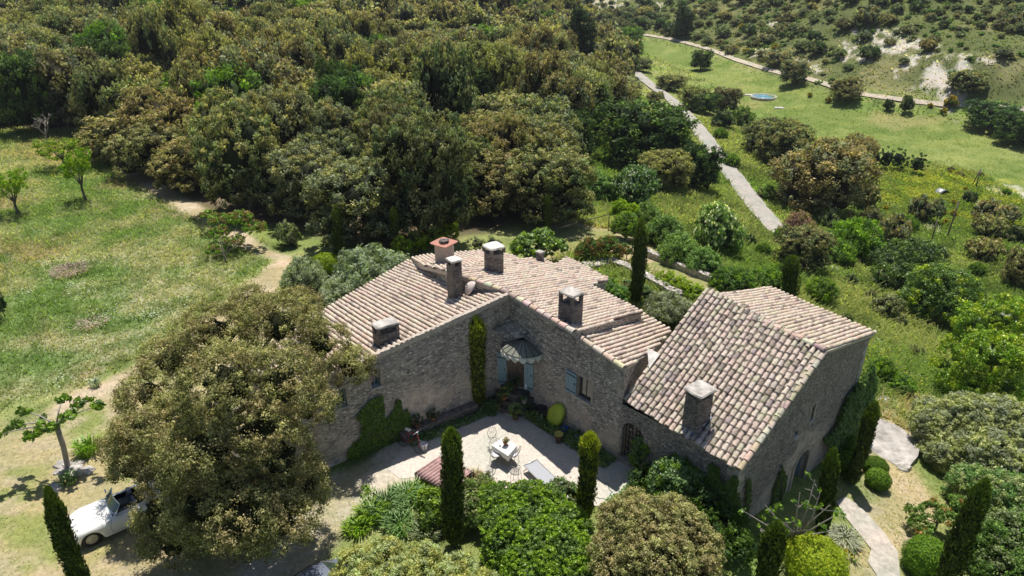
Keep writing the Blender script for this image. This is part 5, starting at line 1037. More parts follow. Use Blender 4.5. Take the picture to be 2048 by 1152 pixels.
m.build('branch', BARKP, root); V, F_, Cc = crown(bl, 70, 6, .085, .09, 'bright', 'elder', .3, core=0, low=-1); np_mesh('foliage', V, F_, Cc, [LEAFG], root)

# ------------------------------------------------------------------ ivy and creeper on the walls
def wall_ivy(label, a, b, regs, n, ls=.10, pal='ivy', pal2='green', name='climbing_ivy', out=.12, cover=1):
    rg = np.random.default_rng(int(n)); us, zs_ = [], []
    for poly in regs:
        P = np.array([wpt(a, b, *p) for p in poly]); lo, hi = P.min(0), P.max(0); k = int(n * np.prod(hi - lo)) + 30
        u = rg.uniform(lo[0], hi[0], k); z = rg.uniform(lo[1], hi[1], k); jit = (fbm(u + 50, z + 50, .5, 3, 3) - .5) * .35
        ok = sdist(u, z, P) < jit; us.append(u[ok]); zs_.append(z[ok])
    u = np.concatenate(us); z = np.concatenate(zs_); t = (Vector(b) - Vector(a)).normalized(); no = np.array([t.y, -t.x, 0]); k = len(u)
    dep = .02 + out * (.35 + fbm(u + 9, z + 9, .45, 8, 2)) * rg.random(k)**.5
    P = np.stack([a[0] + t.x * u + no[0] * dep, a[1] + t.y * u + no[1] * dep, z], 1); g0_ = Vector((P[:, 0].mean(), P[:, 1].mean(), P[:, 2].min()))
    Nn = unit(no + np.array([0, 0, .5]) + rg.normal(size=(k, 3)) * .45); V, F_ = quads(P - np.array(g0_), Nn, ls, 1.2, rg); q = np.clip(rg.random((k, 1)) * .9, 0, 1)
    Cc = np.array(PALS[pal][0]) * (1 - q) + np.array(PALS[pal2][1]) * q; root = empty(name, g0_, 0, label, 'climbing plant'); np_mesh('foliage', V, F_, np.repeat(Cc, 4, 0), [LEAFG], root)
    m = MB(); rz_ = random.Random(3); i = int(np.argmin(P[:, 2])); s_ = Vector(P[i]) - g0_
    for j in rg.choice(k, 7): m.tube([s_, s_.lerp(Vector(P[j]) - g0_, .5) + Vector((0, 0, .2)), Vector(P[j]) - g0_], [.03, .02, .008], 4)
    m.build('stem', BARK, root); return root
wall_ivy('green creeper with three fingers on the left wing wall', a_, b_, [[(715, 830), (735, 800), (762, 790), (765, 850), (800, 800), (808, 845), (815, 862), (808, 905), (760, 935), (700, 935), (690, 900), (725, 870)], [(775, 860), (792, 798), (800, 800), (795, 870)], [(795, 830), (815, 812), (822, 835), (808, 870), (790, 870)]], 900, .10, 'ivy', 'bright')
wall_ivy('dark ivy curtain on the far half of the barn gable', E1, G1, [[(1742, 715), (1733, 735), (1715, 760), (1690, 790), (1665, 850), (1650, 870), (1640, 880), (1680, 925), (1715, 920), (1722, 860), (1745, 790)]], 620, .12, 'ivy', 'green', out=.3)
wall_ivy('ivy hanging from the near corner eave of the barn', E0, E1, [[(1425, 925), (1440, 935), (1450, 960), (1475, 950), (1484, 960), (1482, 1080), (1420, 1070), (1405, 1000)]], 700, .10, 'ivy', 'ivy', out=.25)
wall_ivy('ivy wrapping the gable side of the near barn corner', E1, G1, [[(1490, 950), (1497, 965), (1494, 1010), (1487, 1060)]], 500, .10, 'ivy', 'ivy', name='climbing_ivy')
wall_ivy('thin ivy strand left of the barn gable door', E1, G1, [[(1562, 930), (1570, 960), (1556, 1010), (1540, 1020), (1545, 975)]], 600, .09, 'ivy', 'ivy')
# ------------------------------------------------------------------ garden walls, terrace, edging
def low_wall(name, pts, w, h, label, cat='garden wall', top=.0, mat=STONEW):
    P = [G(*p) for p in pts]; o = P[0]; root = empty(name, o, 0, label, cat); m = MB(); q = []
    for a, b in zip(P[:-1], P[1:]):
        k = max(2, int((b - a).length / .45))
        for i in range(k): q.append(a.lerp(b, i / k))
    q.append(P[-1]); prev = None; rg = random.Random(len(q))
    for i, p in enumerate(q):
        t = (q[min(i + 1, len(q) - 1)] - q[max(i - 1, 0)]); n = Vector((-t.y, t.x, 0)).normalized(); zb = gz(p.x, p.y) - .4 - o.z; zt = p.z - o.z + h + rg.uniform(-.03, .03); c = Vector((p.x - o.x, p.y - o.y, 0)); ww = w / 2 * rg.uniform(.93, 1.07)
        r = [c - n * ww * 1.03 + Vector((0, 0, zb)), c - n * ww + Vector((0, 0, zt - .03)), c - n * ww * .7 + Vector((0, 0, zt)), c + n * ww * .7 + Vector((0, 0, zt + rg.uniform(-.02, .02))), c + n * ww + Vector((0, 0, zt - .03)), c + n * ww * 1.03 + Vector((0, 0, zb))]
        if prev: m.add(prev + r, [(j, j + 6, j + 7, j + 1) for j in range(5)])
        else: m.add(r, [(0, 1, 2, 3, 4, 5)])
        prev = r
    m.add(prev, [(5, 4, 3, 2, 1, 0)]); m.build('masonry', mat, root); return root
low_wall('garden_wall', [(1222, 528), (1262, 545), (1310, 570), (1362, 600)], .62, .45, 'inner pale stone wall beside the sunken bed behind the farmhouse')
low_wall('garden_wall', [(1284, 508), (1340, 530), (1400, 556), (1450, 575), (1492, 590)], .5, .5, 'long outer stone wall between the mown strip and the shrubs')
low_wall('garden_wall', [(1168, 538), (1195, 533), (1222, 528)], .9, .35, 'short broad stone wall top in the dappled shade of the pomegranate')
low_wall('stone_edging', [(1738, 745), (1765, 755), (1790, 770), (1812, 785), (1850, 812)], .35, .12, 'low dry stone edging right of the barn ivy', 'edging')
tp_ = [(1714, 824), (1758, 836), (1799, 853), (1841, 889), (1836, 912), (1811, 941), (1774, 920), (1695, 880)]
g0p = G(1775, 880); m = MB(); zt = g0p.z + .32
m.prism([tuple(at(px, py, zt).xy) for px, py in tp_], zt - .6, zt)
m.build('terrace', m_plain('old_concrete', (.44, .41, .38), .9, var=.5, sc=2.2, bmp=.015, spec=.15), kind='structure')
def rocks(name, spots, label, cat='rock', group=None, mat=SLAB):
    for px, py, r, *lb in spots:
        g_ = G(px, py); m = MB(); rg = random.Random(int(px)); v, f = ICO; vs = []
        for p in v: k = 1 + .22 * math.sin(p[0] * 5 + px) * math.cos(p[1] * 6 + py) + rg.uniform(-.06, .06); vs.append((p[0] * r * k * 1.2, p[1] * r * k, max(p[2] * r * .55 * k, -.1) + r * .1))
        m.add(vs, [tuple(q) for q in f]); o = m.build(name, mat); o.location = g_; tag(o, lb[0] if lb else label, cat, group)
rocks('pale_rock', [(128, 930, .3), (148, 945, .34), (156, 930, .25), (120, 945, .2)], 'pale stone heaped at the foot of the young pollarded tree', 'rock', 'stones round the young tree')
rocks('pale_rock', [(110, 976, .28, 'white stone lying on the lawn between the young tree and the car'), (175, 942, .26, 'pale rock right of the young tree in the grass'), (1006, 820, .34, 'flat pale stone slab at the foot of the white flowering pot'), (1018, 828, .26, 'smaller pale slab under the white flowering pot'), (650, 925, .42, 'pale corner stone at the left end of the farmhouse wall'), (1806, 936, .3, 'broken pale block at the terrace corner'), (1765, 800, .3, 'stone beside the dry grass patch right of the barn')], '')
# ------------------------------------------------------------------ far things
def pole(bx, by, tx, ty, r, label, name='wooden_pole', cat='pole'):
    g_ = G(bx, by); d = ray(tx, ty); k = g_.y / d[1]; m = MB(); m.tube([(0, 0, -.3), (d[0] * k - g_.x, 0, CH + d[2] * k - g_.z)], [r, r * .8], 7); o = m.build(name, WOODD); o.location = g_; return tag(o, label, cat)
pole(1861, 488, 1875, 439, .085, 'shorter leaning wooden pole above the domed bushes'); pole(1894, 476, 1918, 402, .085, 'taller leaning wooden pole right of the shorter one')
pole(1943, 372, 1961, 338, .07, 'left leg of the crossed pole pair in the field'); pole(1951, 377, 1962, 338, .07, 'right leg of the crossed pole pair in the field')
g_ = G(1882, 390); cu = empty('shelter_arch', g_, R(20), 'small half-round corrugated metal arch in the weeds of the valley', 'shelter'); cu.scale = (.68, .68, .68); m = MB(); n = 14
vs = [(-1.15 * math.cos(math.pi * j / n), y, 1.15 * math.sin(math.pi * j / n)) for y in (-.7, .7) for j in range(n + 1)]; m.add(vs, [(j, j + 1, j + n + 2, j + n + 1) for j in range(n)], smooth=True); o = m.build('arched_sheet', m_plain('galvanised', (.5, .5, .5), .45, .6), cu); md = o.modifiers.new('t', 'SOLIDIFY'); md.thickness = .05
m = MB(); m.add([(-1.1 * math.cos(math.pi * j / n), .5, 1.1 * math.sin(math.pi * j / n)) for j in range(n + 1)], [tuple(range(n + 1))]); m.build('back_panel', IRON, cu)
g_ = G(1527, 196); tk = empty('water_tank', g_, 0, 'round open water tank in the green field', 'water tank'); s = depth(g_) / CF; r = 25 * s
m = MB(); m.lathe([(r, -.3), (r, .45), (r - .22, .45), (r - .22, .2)], n=40); m.build('rim', SLAB, tk); m = MB(); m.lathe([(r - .25, .1), (r - .25, .24)], n=40)
wm_, wt, wb = nodes('tank_water'); L(wt, ramp(wt, noise(wt, ocoord(wt), .6), [(.35, (.06, .20, .28)), (.65, (.14, .36, .46))]), wb.inputs['Base Color']); wb.inputs['Roughness'].default_value = .25; wb.inputs['Specular IOR Level'].default_value = .25; m.build('water', wm_, tk)  # blue carries the sky's reflection, put into the base colour
for px, py, lab in [(1497, 190, 'concrete slab lid left of the water tank'), (1558, 216, 'pale concrete cover just below the water tank')]:
    m = MB(); m.prism([(-.9, -.6), (.9, -.7), (.8, .6), (-.8, .55)], -.2, .12); o = m.build('concrete_cover', SLAB); o.location = G(px, py); tag(o, lab, 'cover')
g_ = G(690, 262); ia = empty('garden_arch', g_, 0, 'rusty iron hooped garden arch inside the wood', 'arch')
for j in range(4):
    m = MB(); pts = [(-1.6 * math.cos(math.pi * k / 14), j * .8, 1.9 + 2.2 * math.sin(math.pi * k / 14)) for k in range(15)]; m.tube([(-1.6, j * .8, 0)] + pts + [(1.6, j * .8, 0)], .035, 5); m.build('hoop', m_plain('rust', (.22, .10, .08), .9), ia)
# vine trellis frame behind the house
g_ = G(1162, 476); m = MB()
for a, b in (((0, 0, 0), (0, 0, 1.3)), ((0, 0, 1.3), (2.2, 1.5, 1.3)), ((2.2, 1.5, 1.3), (2.2, 1.5, 0)), ((0, 0, 1.3), (-1.9, -1.3, 1.25)), ((-1.9, -1.3, 1.25), (-1.9, -1.3, 0))): m.tube([a, b], .028, 5)
o = m.build('pipe_trellis', IRON); o.location = g_; tag(o, 'thin pipe trellis frame behind the pomegranate bush', 'trellis')
# ------------------------------------------------------------------ courtyard furniture
TP = [at(984, 890, .75), at(1009, 873, .75), at(1033, 891, .75), at(1016, 911, .75)]; tc = sum(TP, Vector()) / 4; tc.z = 0
tb = empty('garden_table', tc, label='square wooden garden table under a white cloth on the gravel', cat='table'); L4 = [Vector((p.x - tc.x, p.y - tc.y, 0)) for p in TP]
m = MB(); m.prism([tuple(p.xy * .93) for p in L4], .70, .735); m.build('tabletop', WOODD, tb); PINE = m_plain('pine_wood', (.45, .36, .18), .6)
for p, q in ((L4[0], L4[2]), (L4[1], L4[3]), (L4[2], L4[0]), (L4[3], L4[1])): m = MB(); m.tube([p * .62 + Vector((0, 0, 0)), q * .25 + Vector((0, 0, .70))], .03, 6); m.build('leg', PINE, tb)
m = MB(); n = 12; vs = []; top = [tuple(p * 1.0) for p in L4]; ring = []
for i in range(4):
    a, b = L4[i], L4[(i + 1) % 4]
    for k in range(n): ring.append(a.lerp(b, k / n))
nr = len(ring); vs = [(p.x, p.y, .742) for p in ring] + [(p.x * 1.02, p.y * 1.02, .735) for p in ring] + [(p.x * (1.04 + .05 * math.sin(i * 1.3)), p.y * (1.04 + .05 * math.sin(i * 1.3)), .735 - (.16 + .10 * abs(math.cos(math.pi * (i % n) / n)))) for i, p in enumerate(ring)]
m.add(vs, [tuple(range(nr))] + [(k * nr + i, k * nr + (i + 1) % nr, (k + 1) * nr + (i + 1) % nr, (k + 1) * nr + i) for k in (0, 1) for i in range(nr)]); o = m.build('tablecloth', FABW); o.location = tc; tag(o, 'white cloth spread over the garden table', 'tablecloth')
def potted(name, loc, r, h, potcol, label, pal='elder', pal2='green', fr=.25, fh=.3, n=30, fl=None, cat='potted plant', seed=0, leafs=.05):
    root = empty(name, loc, 0, label, cat); m = MB(); m.lathe([(r * .7, 0), (r, h * .9), (r * 1.12, h * .9), (r * 1.12, h), (r * .9, h), (r * .85, h * .9)], n=16); m.build('pot', m_plain('pot_' + label[:12].replace(' ', '_'), potcol, .75, bmp=.004), root)
    if n:
        rg = np.random.default_rng(seed + 5); V, F_, Cc = crown([(0, 0, h + fh * .6, fr, fr, fh)], n, 12, leafs, .08, pal, pal2, .3, core=.4, rg=rg)
        np_mesh('foliage', V, F_, Cc, [LEAFG], root)
        if fl: P = unit(rg.normal(size=(fl[1], 3))) * np.array([fr, fr, fh]) * 1.1 + np.array([0, 0, h + fh * .7]); P = P[P[:, 2] > h]; V, F_ = quads(P, unit(P - np.array([0, 0, h]) + .01), fl[2], 1.1, rg); np_mesh('blossom', V, F_, np.tile(fl[0], (len(V), 1)), [LEAF], root)
    return root
cp_ = at(1011, 889, .752); potted('potted_plant', cp_, .09, .16, (.42, .16, .08), 'small potted plant standing on the white tablecloth', 'red', 'brown', .12, .12, 16, leafs=.045)
m = MB(); m.lathe([(.03, 0), (.035, .07), (.03, .07)], n=12); o = m.build('glass', m_plain('dark_tumbler', (.1, .12, .14), .2)); o.location = at(1000, 893, .745); tag(o, 'small dark tumbler on the white tablecloth', 'glass')
WIRE = m_plain('pale_wire', (.32, .30, .31), .5, .5)
def make_chair():
    t = empty('wire_chair'); m = MB()
    circ = lambda r, z, n=16, a0=0, a1=2 * math.pi: [(r * math.cos(a0 + (a1 - a0) * k / n), r * math.sin(a0 + (a1 - a0) * k / n), z) for k in range(n + 1)]
    m.tube(circ(.2, .45), .012, 5)
    for k in range(4): a = math.pi * k / 4; m.tube([(.2 * math.cos(a), .2 * math.sin(a), .448), (-.2 * math.cos(a), -.2 * math.sin(a), .448)], .005, 4)
    m.tube(circ(.1, .449), .005, 4); m.build('seat', WIRE, t); m = MB()
    bk = lambda y, z: (-.19 - (z - .45) * .22, y, z)
    m.tube([bk(.2 * math.sin(math.pi * 2 * k / 18) * (1.05), .72 - .24 * math.cos(math.pi * 2 * k / 18)) for k in range(19)], .011, 5)
    for s in (-1, 1): m.tube([bk(s * .15, .45), bk(s * .20, .62)], .010, 4); m.tube([bk(s * (.08 + .05 * math.cos(a)), .74 + .06 * math.sin(a)) for a in [k * .6 for k in range(11)]], .005, 4)
    for y in (-.08, 0, .08): m.tube([bk(y, .5), bk(y * 1.3, .93)], .005, 4)
    m.build('backrest', WIRE, t)
    for sx in (-1, 1):
        for sy in (-1, 1): m = MB(); m.tube([(sx * .14, sy * .14, .45), (sx * .19, sy * .17, .25), (sx * .16, sy * .16, .1), (sx * .22, sy * .2, 0)], .010, 5); m.build('leg', WIRE, t)
    return t
cush = m_plain('grey_white_cushion', (.66, .66, .70), .8); TPL['chair'] = [make_chair, None]
for px, py, rz, cu_, lab in [(991.5, 909.5, None, 1, 'wire chair with pale round cushion left of the table'), (1026, 908.5, None, 1, 'wire chair with pale round cushion right of the table'), (990, 881, None, 0, 'bare wire chair behind the left corner of the table'), (976, 948, R(120), 0, 'bare wire chair standing apart in front left of the table'), (1032, 944, R(70), 0, 'bare faint wire chair between the table and the lounger')]:
    p = at(px, py, .45); d = tc - p; a = math.atan2(d.y, d.x) if rz is None else rz
    c = put('chair', (p.x, p.y, .0), 1, 1, a, lab, 'chair', 'wire garden chairs')
    if cu_: m = MB(); m.lathe([(.17, .46), (.205, .475), (.205, .495), (.17, .51), (.02, .505)], n=20); o = m.build('cushion', cush); o.location = (p.x, p.y, 0); tag(o, 'pale round cushion on the chair ' + ('left' if px < 1010 else 'right') + ' of the table', 'cushion')
# lounger
A_, B_, C_, D_ = at(1048, 930, .34), at(1073, 920, .34), at(1113, 958, .34), at(1089, 971, .34); ax_ = ((D_ - A_) + (C_ - B_)) / 2; ux = ax_.normalized(); vy = Vector((-ux.y, ux.x, 0)); cen = (A_ + B_) / 2
lg = empty('sun_lounger', (cen.x, cen.y, 0), math.atan2(ux.y, ux.x), 'pale grey metal-framed sun lounger on the sunny gravel', 'sun lounger'); Wd = .66
m = MB(); nx_ = 14; vs = []; 
for i in range(nx_ + 1):
    x = 1.95 * i / nx_; z = .34 + (0 if x < 1.3 else (x - 1.3) * .22)
    for j in range(7): y = (j / 6 - .5) * Wd; vs.append((x, y, z - .025 * math.cos((j / 6 - .5) * math.pi)))
m.add(vs, [(i * 7 + j, (i + 1) * 7 + j, (i + 1) * 7 + j + 1, i * 7 + j + 1) for i in range(nx_) for j in range(6)], smooth=True); o = m.build('sling', m_plain('grey_sling', (.36, .37, .40), .7, var=.06, sc=30), lg); md = o.modifiers.new('t', 'SOLIDIFY'); md.thickness = .012
ALU = m_plain('pale_tube', (.62, .62, .64), .35, .5, var=.05); m = MB()
for s in (-1, 1): m.tube([(0, s * Wd / 2, .34), (1.3, s * Wd / 2, .34), (1.95, s * Wd / 2, .48)], .018, 6)
m.tube([(0, -Wd / 2, .34), (0, Wd / 2, .34)], .018, 6); m.tube([(1.95, -Wd / 2, .48), (1.95, Wd / 2, .48)], .018, 6); m.build('frame', ALU, lg)
for x0, x1 in ((.2, -.02), (1.4, 1.6)): m = MB(); m.tube([(x0, -Wd / 2, .33), (x1, -Wd / 2, .02), (x1, Wd / 2, .02), (x0, Wd / 2, .33)], .016, 6); m.build('leg', ALU, lg)
# the lime tub leaning on the wall
ut, zt_ = wpt(k2, bt2, 1122, 828); pc_ = wxyz(k2, bt2, ut - .1, 0, .42); tub = empty('kidney_tub', pc_, label='lime green kidney-shaped tub leaning against the courtyard wall', cat='tub')
tB = (Vector(bt2) - Vector(k2)).normalized(); tw = Vector((tB.x, tB.y, 0)); ow = Vector((tB.y, -tB.x, 0)); up3 = (Vector((0, 0, 1)) - ow * .28).normalized(); out3 = (ow + Vector((0, 0, .28))).normalized(); m = MB(); n = 40; loops = []
for sc_, dp in ((.90, .0), (1.0, .03), (1.0, .09), (.93, .18), (.8, .205)):
    lp = []
    for k in range(n):
        a = 2 * math.pi * k / n; xx = .33 * math.cos(a) - .14 * math.cos(2 * a) * 0 - .13 * (math.sin(a)**2) + .10 * math.cos(a)**3 * 0 ; yy = .62 * math.sin(a); xx += .17 * (yy / .62)**2 + .07 * (yy / .62)
        lp.append(tw * (xx * sc_ * 1.3) + up3 * (yy * sc_ + .64) + out3 * (dp - .1))
    loops += lp
m.add(loops, [(r * n + k, r * n + (k + 1) % n, (r + 1) * n + (k + 1) % n, (r + 1) * n + k) for r in range(4) for k in range(n)] + [tuple(range(4 * n, 5 * n)), tuple(range(n))[::-1]], smooth=True); m.build('shell', m_plain('lime_plastic', (.40, .50, .045), .45, var=.08), tub)
m = MB(); c_ = up3 * .62 + out3 * .108 + tw * -.0; m.tube([c_, c_ + out3 * .01], .018, 10); m.build('drain_plug', IRON, tub)
g_ = [at(*p, .02) for p in [(1065, 844), (1096, 866), (1111, 857), (1084, 834)]]; m = MB(); m.prism([tuple(p.xy) for p in g_], .0, .025); o = m.build('ground_mat', m_plain('dark_mat', (.07, .065, .07), .9)); tag(o, 'dark square mat on the gravel in front of the lime tub', 'mat')
def bucket(px, py, r, h, col, label, name='bucket', cat='bucket', open_=True, z=0):
    root = empty(name, at(px, py, z), 0, label, cat); m = MB(); m.lathe([(r * .78, 0), (r, h), (r * 1.06, h), (r * 1.06, h + .015), (r * .96, h + .015), (r * .76, .03)], n=20); m.build('body', m_plain('pl_' + label[:14].replace(' ', '_'), col, .45, var=.1), root)
    m = MB(); m.tube([(r * math.cos(a), .02, h + .01 + r * .5 * math.sin(a)) for a in [math.pi * k / 10 for k in range(11)]], .006, 4); m.build('handle', IRON, root); return root
bucket(1128, 866, .17, .26, (.02, .09, .48), 'blue bucket below the lime tub'); bucket(848, 900, .17, .34, (.60, .60, .66), 'whitish bucket by the bicycle'); bucket(1117, 884, .17, .38, (.20, .12, .08), 'brown pail with a yellow rim beside the mat'); 
m = MB(); m.lathe([(.13, 0), (.19, .05), (.20, .05), (.20, .065), (.17, .06), (.12, .02)], n=22); o = m.build('basin', m_plain('yellow_basin', (.62, .55, .12), .5)); o.location = at(1117, 884, 0) + Vector((0, 0, .395)); tag(o, 'pale yellow basin set on the brown pail', 'basin')
potted('potted_plant', at(1158, 878, 0), .18, .22, (.55, .53, .52), 'pale rimmed pot by the wall left of the cypress', 'ivy', 'green', .2, .12, 14, seed=3)
fl = dz - .0
potted('potted_plant', at(1031, 838, 0), .17, .28, (.28, .14, .09), 'white-flowering plant in a pot catching the sun', 'elder', 'bright', .27, .32, 60, ((.85, .85, .75), 16, .07), seed=4)
potted('potted_plant', at(1048, 806, .6), .12, .2, (.72, .70, .64), 'cream pot on the doorstep', 'dark', 'green', .16, .16, 14, seed=5); potted('potted_plant', at(1008, 800, .6), .14, .22, (.45, .22, .08), 'orange pot with yellow flowers on the doorstep', 'green', 'ivy', .24, .28, 34, ((.80, .55, .05), 12, .06), seed=6)
potted('potted_plant', at(998, 814, .3), .12, .18, (.30, .15, .11), 'small terracotta pot left of the white flowering plant', 'ivy', 'green', .15, .12, 12, seed=7); potted('potted_plant', at(965, 818, 0), .13, .2, (.42, .05, .05), 'red pot at the foot of the wall cypress', 'ivy', 'ivy', .1, .1, 8, seed=8); potted('potted_plant', at(946, 816, 0), .13, .18, (.30, .06, .05), 'dull red pot beside the green seated chair', 'ivy', 'green', .12, .12, 8, seed=9)
potted('potted_plant', at(1056, 830, 0), .13, .22, (.24, .26, .06), 'olive green pot right of the white flowering plant', 'ivy', 'green', .18, .2, 20, seed=10); potted('potted_plant', at(1030, 778, 1.0), .12, .2, (.20, .10, .07), 'dark pot with a bushy plant near the door', 'dark', 'ivy', .22, .3, 30, seed=11); potted('potted_plant', at(1017, 790, .8), .1, .18, (.26, .12, .08), 'leafy pot on the left of the doorstep', 'ivy', 'elder', .2, .3, 30, ((.8, .8, .6), 5, .05), seed=12)
potted('potted_plant', at(899, 845, 0), .1, .2, (.5, .42, .3), 'little tan pot with a yellow flower by the left wall', 'ivy', 'green', .12, .16, 10, ((.85, .65, .05), 5, .07), seed=13)
m = MB(); m.lathe([(.05, 0), (.10, .08), (.09, .2), (.05, .27), (.07, .32)], n=14); m.tube([(.09, 0, .2), (.16, 0, .2), (.13, 0, .08)], .012, 5); o = m.build('jug', m_plain('white_enamel', (.75, .76, .82), .3, var=.05)); o.location = at(1052, 778, 1.0); tag(o, 'white and blue enamel jug on the doorstep', 'jug')
# planters fixed low on the left wall
for px, py, lab, sd_ in [(830, 845, 'terracotta planter with a dark bushy plant on the left wall ledge', 21), (862, 832, 'second dark plant on the left wall ledge', 22)]:
    u_, z_ = wpt(a_, b_, px, py); p_ = wxyz(a_, b_, u_, max(z_ - .1, .45), .2); potted('potted_plant', p_, .14, .18, (.45, .2, .12), lab, 'dark', 'sage', .26, .24, 34, seed=sd_)
u_, z_ = wpt(a_, b_, 850, 850); m = MB(); obox(m, a_, b_, u_ - 1.3, u_ + 2.6, -.1, .45, 0, .38); o = m.build('stone_ledge', STONEK); tag(o, 'low stone ledge along the foot of the left courtyard wall', 'ledge')
# planting strips at the wall feet
def strip_plants(label, a, b, u0, u1, o0, o1, n, h, name='border_plants', seed=0):
    rg = np.random.default_rng(seed); u = rg.uniform(u0, u1, n); o = rg.uniform(o0, o1, n) ; t = (Vector(b) - Vector(a)).normalized(); no = (t.y, -t.x)
    P = np.stack([a[0] + t.x * u + no[0] * o, a[1] + t.y * u + no[1] * o, rg.uniform(.02, h, n) * (.4 + .6 * vnoise(u + 30, o + 30, .35, 4))], 1); V, F_ = quads(P, unit(np.array([0, 0, 1]) + rg.normal(size=(n, 3)) * .6), .075, 1.5, rg)
    q = rg.random((n, 1)); Cc = np.repeat(np.array(PALS['ivy'][0]) * (1 - q) + np.array(PALS['elder'][1]) * q, 4, 0); o_ = np_mesh(name, V, F_, Cc, [LEAF]); return tag(o_, label, 'plants', kind='stuff')
strip_plants('low weeds and border plants along the foot of the right courtyard wall', k2, bt2, 2.6, LB, .05, .9, 2600, .35, seed=1); strip_plants('low weeds along the foot of the left courtyard wall', a_, b_, 4.5, LA - 1.5, .35, .9, 1500, .25, seed=2); strip_plants('leafy plants crowding round the doorstep', a_, b_, LA - 1.9, LA - .9, .1, 1.1, 1300, .55, seed=6); strip_plants('plants crowding the right side of the doorstep', k2, bt2, 1.9, 2.6, .1, .9, 800, .5, seed=8); strip_plants('dark ground plants in the shade before the glazed door', E0, E1, 1.3, 5.2, .1, 2.6, 6500, .3, seed=3)
# chair with a green seat against the wall
g_ = at(925, 820, 0); ch = empty('deck_chair', g_, R(-75), 'wooden framed chair with a dark green seat against the left wall', 'chair'); WD2 = m_plain('pale_frame', (.35, .26, .2), .7)
for s in (-1, 1): m = MB(); m.tube([(-.3, s * .26, .0), (.3, s * .26, .42)], .02, 5); m.tube([(.28, s * .26, 0), (-.3, s * .26, .95)], .02, 5); m.tube([(.32, s * .26, .60), (-.2, s * .26, .62)], .018, 5); m.build('side_frame', WD2, ch)
m = MB(); m.add([(.3, -.25, .42), (.3, .25, .42), (.0, .25, .30), (.0, -.25, .30), (-.28, .25, .9), (-.28, -.25, .9)], [(0, 1, 2, 3), (3, 2, 4, 5)]); m.build('seat', m_plain('dark_green_cloth', (.03, .12, .09), .8), ch)
g_ = at(1078, 812, 0); ch = empty('wooden_chair', g_, R(-60), 'old wooden chair by the wall beside the barbecue', 'chair')
m = MB(); m.box((0, 0, .44), (.42, .42, .03)); m.build('seat', WOODD, ch); m = MB()
for k in (-.15, 0, .15): m.box((-.2, k, .72), (.02, .07, .5))
m.build('backrest', WOODD, ch)
for sx in (-1, 1):
    for sy in (-1, 1): m = MB(); m.tube([(sx * .18, sy * .18, 0), (sx * .18, sy * .18, .44)], .02, 5); m.build('leg', WOODD, ch)
# barbecue
g_ = at(1082, 842, 0); bq = empty('barbecue', g_, 0, 'round black tripod barbecue on the mat beside the lime tub', 'barbecue'); m = MB(); m.lathe([(.05, .52), (.2, .58), (.27, .70), (.28, .74), (.25, .74), (.2, .66)], n=20); m.build('bowl', IRON, bq)
for k in range(3): a = k * 2.094 + .6; m = MB(); m.tube([(.15 * math.cos(a), .15 * math.sin(a), .6), (.32 * math.cos(a), .32 * math.sin(a), 0)], .013, 5); m.build('leg', ALU, bq)
m = MB(); m.lathe([(.02, 0), (.11, .03), (.13, .11), (.09, .2), (.02, .22)], n=14); o = m.build('melon_pot', m_plain('green_yellow_glaze', (.30, .34, .05), .5)); o.location = at(1086, 845, 0) + Vector((.05, 0, 0)); tag(o, 'yellow-green round pot under the barbecue', 'pot')
# bicycle against the creeper
g_ = at(820, 900, 0); bi = empty('bicycle', g_, R(-35), 'bicycle leaning in the creeper at the left wall', 'bicycle'); tl = R(12)
tt_ = lambda x, z, y=0: (x, y * math.cos(tl) + z * math.sin(tl), z * math.cos(tl))
for x in (-.5, .5):
    m = MB(); m.tube([tt_(x + .32 * math.cos(a), .34 + .32 * math.sin(a)) for a in [2 * math.pi * k / 24 for k in range(25)]], .018, 6)
    for k in range(8): a = math.pi * k / 8; m.tube([tt_(x + .31 * math.cos(a), .34 + .31 * math.sin(a)), tt_(x - .31 * math.cos(a), .34 - .31 * math.sin(a))], .003, 3)
    m.build('wheel', m_plain('tyre_rubber', (.09, .09, .1), .7), bi)
m = MB(); pts_ = dict(r=(-.5, .34), b=(-.08, .32), s=(-.2, .82), h=(.36, .86), f=(.5, .34))
for p, q in ('rb', 'bs', 'rs', 'sh', 'bh', 'hf'): m.tube([tt_(*pts_[p]), tt_(*pts_[q])], .018, 6)
m.build('frame', m_plain('red_frame', (.35, .05, .05), .4), bi); m = MB(); m.tube([tt_(.36, .86), tt_(.33, 1.0)], .014, 5); m.tube([tt_(.3, 1.0, -.26), tt_(.35, 1.02, 0), tt_(.3, 1.0, .26)], .014, 5); m.build('handlebar', ALU, bi); m = MB(); m.box(tt_(-.22, .9), (.26, .14, .06)); m.build('saddle', FABW, bi, bevel=.02)
# corrugated shelter in front of the courtyard
hz_ = .62; cs = [at(828, 948, .45), at(880, 913, .75), at(945, 944, .75), at(893, 983, .45)]; sh = empty('corrugated_shelter', (cs[0].x, cs[0].y, 0), label='low shelter roofed with pinkish corrugated sheet in front of the courtyard', cat='shelter'); o0 = sh.location
m = MB(); N1, N2 = 64, 4; vs = []
for i in range(N1 + 1):
    a = cs[0].lerp(cs[3], i / N1); b = cs[1].lerp(cs[2], i / N1)
    for j in range(N2 + 1): p = a.lerp(b, j / N2) - o0; p.z += .055 * math.cos(i / N1 * 2 * math.pi * 11); vs.append(p)
m.add(vs, [(i * (N2 + 1) + j, (i + 1) * (N2 + 1) + j, (i + 1) * (N2 + 1) + j + 1, i * (N2 + 1) + j + 1) for i in range(N1) for j in range(N2)], smooth=True)
o = m.build('corrugated_sheet', m_plain('pink_fibre_sheet', (.54, .36, .34), .85, var=.35, sc=7, bmp=.004), sh); md = o.modifiers.new('t', 'SOLIDIFY'); md.thickness = .012
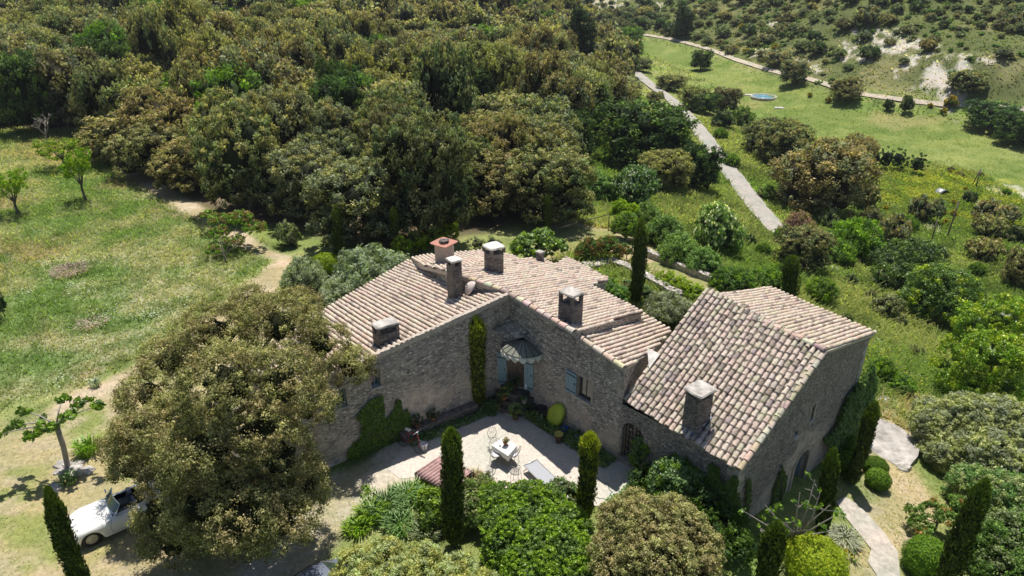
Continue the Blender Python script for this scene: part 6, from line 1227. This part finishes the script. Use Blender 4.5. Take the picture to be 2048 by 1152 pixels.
for p in cs: q = p - o0; c_ = (sum(cs, Vector()) / 4 - o0); q = q.lerp(c_, .06); m = MB(); m.tube([(q.x, q.y, -.1), (q.x, q.y, p.z - .04)], .04, 6); m.build('post', WOODD, sh)
m = MB(); A0, A1 = (cs[2].lerp(cs[1], .02) - o0), (cs[2].lerp(cs[1], .42) - o0); dd = (A1 - A0)
for k in range(8): p = A0 + dd * (k / 7) + Vector((.05, .05, 0)); m.box((p.x, p.y, .38), (.045, .05, .66), math.atan2(dd.y, dd.x))
m.build('slatted_side', WOODD, sh)
# garden hose
m = MB(); hp_ = [at(*p, .02) for p in [(1160, 960), (1190, 955), (1215, 968), (1225, 985), (1215, 1000), (1180, 990), (1195, 1010)]]; q = []
for i in range(len(hp_) - 1): q += [hp_[i].lerp(hp_[i + 1], k / 5) + Vector((.05 * math.sin(i + k), .04 * math.cos(k), 0)) for k in range(5)]
m.tube(q, .014, 5); o = m.build('garden_hose', m_plain('hose_green', (.05, .18, .12), .5)); tag(o, 'thin green garden hose curling on the gravel right of the lounger', 'hose')
u_, z_ = wpt(a_, b_, 983, 785); m = MB(); c_ = wxyz(a_, b_, u_, 1.0, .06); tA = (Vector(b_) - Vector(a_)).normalized(); m.tube([c_ + Vector((tA.x, tA.y, 0)) * (.17 * math.cos(a)) + Vector((0, 0, .17 * math.sin(a))) for a in [2 * math.pi * k / 20 for k in range(19)]], .014, 5); o = m.build('hose_hoop', m_plain('pale_hoop', (.5, .48, .45), .5)); tag(o, 'pale coiled hoop hanging on the wall right of the wall cypress', 'hoop')
# blooms on the rose bushes
for px, py, z_, lab, n_ in [(1146, 975, .9, 'red blooms of the rose bush beside the lounger', 5), (1228, 570, .95, 'red blooms of the rose bush behind the roof', 12)]:
    c = at(px, py, G(px, py + 20).z + z_); rg = np.random.default_rng(int(px)); P = np.array(c) + rg.normal(size=(n_ * 3, 3)) * np.array([.35, .3, .15]); V, F_ = quads(P, unit(rg.normal(size=P.shape) + np.array([0, -.4, 1])), .085, 1.1, rg); rt_ = next(q_ for q_ in D.objects if q_.get('label', '').startswith('rose bush beside the lounger' if px < 1200 else 'rose bush with red flowers')); np_mesh('blossom', V - np.array(rt_.location), F_, np.tile((.55, .03, .04), (len(V), 1)), [LEAF], rt_)
# iris and tall grass clumps
def clump(px, py, r, n, h, pal, label, name='iris_clump', wid=.022, cat='clump', fl=None, lay=.5):
    g_ = G(px, py); rg = np.random.default_rng(int(px * 3 + py)); a = rg.uniform(0, 6.28, n); d = r * rg.random(n)**.6; p = np.stack([d * np.cos(a), d * np.sin(a), np.zeros(n) - .03], 1); hh = h * rg.uniform(.6, 1.1, n)
    out = np.stack([np.cos(a), np.sin(a), 0 * a], 1) * (lay * hh * rg.uniform(.3, 1.2, n))[:, None]; mid = p + out * .35 + np.array([0, 0, 1]) * (hh * .7)[:, None]; tip = p + out + np.array([0, 0, 1]) * (hh * (1 - .35 * lay))[:, None]; sd_ = np.stack([-np.sin(a), np.cos(a), 0 * a], 1) * wid
    V = np.stack([p - sd_, p + sd_, mid + sd_, mid - sd_, mid - sd_, mid + sd_, tip + sd_ * .15, tip - sd_ * .15], 1).reshape(-1, 3); F_ = np.arange(n * 8).reshape(-1, 4); q = rg.random((n, 1)); Cc = np.repeat(np.array(PALS[pal][0]) * (1 - q) + np.array(PALS[pal][1]) * q, 8, 0)
    root = empty(name, g_, 0, label, cat); np_mesh('foliage', V, F_, Cc, [LEAFG], root)
    if fl: P = tip[rg.choice(n, fl[1])] + np.array([0, 0, .05]); V, F_ = quads(P, unit(rg.normal(size=P.shape) + np.array([0, 0, 1.])), fl[2], 1.2, rg); np_mesh('blossom', V, F_, np.tile(fl[0], (len(V), 1)), [LEAF], root)
clump(1688, 1082, .55, 420, .42, 'silver', 'pale strappy leaved clump beside the stone path', wid=.016, lay=.9); clump(1706, 1120, .15, 20, .4, 'green', 'small yellow lily by the stone path', 'yellow_lily', fl=((.9, .62, .02), 7, .09))
clump(775, 1020, .7, 380, .7, 'elder', 'iris leaves in the bed below the corrugated shelter'); clump(745, 1035, .5, 260, .7, 'bright', 'grassy green clump at the left of the flower bed'); clump(815, 1000, .6, 300, .6, 'elder', 'tall grass clump just below the shelter roof'); clump(840, 985, .5, 240, .5, 'bright', 'yellow-flowering clump at the shelter corner', fl=((.85, .65, .04), 10, .05)); clump(800, 1055, .6, 300, .6, 'elder', 'iris clump in the middle of the flower bed'); clump(850, 1075, .5, 240, .6, 'sage', 'grey-green strappy clump left of the dark cypress')
clump(715, 1060, .5, 220, .5, 'bright', 'green clump at the edge of the bed over the pale drive'); clump(178, 905, .45, 260, .75, 'bright', 'tall iris clump left of the huge oak'); clump(950, 965, .4, 200, .5, 'straw', 'pale feathery clump beside the slatted shelter side'); clump(192, 772, .22, 70, .45, 'silver', 'small silvery thistle beside the meadow path'); clump(735, 985, .3, 90, .25, 'bright', 'weeds growing along the shadow line of the drive'); clump(138, 962, .4, 150, .4, 'elder', 'weedy tuft below the young tree')
# lime ground cover on the garden wall end
strip_px = [G(1372, 592), G(1350, 580), G(1390, 600), G(1335, 570)]
for i, p in enumerate(strip_px):
    V, F_, Cc = crown([(0, 0, .25, .75, .5, .3)], 40, 26, .06, .12, 'lime', 'bright', .3, core=.5); o = np_mesh('lime_sedum', V, F_, Cc, [LEAF]); o.location = (p.x, p.y, p.z + .35); tag(o, 'yellow-green sedum spilling over the end of the inner garden wall', 'ground cover', 'sedum on the wall')
# ------------------------------------------------------------------ cars
def car_body(Ls, secs, arches, name, mat, parent, cut=None, n=18):
    xs_ = sorted(set([round(Ls * i / 70, 4) for i in range(71)])); S = np.array(secs); rows = []
    for x in xs_:
        w, hc, hf, zs = [np.interp(x, S[:, 0], S[:, k]) for k in (1, 2, 3, 4)]
        zb = zs
        for xa, ra in arches:
            if abs(x - xa) < ra: zb = max(zb, .30 + math.sqrt(ra * ra - (x - xa)**2) - .02)
        row = []
        for j in range(n + 1):
            s = -1 + 2 * j / n; a = abs(s)
            if a > .8: t = (1 - a) / .2; y = w * (.965 + .035 * t); z = zb + (max(hf * .62, zb + .02) - zb) * t
            elif a > .55: t = (.8 - a) / .25; y = w * (1 - .20 * t * t); z0 = max(hf * .62, zb + .02); z = z0 + (hf - z0) * math.sin(t * math.pi / 2)
            else: t = a / .55; y = w * .8 * t; z = hc + (hf - hc) * t**2 - .03 * math.sin(t * math.pi)
            row.append((x, math.copysign(y, s), z))
        rows.append(row)
    m = MB(); vs = [p for r in rows for p in r]; fs = []
    for i in range(len(rows) - 1):
        for j in range(n):
            if cut and cut[0] < rows[i][j][0] < cut[1] and abs((rows[i][j][1] + rows[i][j + 1][1]) / 2) < cut[2]: continue
            fs.append((i * (n + 1) + j, (i + 1) * (n + 1) + j, (i + 1) * (n + 1) + j + 1, i * (n + 1) + j + 1))
    fs += [tuple(range(n + 1))[::-1], tuple((len(rows) - 1) * (n + 1) + j for j in range(n + 1))]
    m.add(vs, fs, smooth=True); o = m.build(name, mat, parent); md = o.modifiers.new('s', 'SUBSURF'); md.levels = 1; md.render_levels = 1; return o
def car_wheel(parent, x, y, r, rimcol, s):
    m = MB(); T_ = Matrix.Rotation(math.pi / 2, 4, 'X')
    prof = [(r * .62, -.085), (r * .93, -.085), (r, -.05), (r, .05), (r * .93, .085), (r * .62, .085)]; n = 24
    vs = [(x + a * math.cos(2 * math.pi * k / n), y + b, r + a * math.sin(2 * math.pi * k / n)) for a, b in prof for k in range(n)]
    m.add(vs, [(i * n + k, i * n + (k + 1) % n, (i + 1) * n + (k + 1) % n, (i + 1) * n + k) for i in range(len(prof) - 1) for k in range(n)], smooth=True); w = m.build('wheel', m_plain('tyre', (.02, .02, .022), .8), parent)
    m = MB(); pr2 = [(r * .64, .05), (r * .6, .075), (r * .45, .06), (r * .3, .085), (.02, .105)]
    vs = [(x + a * math.cos(2 * math.pi * k / n), y + s * b, r + a * math.sin(2 * math.pi * k / n)) for a, b in pr2 for k in range(n)]
    m.add(vs, [(i * n + k, i * n + (k + 1) % n, (i + 1) * n + (k + 1) % n, (i + 1) * n + k) for i in range(len(pr2) - 1) for k in range(n)], smooth=True); m.build('rim', rimcol, w)
CHROME = m_plain('chrome', (.7, .7, .7), .12, 1., var=.05)
def m_paint(name, col):
    m, t, b = nodes(name); b.inputs['Base Color'].default_value = (*col, 1); b.inputs['Roughness'].default_value = .35; b.inputs['Coat Weight'].default_value = 1; b.inputs['Coat Roughness'].default_value = .04
    L(t, mixc(t, col, ramp(t, noise(t, ocoord(t), 1.3), [(.3, gray(.96)), (.7, gray(1.02))]), 1., 'MULTIPLY'), b.inputs['Base Color']); return m
pw = at(188, 1090, 0); pd = at(246, 1064, 0); hd = math.atan2(pd.y - pw.y, pd.x - pw.x)
car = empty('parked_convertible', (0, 0, 0), hd, 'white vintage open convertible parked half under the huge oak', 'car')
nearY = -.66; off_ = Vector((.78 * math.cos(hd) - nearY * math.sin(hd) * 1, .78 * math.sin(hd) + nearY * math.cos(hd), 0)); car.location = Vector((pw.x, pw.y, 0)) - off_
WP = m_paint('ivory_paint', (.80, .79, .75))
secs = [(0, .38, .36, .40, .26), (.06, .56, .46, .50, .24), (.2, .68, .56, .62, .22), (.45, .76, .66, .74, .20), (.8, .80, .74, .80, .2), (1.2, .82, .82, .82, .2), (1.6, .82, .89, .82, .2), (2.2, .82, .90, .82, .2), (2.75, .82, .92, .84, .2), (3.1, .81, .86, .84, .2), (3.5, .74, .70, .74, .22), (3.8, .60, .50, .56, .26), (3.95, .42, .38, .42, .28)]
body = car_body(3.95, secs, [(.78, .36), (2.92, .36)], 'body', WP, car, (1.62, 2.68, .55))
m = MB(); m.box((2.15, 0, .42), (1.15, 1.2, .05)); m.box((1.62, 0, .62), (.04, 1.2, .42)); m.box((2.70, 0, .62), (.05, 1.2, .42)); m.box((2.15, .62, .6), (1.1, .04, .42)); m.box((2.15, -.62, .6), (1.1, .04, .42)); m.box((1.9, 0, .28), (3.1, 1.1, .14)); m.build('interior', m_plain('dark_leather', (.045, .05, .065), .6), car)
for s in (-1, 1):
    m = MB(); m.box((2.1, s * .3, .55), (.5, .46, .16)); m.box((2.38, s * .3, .78), (.14, .46, .42), rot=Matrix.Rotation(R(12), 3, 'Y')); m.build('seat', m_plain('seat_leather', (.10, .115, .15), .5), car, bevel=.05)
m = MB(); m.tube([(1.86 + .03 * math.sin(a), -.3 + .17 * math.cos(a), .86 + .16 * math.sin(a)) for a in [2 * math.pi * k / 18 for k in range(19)]], .012, 5); m.tube([(1.68, -.3, .8), (1.86, -.3, .86)], .015, 5); m.build('steering_wheel', IRON, car)
m = MB(); n = 12; lo = [(1.66 - .17 * math.cos((k / n - .5) * 2.4) + .10, (k / n - .5) * 1.30, .87 + .02 * math.cos((k / n - .5) * 3)) for k in range(n + 1)]; hi = [(1.90 - .15 * math.cos((k / n - .5) * 2.4) + .10, (k / n - .5) * 1.14, 1.19 + .02 * math.cos((k / n - .5) * 3)) for k in range(n + 1)]
m.add(lo + hi, [(k, k + 1, n + 2 + k, n + 1 + k) for k in range(n)], smooth=True); ws = m.build('windshield', m_plain('tinted_windscreen', (.035, .075, .085), .04, spec=.9), car); m = MB(); m.tube(lo[::1] , .016, 5); m.tube(hi, .018, 5); m.tube([lo[0], hi[0]], .018, 5); m.tube([lo[-1], hi[-1]], .018, 5); m.build('windshield_frame', CHROME, ws)
for s in (-1, 1):
    m = MB(); vs = [(.20 - .05 * math.cos(q) * 1, s * .52 + .085 * math.sin(q) * math.cos(t), .575 + .085 * math.sin(q) * math.sin(t)) for q in (0.01, .5, 1.0, 1.5) for t in [2 * math.pi * k / 14 for k in range(14)]]
    m.add(vs, [(i * 14 + k, i * 14 + (k + 1) % 14, (i + 1) * 14 + (k + 1) % 14, (i + 1) * 14 + k) for i in range(3) for k in range(14)], smooth=True); m.build('headlight', m_plain('headlamp_glass', (.55, .58, .62), .1, .3), car)
    m = MB(); m.tube([(1.45, s * .835, .32), (1.44, s * .84, .6), (1.52, s * .80, .84)], .005, 4); m.tube([(2.55, s * .835, .32), (2.56, s * .84, .6), (2.5, s * .80, .84)], .005, 4); m.tube([(1.45, s * .838, .32), (2.55, s * .838, .32)], .005, 4); m.build('door', IRON, car)
    m = MB(); m.tube([(1.72, s * .70, .9), (1.72, s * .76, .98)], .01, 5); m.box((1.72, s * .78, 1.0), (.05, .13, .09)); m.build('mirror', CHROME, car)
    for x in (.78, 2.92): car_wheel(car, x, s * .66, .33, m_plain('painted_rim', (.45, .43, .36), .4, .3), s)
    for x in (.78, 2.92): m = MB(); m.box((x, s * .48, .42), (.70, .30, .5)); m.build('wheel_well', m_plain('well_black', (.01, .01, .01), .9), car)
m = MB(); m.tube([(.22, -.72, .36), (.05, -.6, .38), (-.05, -.3, .39), (-.07, 0, .39), (-.05, .3, .39), (.05, .6, .38), (.22, .72, .36)], .04, 8); m.build('front_bumper', WP, car)
m = MB(); m.tube([(3.75, -.68, .38), (3.95, -.5, .40), (4.02, 0, .40), (3.95, .5, .40), (3.75, .68, .38)], .04, 8); m.build('rear_bumper', WP, car)
m = MB(); m.tube([(.22, 0, .60), (.5, 0, .685)], .014, 6); m.build('bonnet_handle', CHROME, car)
# dark car under the shrub at the bottom edge
p1, p2 = at(594, 1150, 1.42), at(647, 1116, 1.42); hd2 = math.atan2(p1.y - p2.y, p1.x - p2.x)
c2 = empty('parked_car', (0, 0, 0), hd2, 'dark grey-blue parked car showing one roof corner under the bottom shrub', 'car'); lx = Vector((math.cos(hd2), math.sin(hd2), 0)); ly = Vector((-math.sin(hd2), math.cos(hd2), 0)); side = 1 if ly.y < 0 else -1
c2.location = Vector((p2.x, p2.y, 0)) - lx * 1.35 + ly * (.56 * side)
DP = m_paint('slate_paint', (.13, .15, .20)); prof = [(0, .35), (.05, .62), (.9, .82), (1.45, 1.36), (1.9, 1.42), (2.9, 1.40), (3.6, 1.0), (4.05, .9), (4.1, .4)]
m = MB(); sl_ = [-.85, -.83, -.60, 0, .60, .83, .85]; vs = []
for x, z in prof:
    for y in sl_: k = abs(y); top_ = z if k < .61 else (min(z, .88) if k < .84 else min(z, .5)); yy = y if top_ < .9 or k < .3 else y * (.93); vs.append((x, yy, top_))
m.add(vs, [(i * 7 + j, (i + 1) * 7 + j, (i + 1) * 7 + j + 1, i * 7 + j + 1) for i in range(len(prof) - 1) for j in range(6)], smooth=True)
for s in (0, 6): vv = [vs[i * 7 + s] for i in range(len(prof))]; m.add(vv + [(p[0], p[1], .25) for p in vv], [(i, i + 1, len(vv) + i + 1, len(vv) + i) for i in range(len(vv) - 1)])
m.build('body', DP, c2, bevel=.02)
for s in (-1, 1):
    m = MB(); m.add([(1.2, s * .72, .93), (3.4, s * .72, .98), (2.95, s * .60, 1.34), (1.6, s * .60, 1.34)], [(0, 1, 2, 3)]); m.build('side_window', GLASS, c2); m = MB(); m.tube([(1.48, s * .575, 1.385), (1.9, s * .575, 1.44), (2.9, s * .575, 1.42)], .018, 5); m.build('roof_rail', IRON, c2)
    for x in (.8, 3.3): car_wheel(c2, x, s * .78, .32, CHROME, s)
m = MB(); m.add([(.95, -.58, .87), (.95, .58, .87), (1.43, .52, 1.36), (1.43, -.52, 1.36)], [(0, 1, 2, 3)]); m.build('windshield', GLASS, c2)
# ------------------------------------------------------------------ grass and weeds
def tufts(name, n, rect_, hmin, hmax, wid, seed, label, keep, colf=1., nb=3, spread=.5):
    rg = np.random.default_rng(seed); X, Y = [], []
    x = rg.uniform(rect_[0], rect_[1], n); y = np.exp(rg.uniform(math.log(rect_[2]), math.log(rect_[3]), n)) if rect_[2] > 40 else rg.uniform(rect_[2], rect_[3], n)
    ok = keep(x, y); x, y = x[ok], y[ok]; z = hz(x, y); d = y * math.cos(CP) - (z - CH) * math.sin(CP); px = 1024 + CF * x / d; py = 576 - CF * (y * math.sin(CP) + (z - CH) * math.cos(CP)) / d; ok = (px > -60) & (px < 2110) & (py < 1210); x, y, z = x[ok], y[ok], z[ok]; k = len(x)
    iy = np.clip(np.searchsorted(ys, y) - 1, 0, ny - 2); ix = np.clip(np.searchsorted(xs, x) - 1, 0, nx - 2); col = C[iy, ix]; z = GZ[iy, ix] * .5 + GZ[iy + 1, ix + 1] * .5 - .03
    sc_ = (.6 + .8 * fbm(x, y, 3, seed, 3)) * rg.uniform(.6, 1.3, k); Vs, Cs = [], []; sp = .12 * d[ok] / 30
    for b in range(nb):
        a = rg.uniform(0, 6.28, k); h = rg.uniform(hmin, hmax, k) * sc_; ox, oy = rg.normal(size=k) * sp, rg.normal(size=k) * sp; ln_ = rg.uniform(.7, spread + 1.1, k) * h; w = wid * rg.uniform(.6, 1.4, k) * (d[ok] / 30)
        p = np.stack([x + ox, y + oy, z], 1); s = np.stack([np.cos(a), np.sin(a), 0 * a], 1) * w[:, None]; l = np.stack([-np.sin(a), np.cos(a), 0 * a], 1) * ln_[:, None]; u = np.array([0, 0, 1.])
        Vs.append(np.stack([p - s, p + s, p + s * .5 + l + u * h[:, None], p - s * .5 + l + u * h[:, None]], 1)); t = rg.random(k)
        c = col * (rg.uniform(.95, 1.5, (k, 1))) * colf; c = np.where((t < .1)[:, None], c * np.array([1.22, 1.1, 1.12]), c); c = np.where((t > .8)[:, None], c * np.array([.75, .95, .7]), c); Cs.append(np.repeat(c[:, None], 4, 1))
    V = np.concatenate(Vs).reshape(-1, 3); Cc = np.concatenate(Cs).reshape(-1, 3); o = np_mesh(name, V, np.arange(len(V)).reshape(-1, 4), np.clip(Cc, .01, .9), [GRASS]); return tag(o, label, 'grass', kind='stuff')
GRASS = m_leaf('grass_blades', .8, .6, .05, .0)
OFF = [poly_px([(690,950),(760,905),(900,828),(1008,780),(1245,903),(1300,940),(1230,1015),(990,985),(880,955),(780,985),(720,1020)]), np.array([k2, L2, tuple(PA[3].xy), tuple(PA[4].xy), (2, 36), (8, 29), bt2]), np.array([E0, E1, G1, G0]), poly_px([(1660,1000),(1715,1000),(1800,1100),(1800,1190),(1745,1190),(1735,1110)]), poly_px([(1714,824),(1799,853),(1841,889),(1811,941),(1695,880)])]
rdc = np.array([tuple(G(*p).xy) for p in [(1265,140),(1300,170),(1345,203),(1385,245),(1425,298),(1465,352),(1505,405),(1545,452),(1600,500)]]); tkc = np.array([tuple(G(*p).xy) for p in [(1120,45),(1200,58),(1270,68),(1345,80),(1420,100),(1480,123),(1545,143),(1620,160),(1700,185),(1800,200),(1880,209),(1960,214)]])
def free(x, y):
    k = np.ones(len(x), bool)
    for P in OFF: k &= ~inside(x, y, P)
    k &= sdist(x, y, rdc, False) > 1.9; k &= sdist(x, y, tkc, False) > 1.0; return k & ~inside(x, y, Z_wood * 1.0)
nearz = lambda x, y: free(x, y) & (sdist(x, y, Z_path) > 0) & (sdist(x, y, Z_yard) > 0)
tufts('meadow_grass', 170000, (-75, -3, 27, 100), .12, .32, .016, 1, 'long flowering meadow grass left of the wood and house', lambda x, y: nearz(x, y) & (sdist(x, y, Z_meadow) < .3) & (sdist(x, y, Z_path2) > .2), 1.05)
tufts('lawn_grass', 60000, (-24, 20, 14, 34), .02, .07, .02, 2, 'short dry lawn grass round the house', lambda x, y: free(x, y) & (sdist(x, y, Z_path) > 0), 1.05, 2, 1.2)
tufts('slope_grass', 170000, (3, 75, 30, 120), .12, .5, .026, 3, 'rough grass and weeds over the slope right of the house', lambda x, y: free(x, y) & (sdist(x, y, Z_gard) > 0) & (sdist(x, y, Z_field) > 0) & (sdist(x, y, Z_meadow) > 0), 1.0, 3, .8)
tufts('far_grass', 60000, (10, 230, 90, 330), .08, .3, .03, 5, 'thin tufted grass on the far hillside', lambda x, y: free(x, y) & (sdist(x, y, Z_field) > 0), .9)
tufts('field_grass', 60000, (20, 110, 85, 190), .03, .10, .022, 9, 'short grass of the valley field', lambda x, y: (sdist(x, y, Z_field) < .5) & (sdist(x, y, tkc, False) > 1.0) & (sdist(x, y, rdc, False) > 1.9), 1.0, 2, 1.)
# white and yellow wild flowers
def flowers(name, spots, label, col, s=.05):
    P = []
    for px, py, r, n in spots:
        c = G(px, py)
        for _ in range(n): a, d = rng.uniform(0, 6.28), r * abs(rng.normal()) * .6; x, y = c.x + d * math.cos(a), c.y + d * math.sin(a) * 1.2; P.append((x, y, gz(x, y) + rng.uniform(.15, .35)))
    P = np.array(P); V, F_ = quads(P, unit(rng.normal(size=P.shape) * .4 + np.array([0, -.2, 1])), s, 1.1); o = np_mesh(name, V, F_, np.tile(col, (len(V), 1)), [LEAF]); return tag(o, label, 'wild flowers', kind='stuff')
flowers('white_flowers', [(310, 632, 1.6, 170), (140, 575, 1.5, 60), (180, 590, 1.5, 50), (120, 765, 1.6, 70), (190, 650, 1.5, 70), (60, 590, 1.5, 40), (260, 480, 2, 30), (150, 700, 3, 60), (1760, 690, 2, 80), (1740, 660, 1.5, 50), (1800, 740, 2, 60), (1860, 560, 3, 40), (245, 620, 2, 60), (90, 530, 2, 40)], 'white umbel flowers scattered through the long grass', (.85, .85, .80), .06)
flowers('yellow_flowers', [(1780, 375, 6, 130), (1830, 360, 6, 100), (1860, 385, 5, 80), (1560, 480, 2.5, 90), (110, 355, 2.5, 60), (1545, 520, 2, 100), (1700, 660, 4, 120), (1750, 700, 4, 120), (1830, 760, 3, 80)], 'yellow wild flowers in the valley grass', (.60, .56, .05), .10)
clump(142, 545, 1.1, 420, .5, 'pinkstraw', 'pinkish pale straw clump in the middle of the meadow', 'straw_clump', .018, 'grass clump', lay=.9); clump(185, 650, .8, 200, .4, 'pinkstraw', 'small reddish straw clump in the lower meadow', 'straw_clump', .018, 'grass clump', lay=.9)
print('total objects', len(D.objects))
# ------------------------------------------------------------------ the air
m = MB(); m.box((0, 205, 8), (800, 440, 80)); hm_ = D.materials.new('air'); hm_.use_nodes = True; t = hm_.node_tree; t.nodes.clear()
ou = t.nodes.new('ShaderNodeOutputMaterial'); pv = t.nodes.new('ShaderNodeVolumePrincipled'); pv.inputs['Color'].default_value = (.86, .9, 1, 1); pv.inputs['Density'].default_value = .00016; pv.inputs['Anisotropy'].default_value = .2
L(t, pv.outputs[0], ou.inputs['Volume']); hzo = m.build('haze', hm_); tag(hzo, 'thin summer haze in the air', 'haze', kind='stuff')
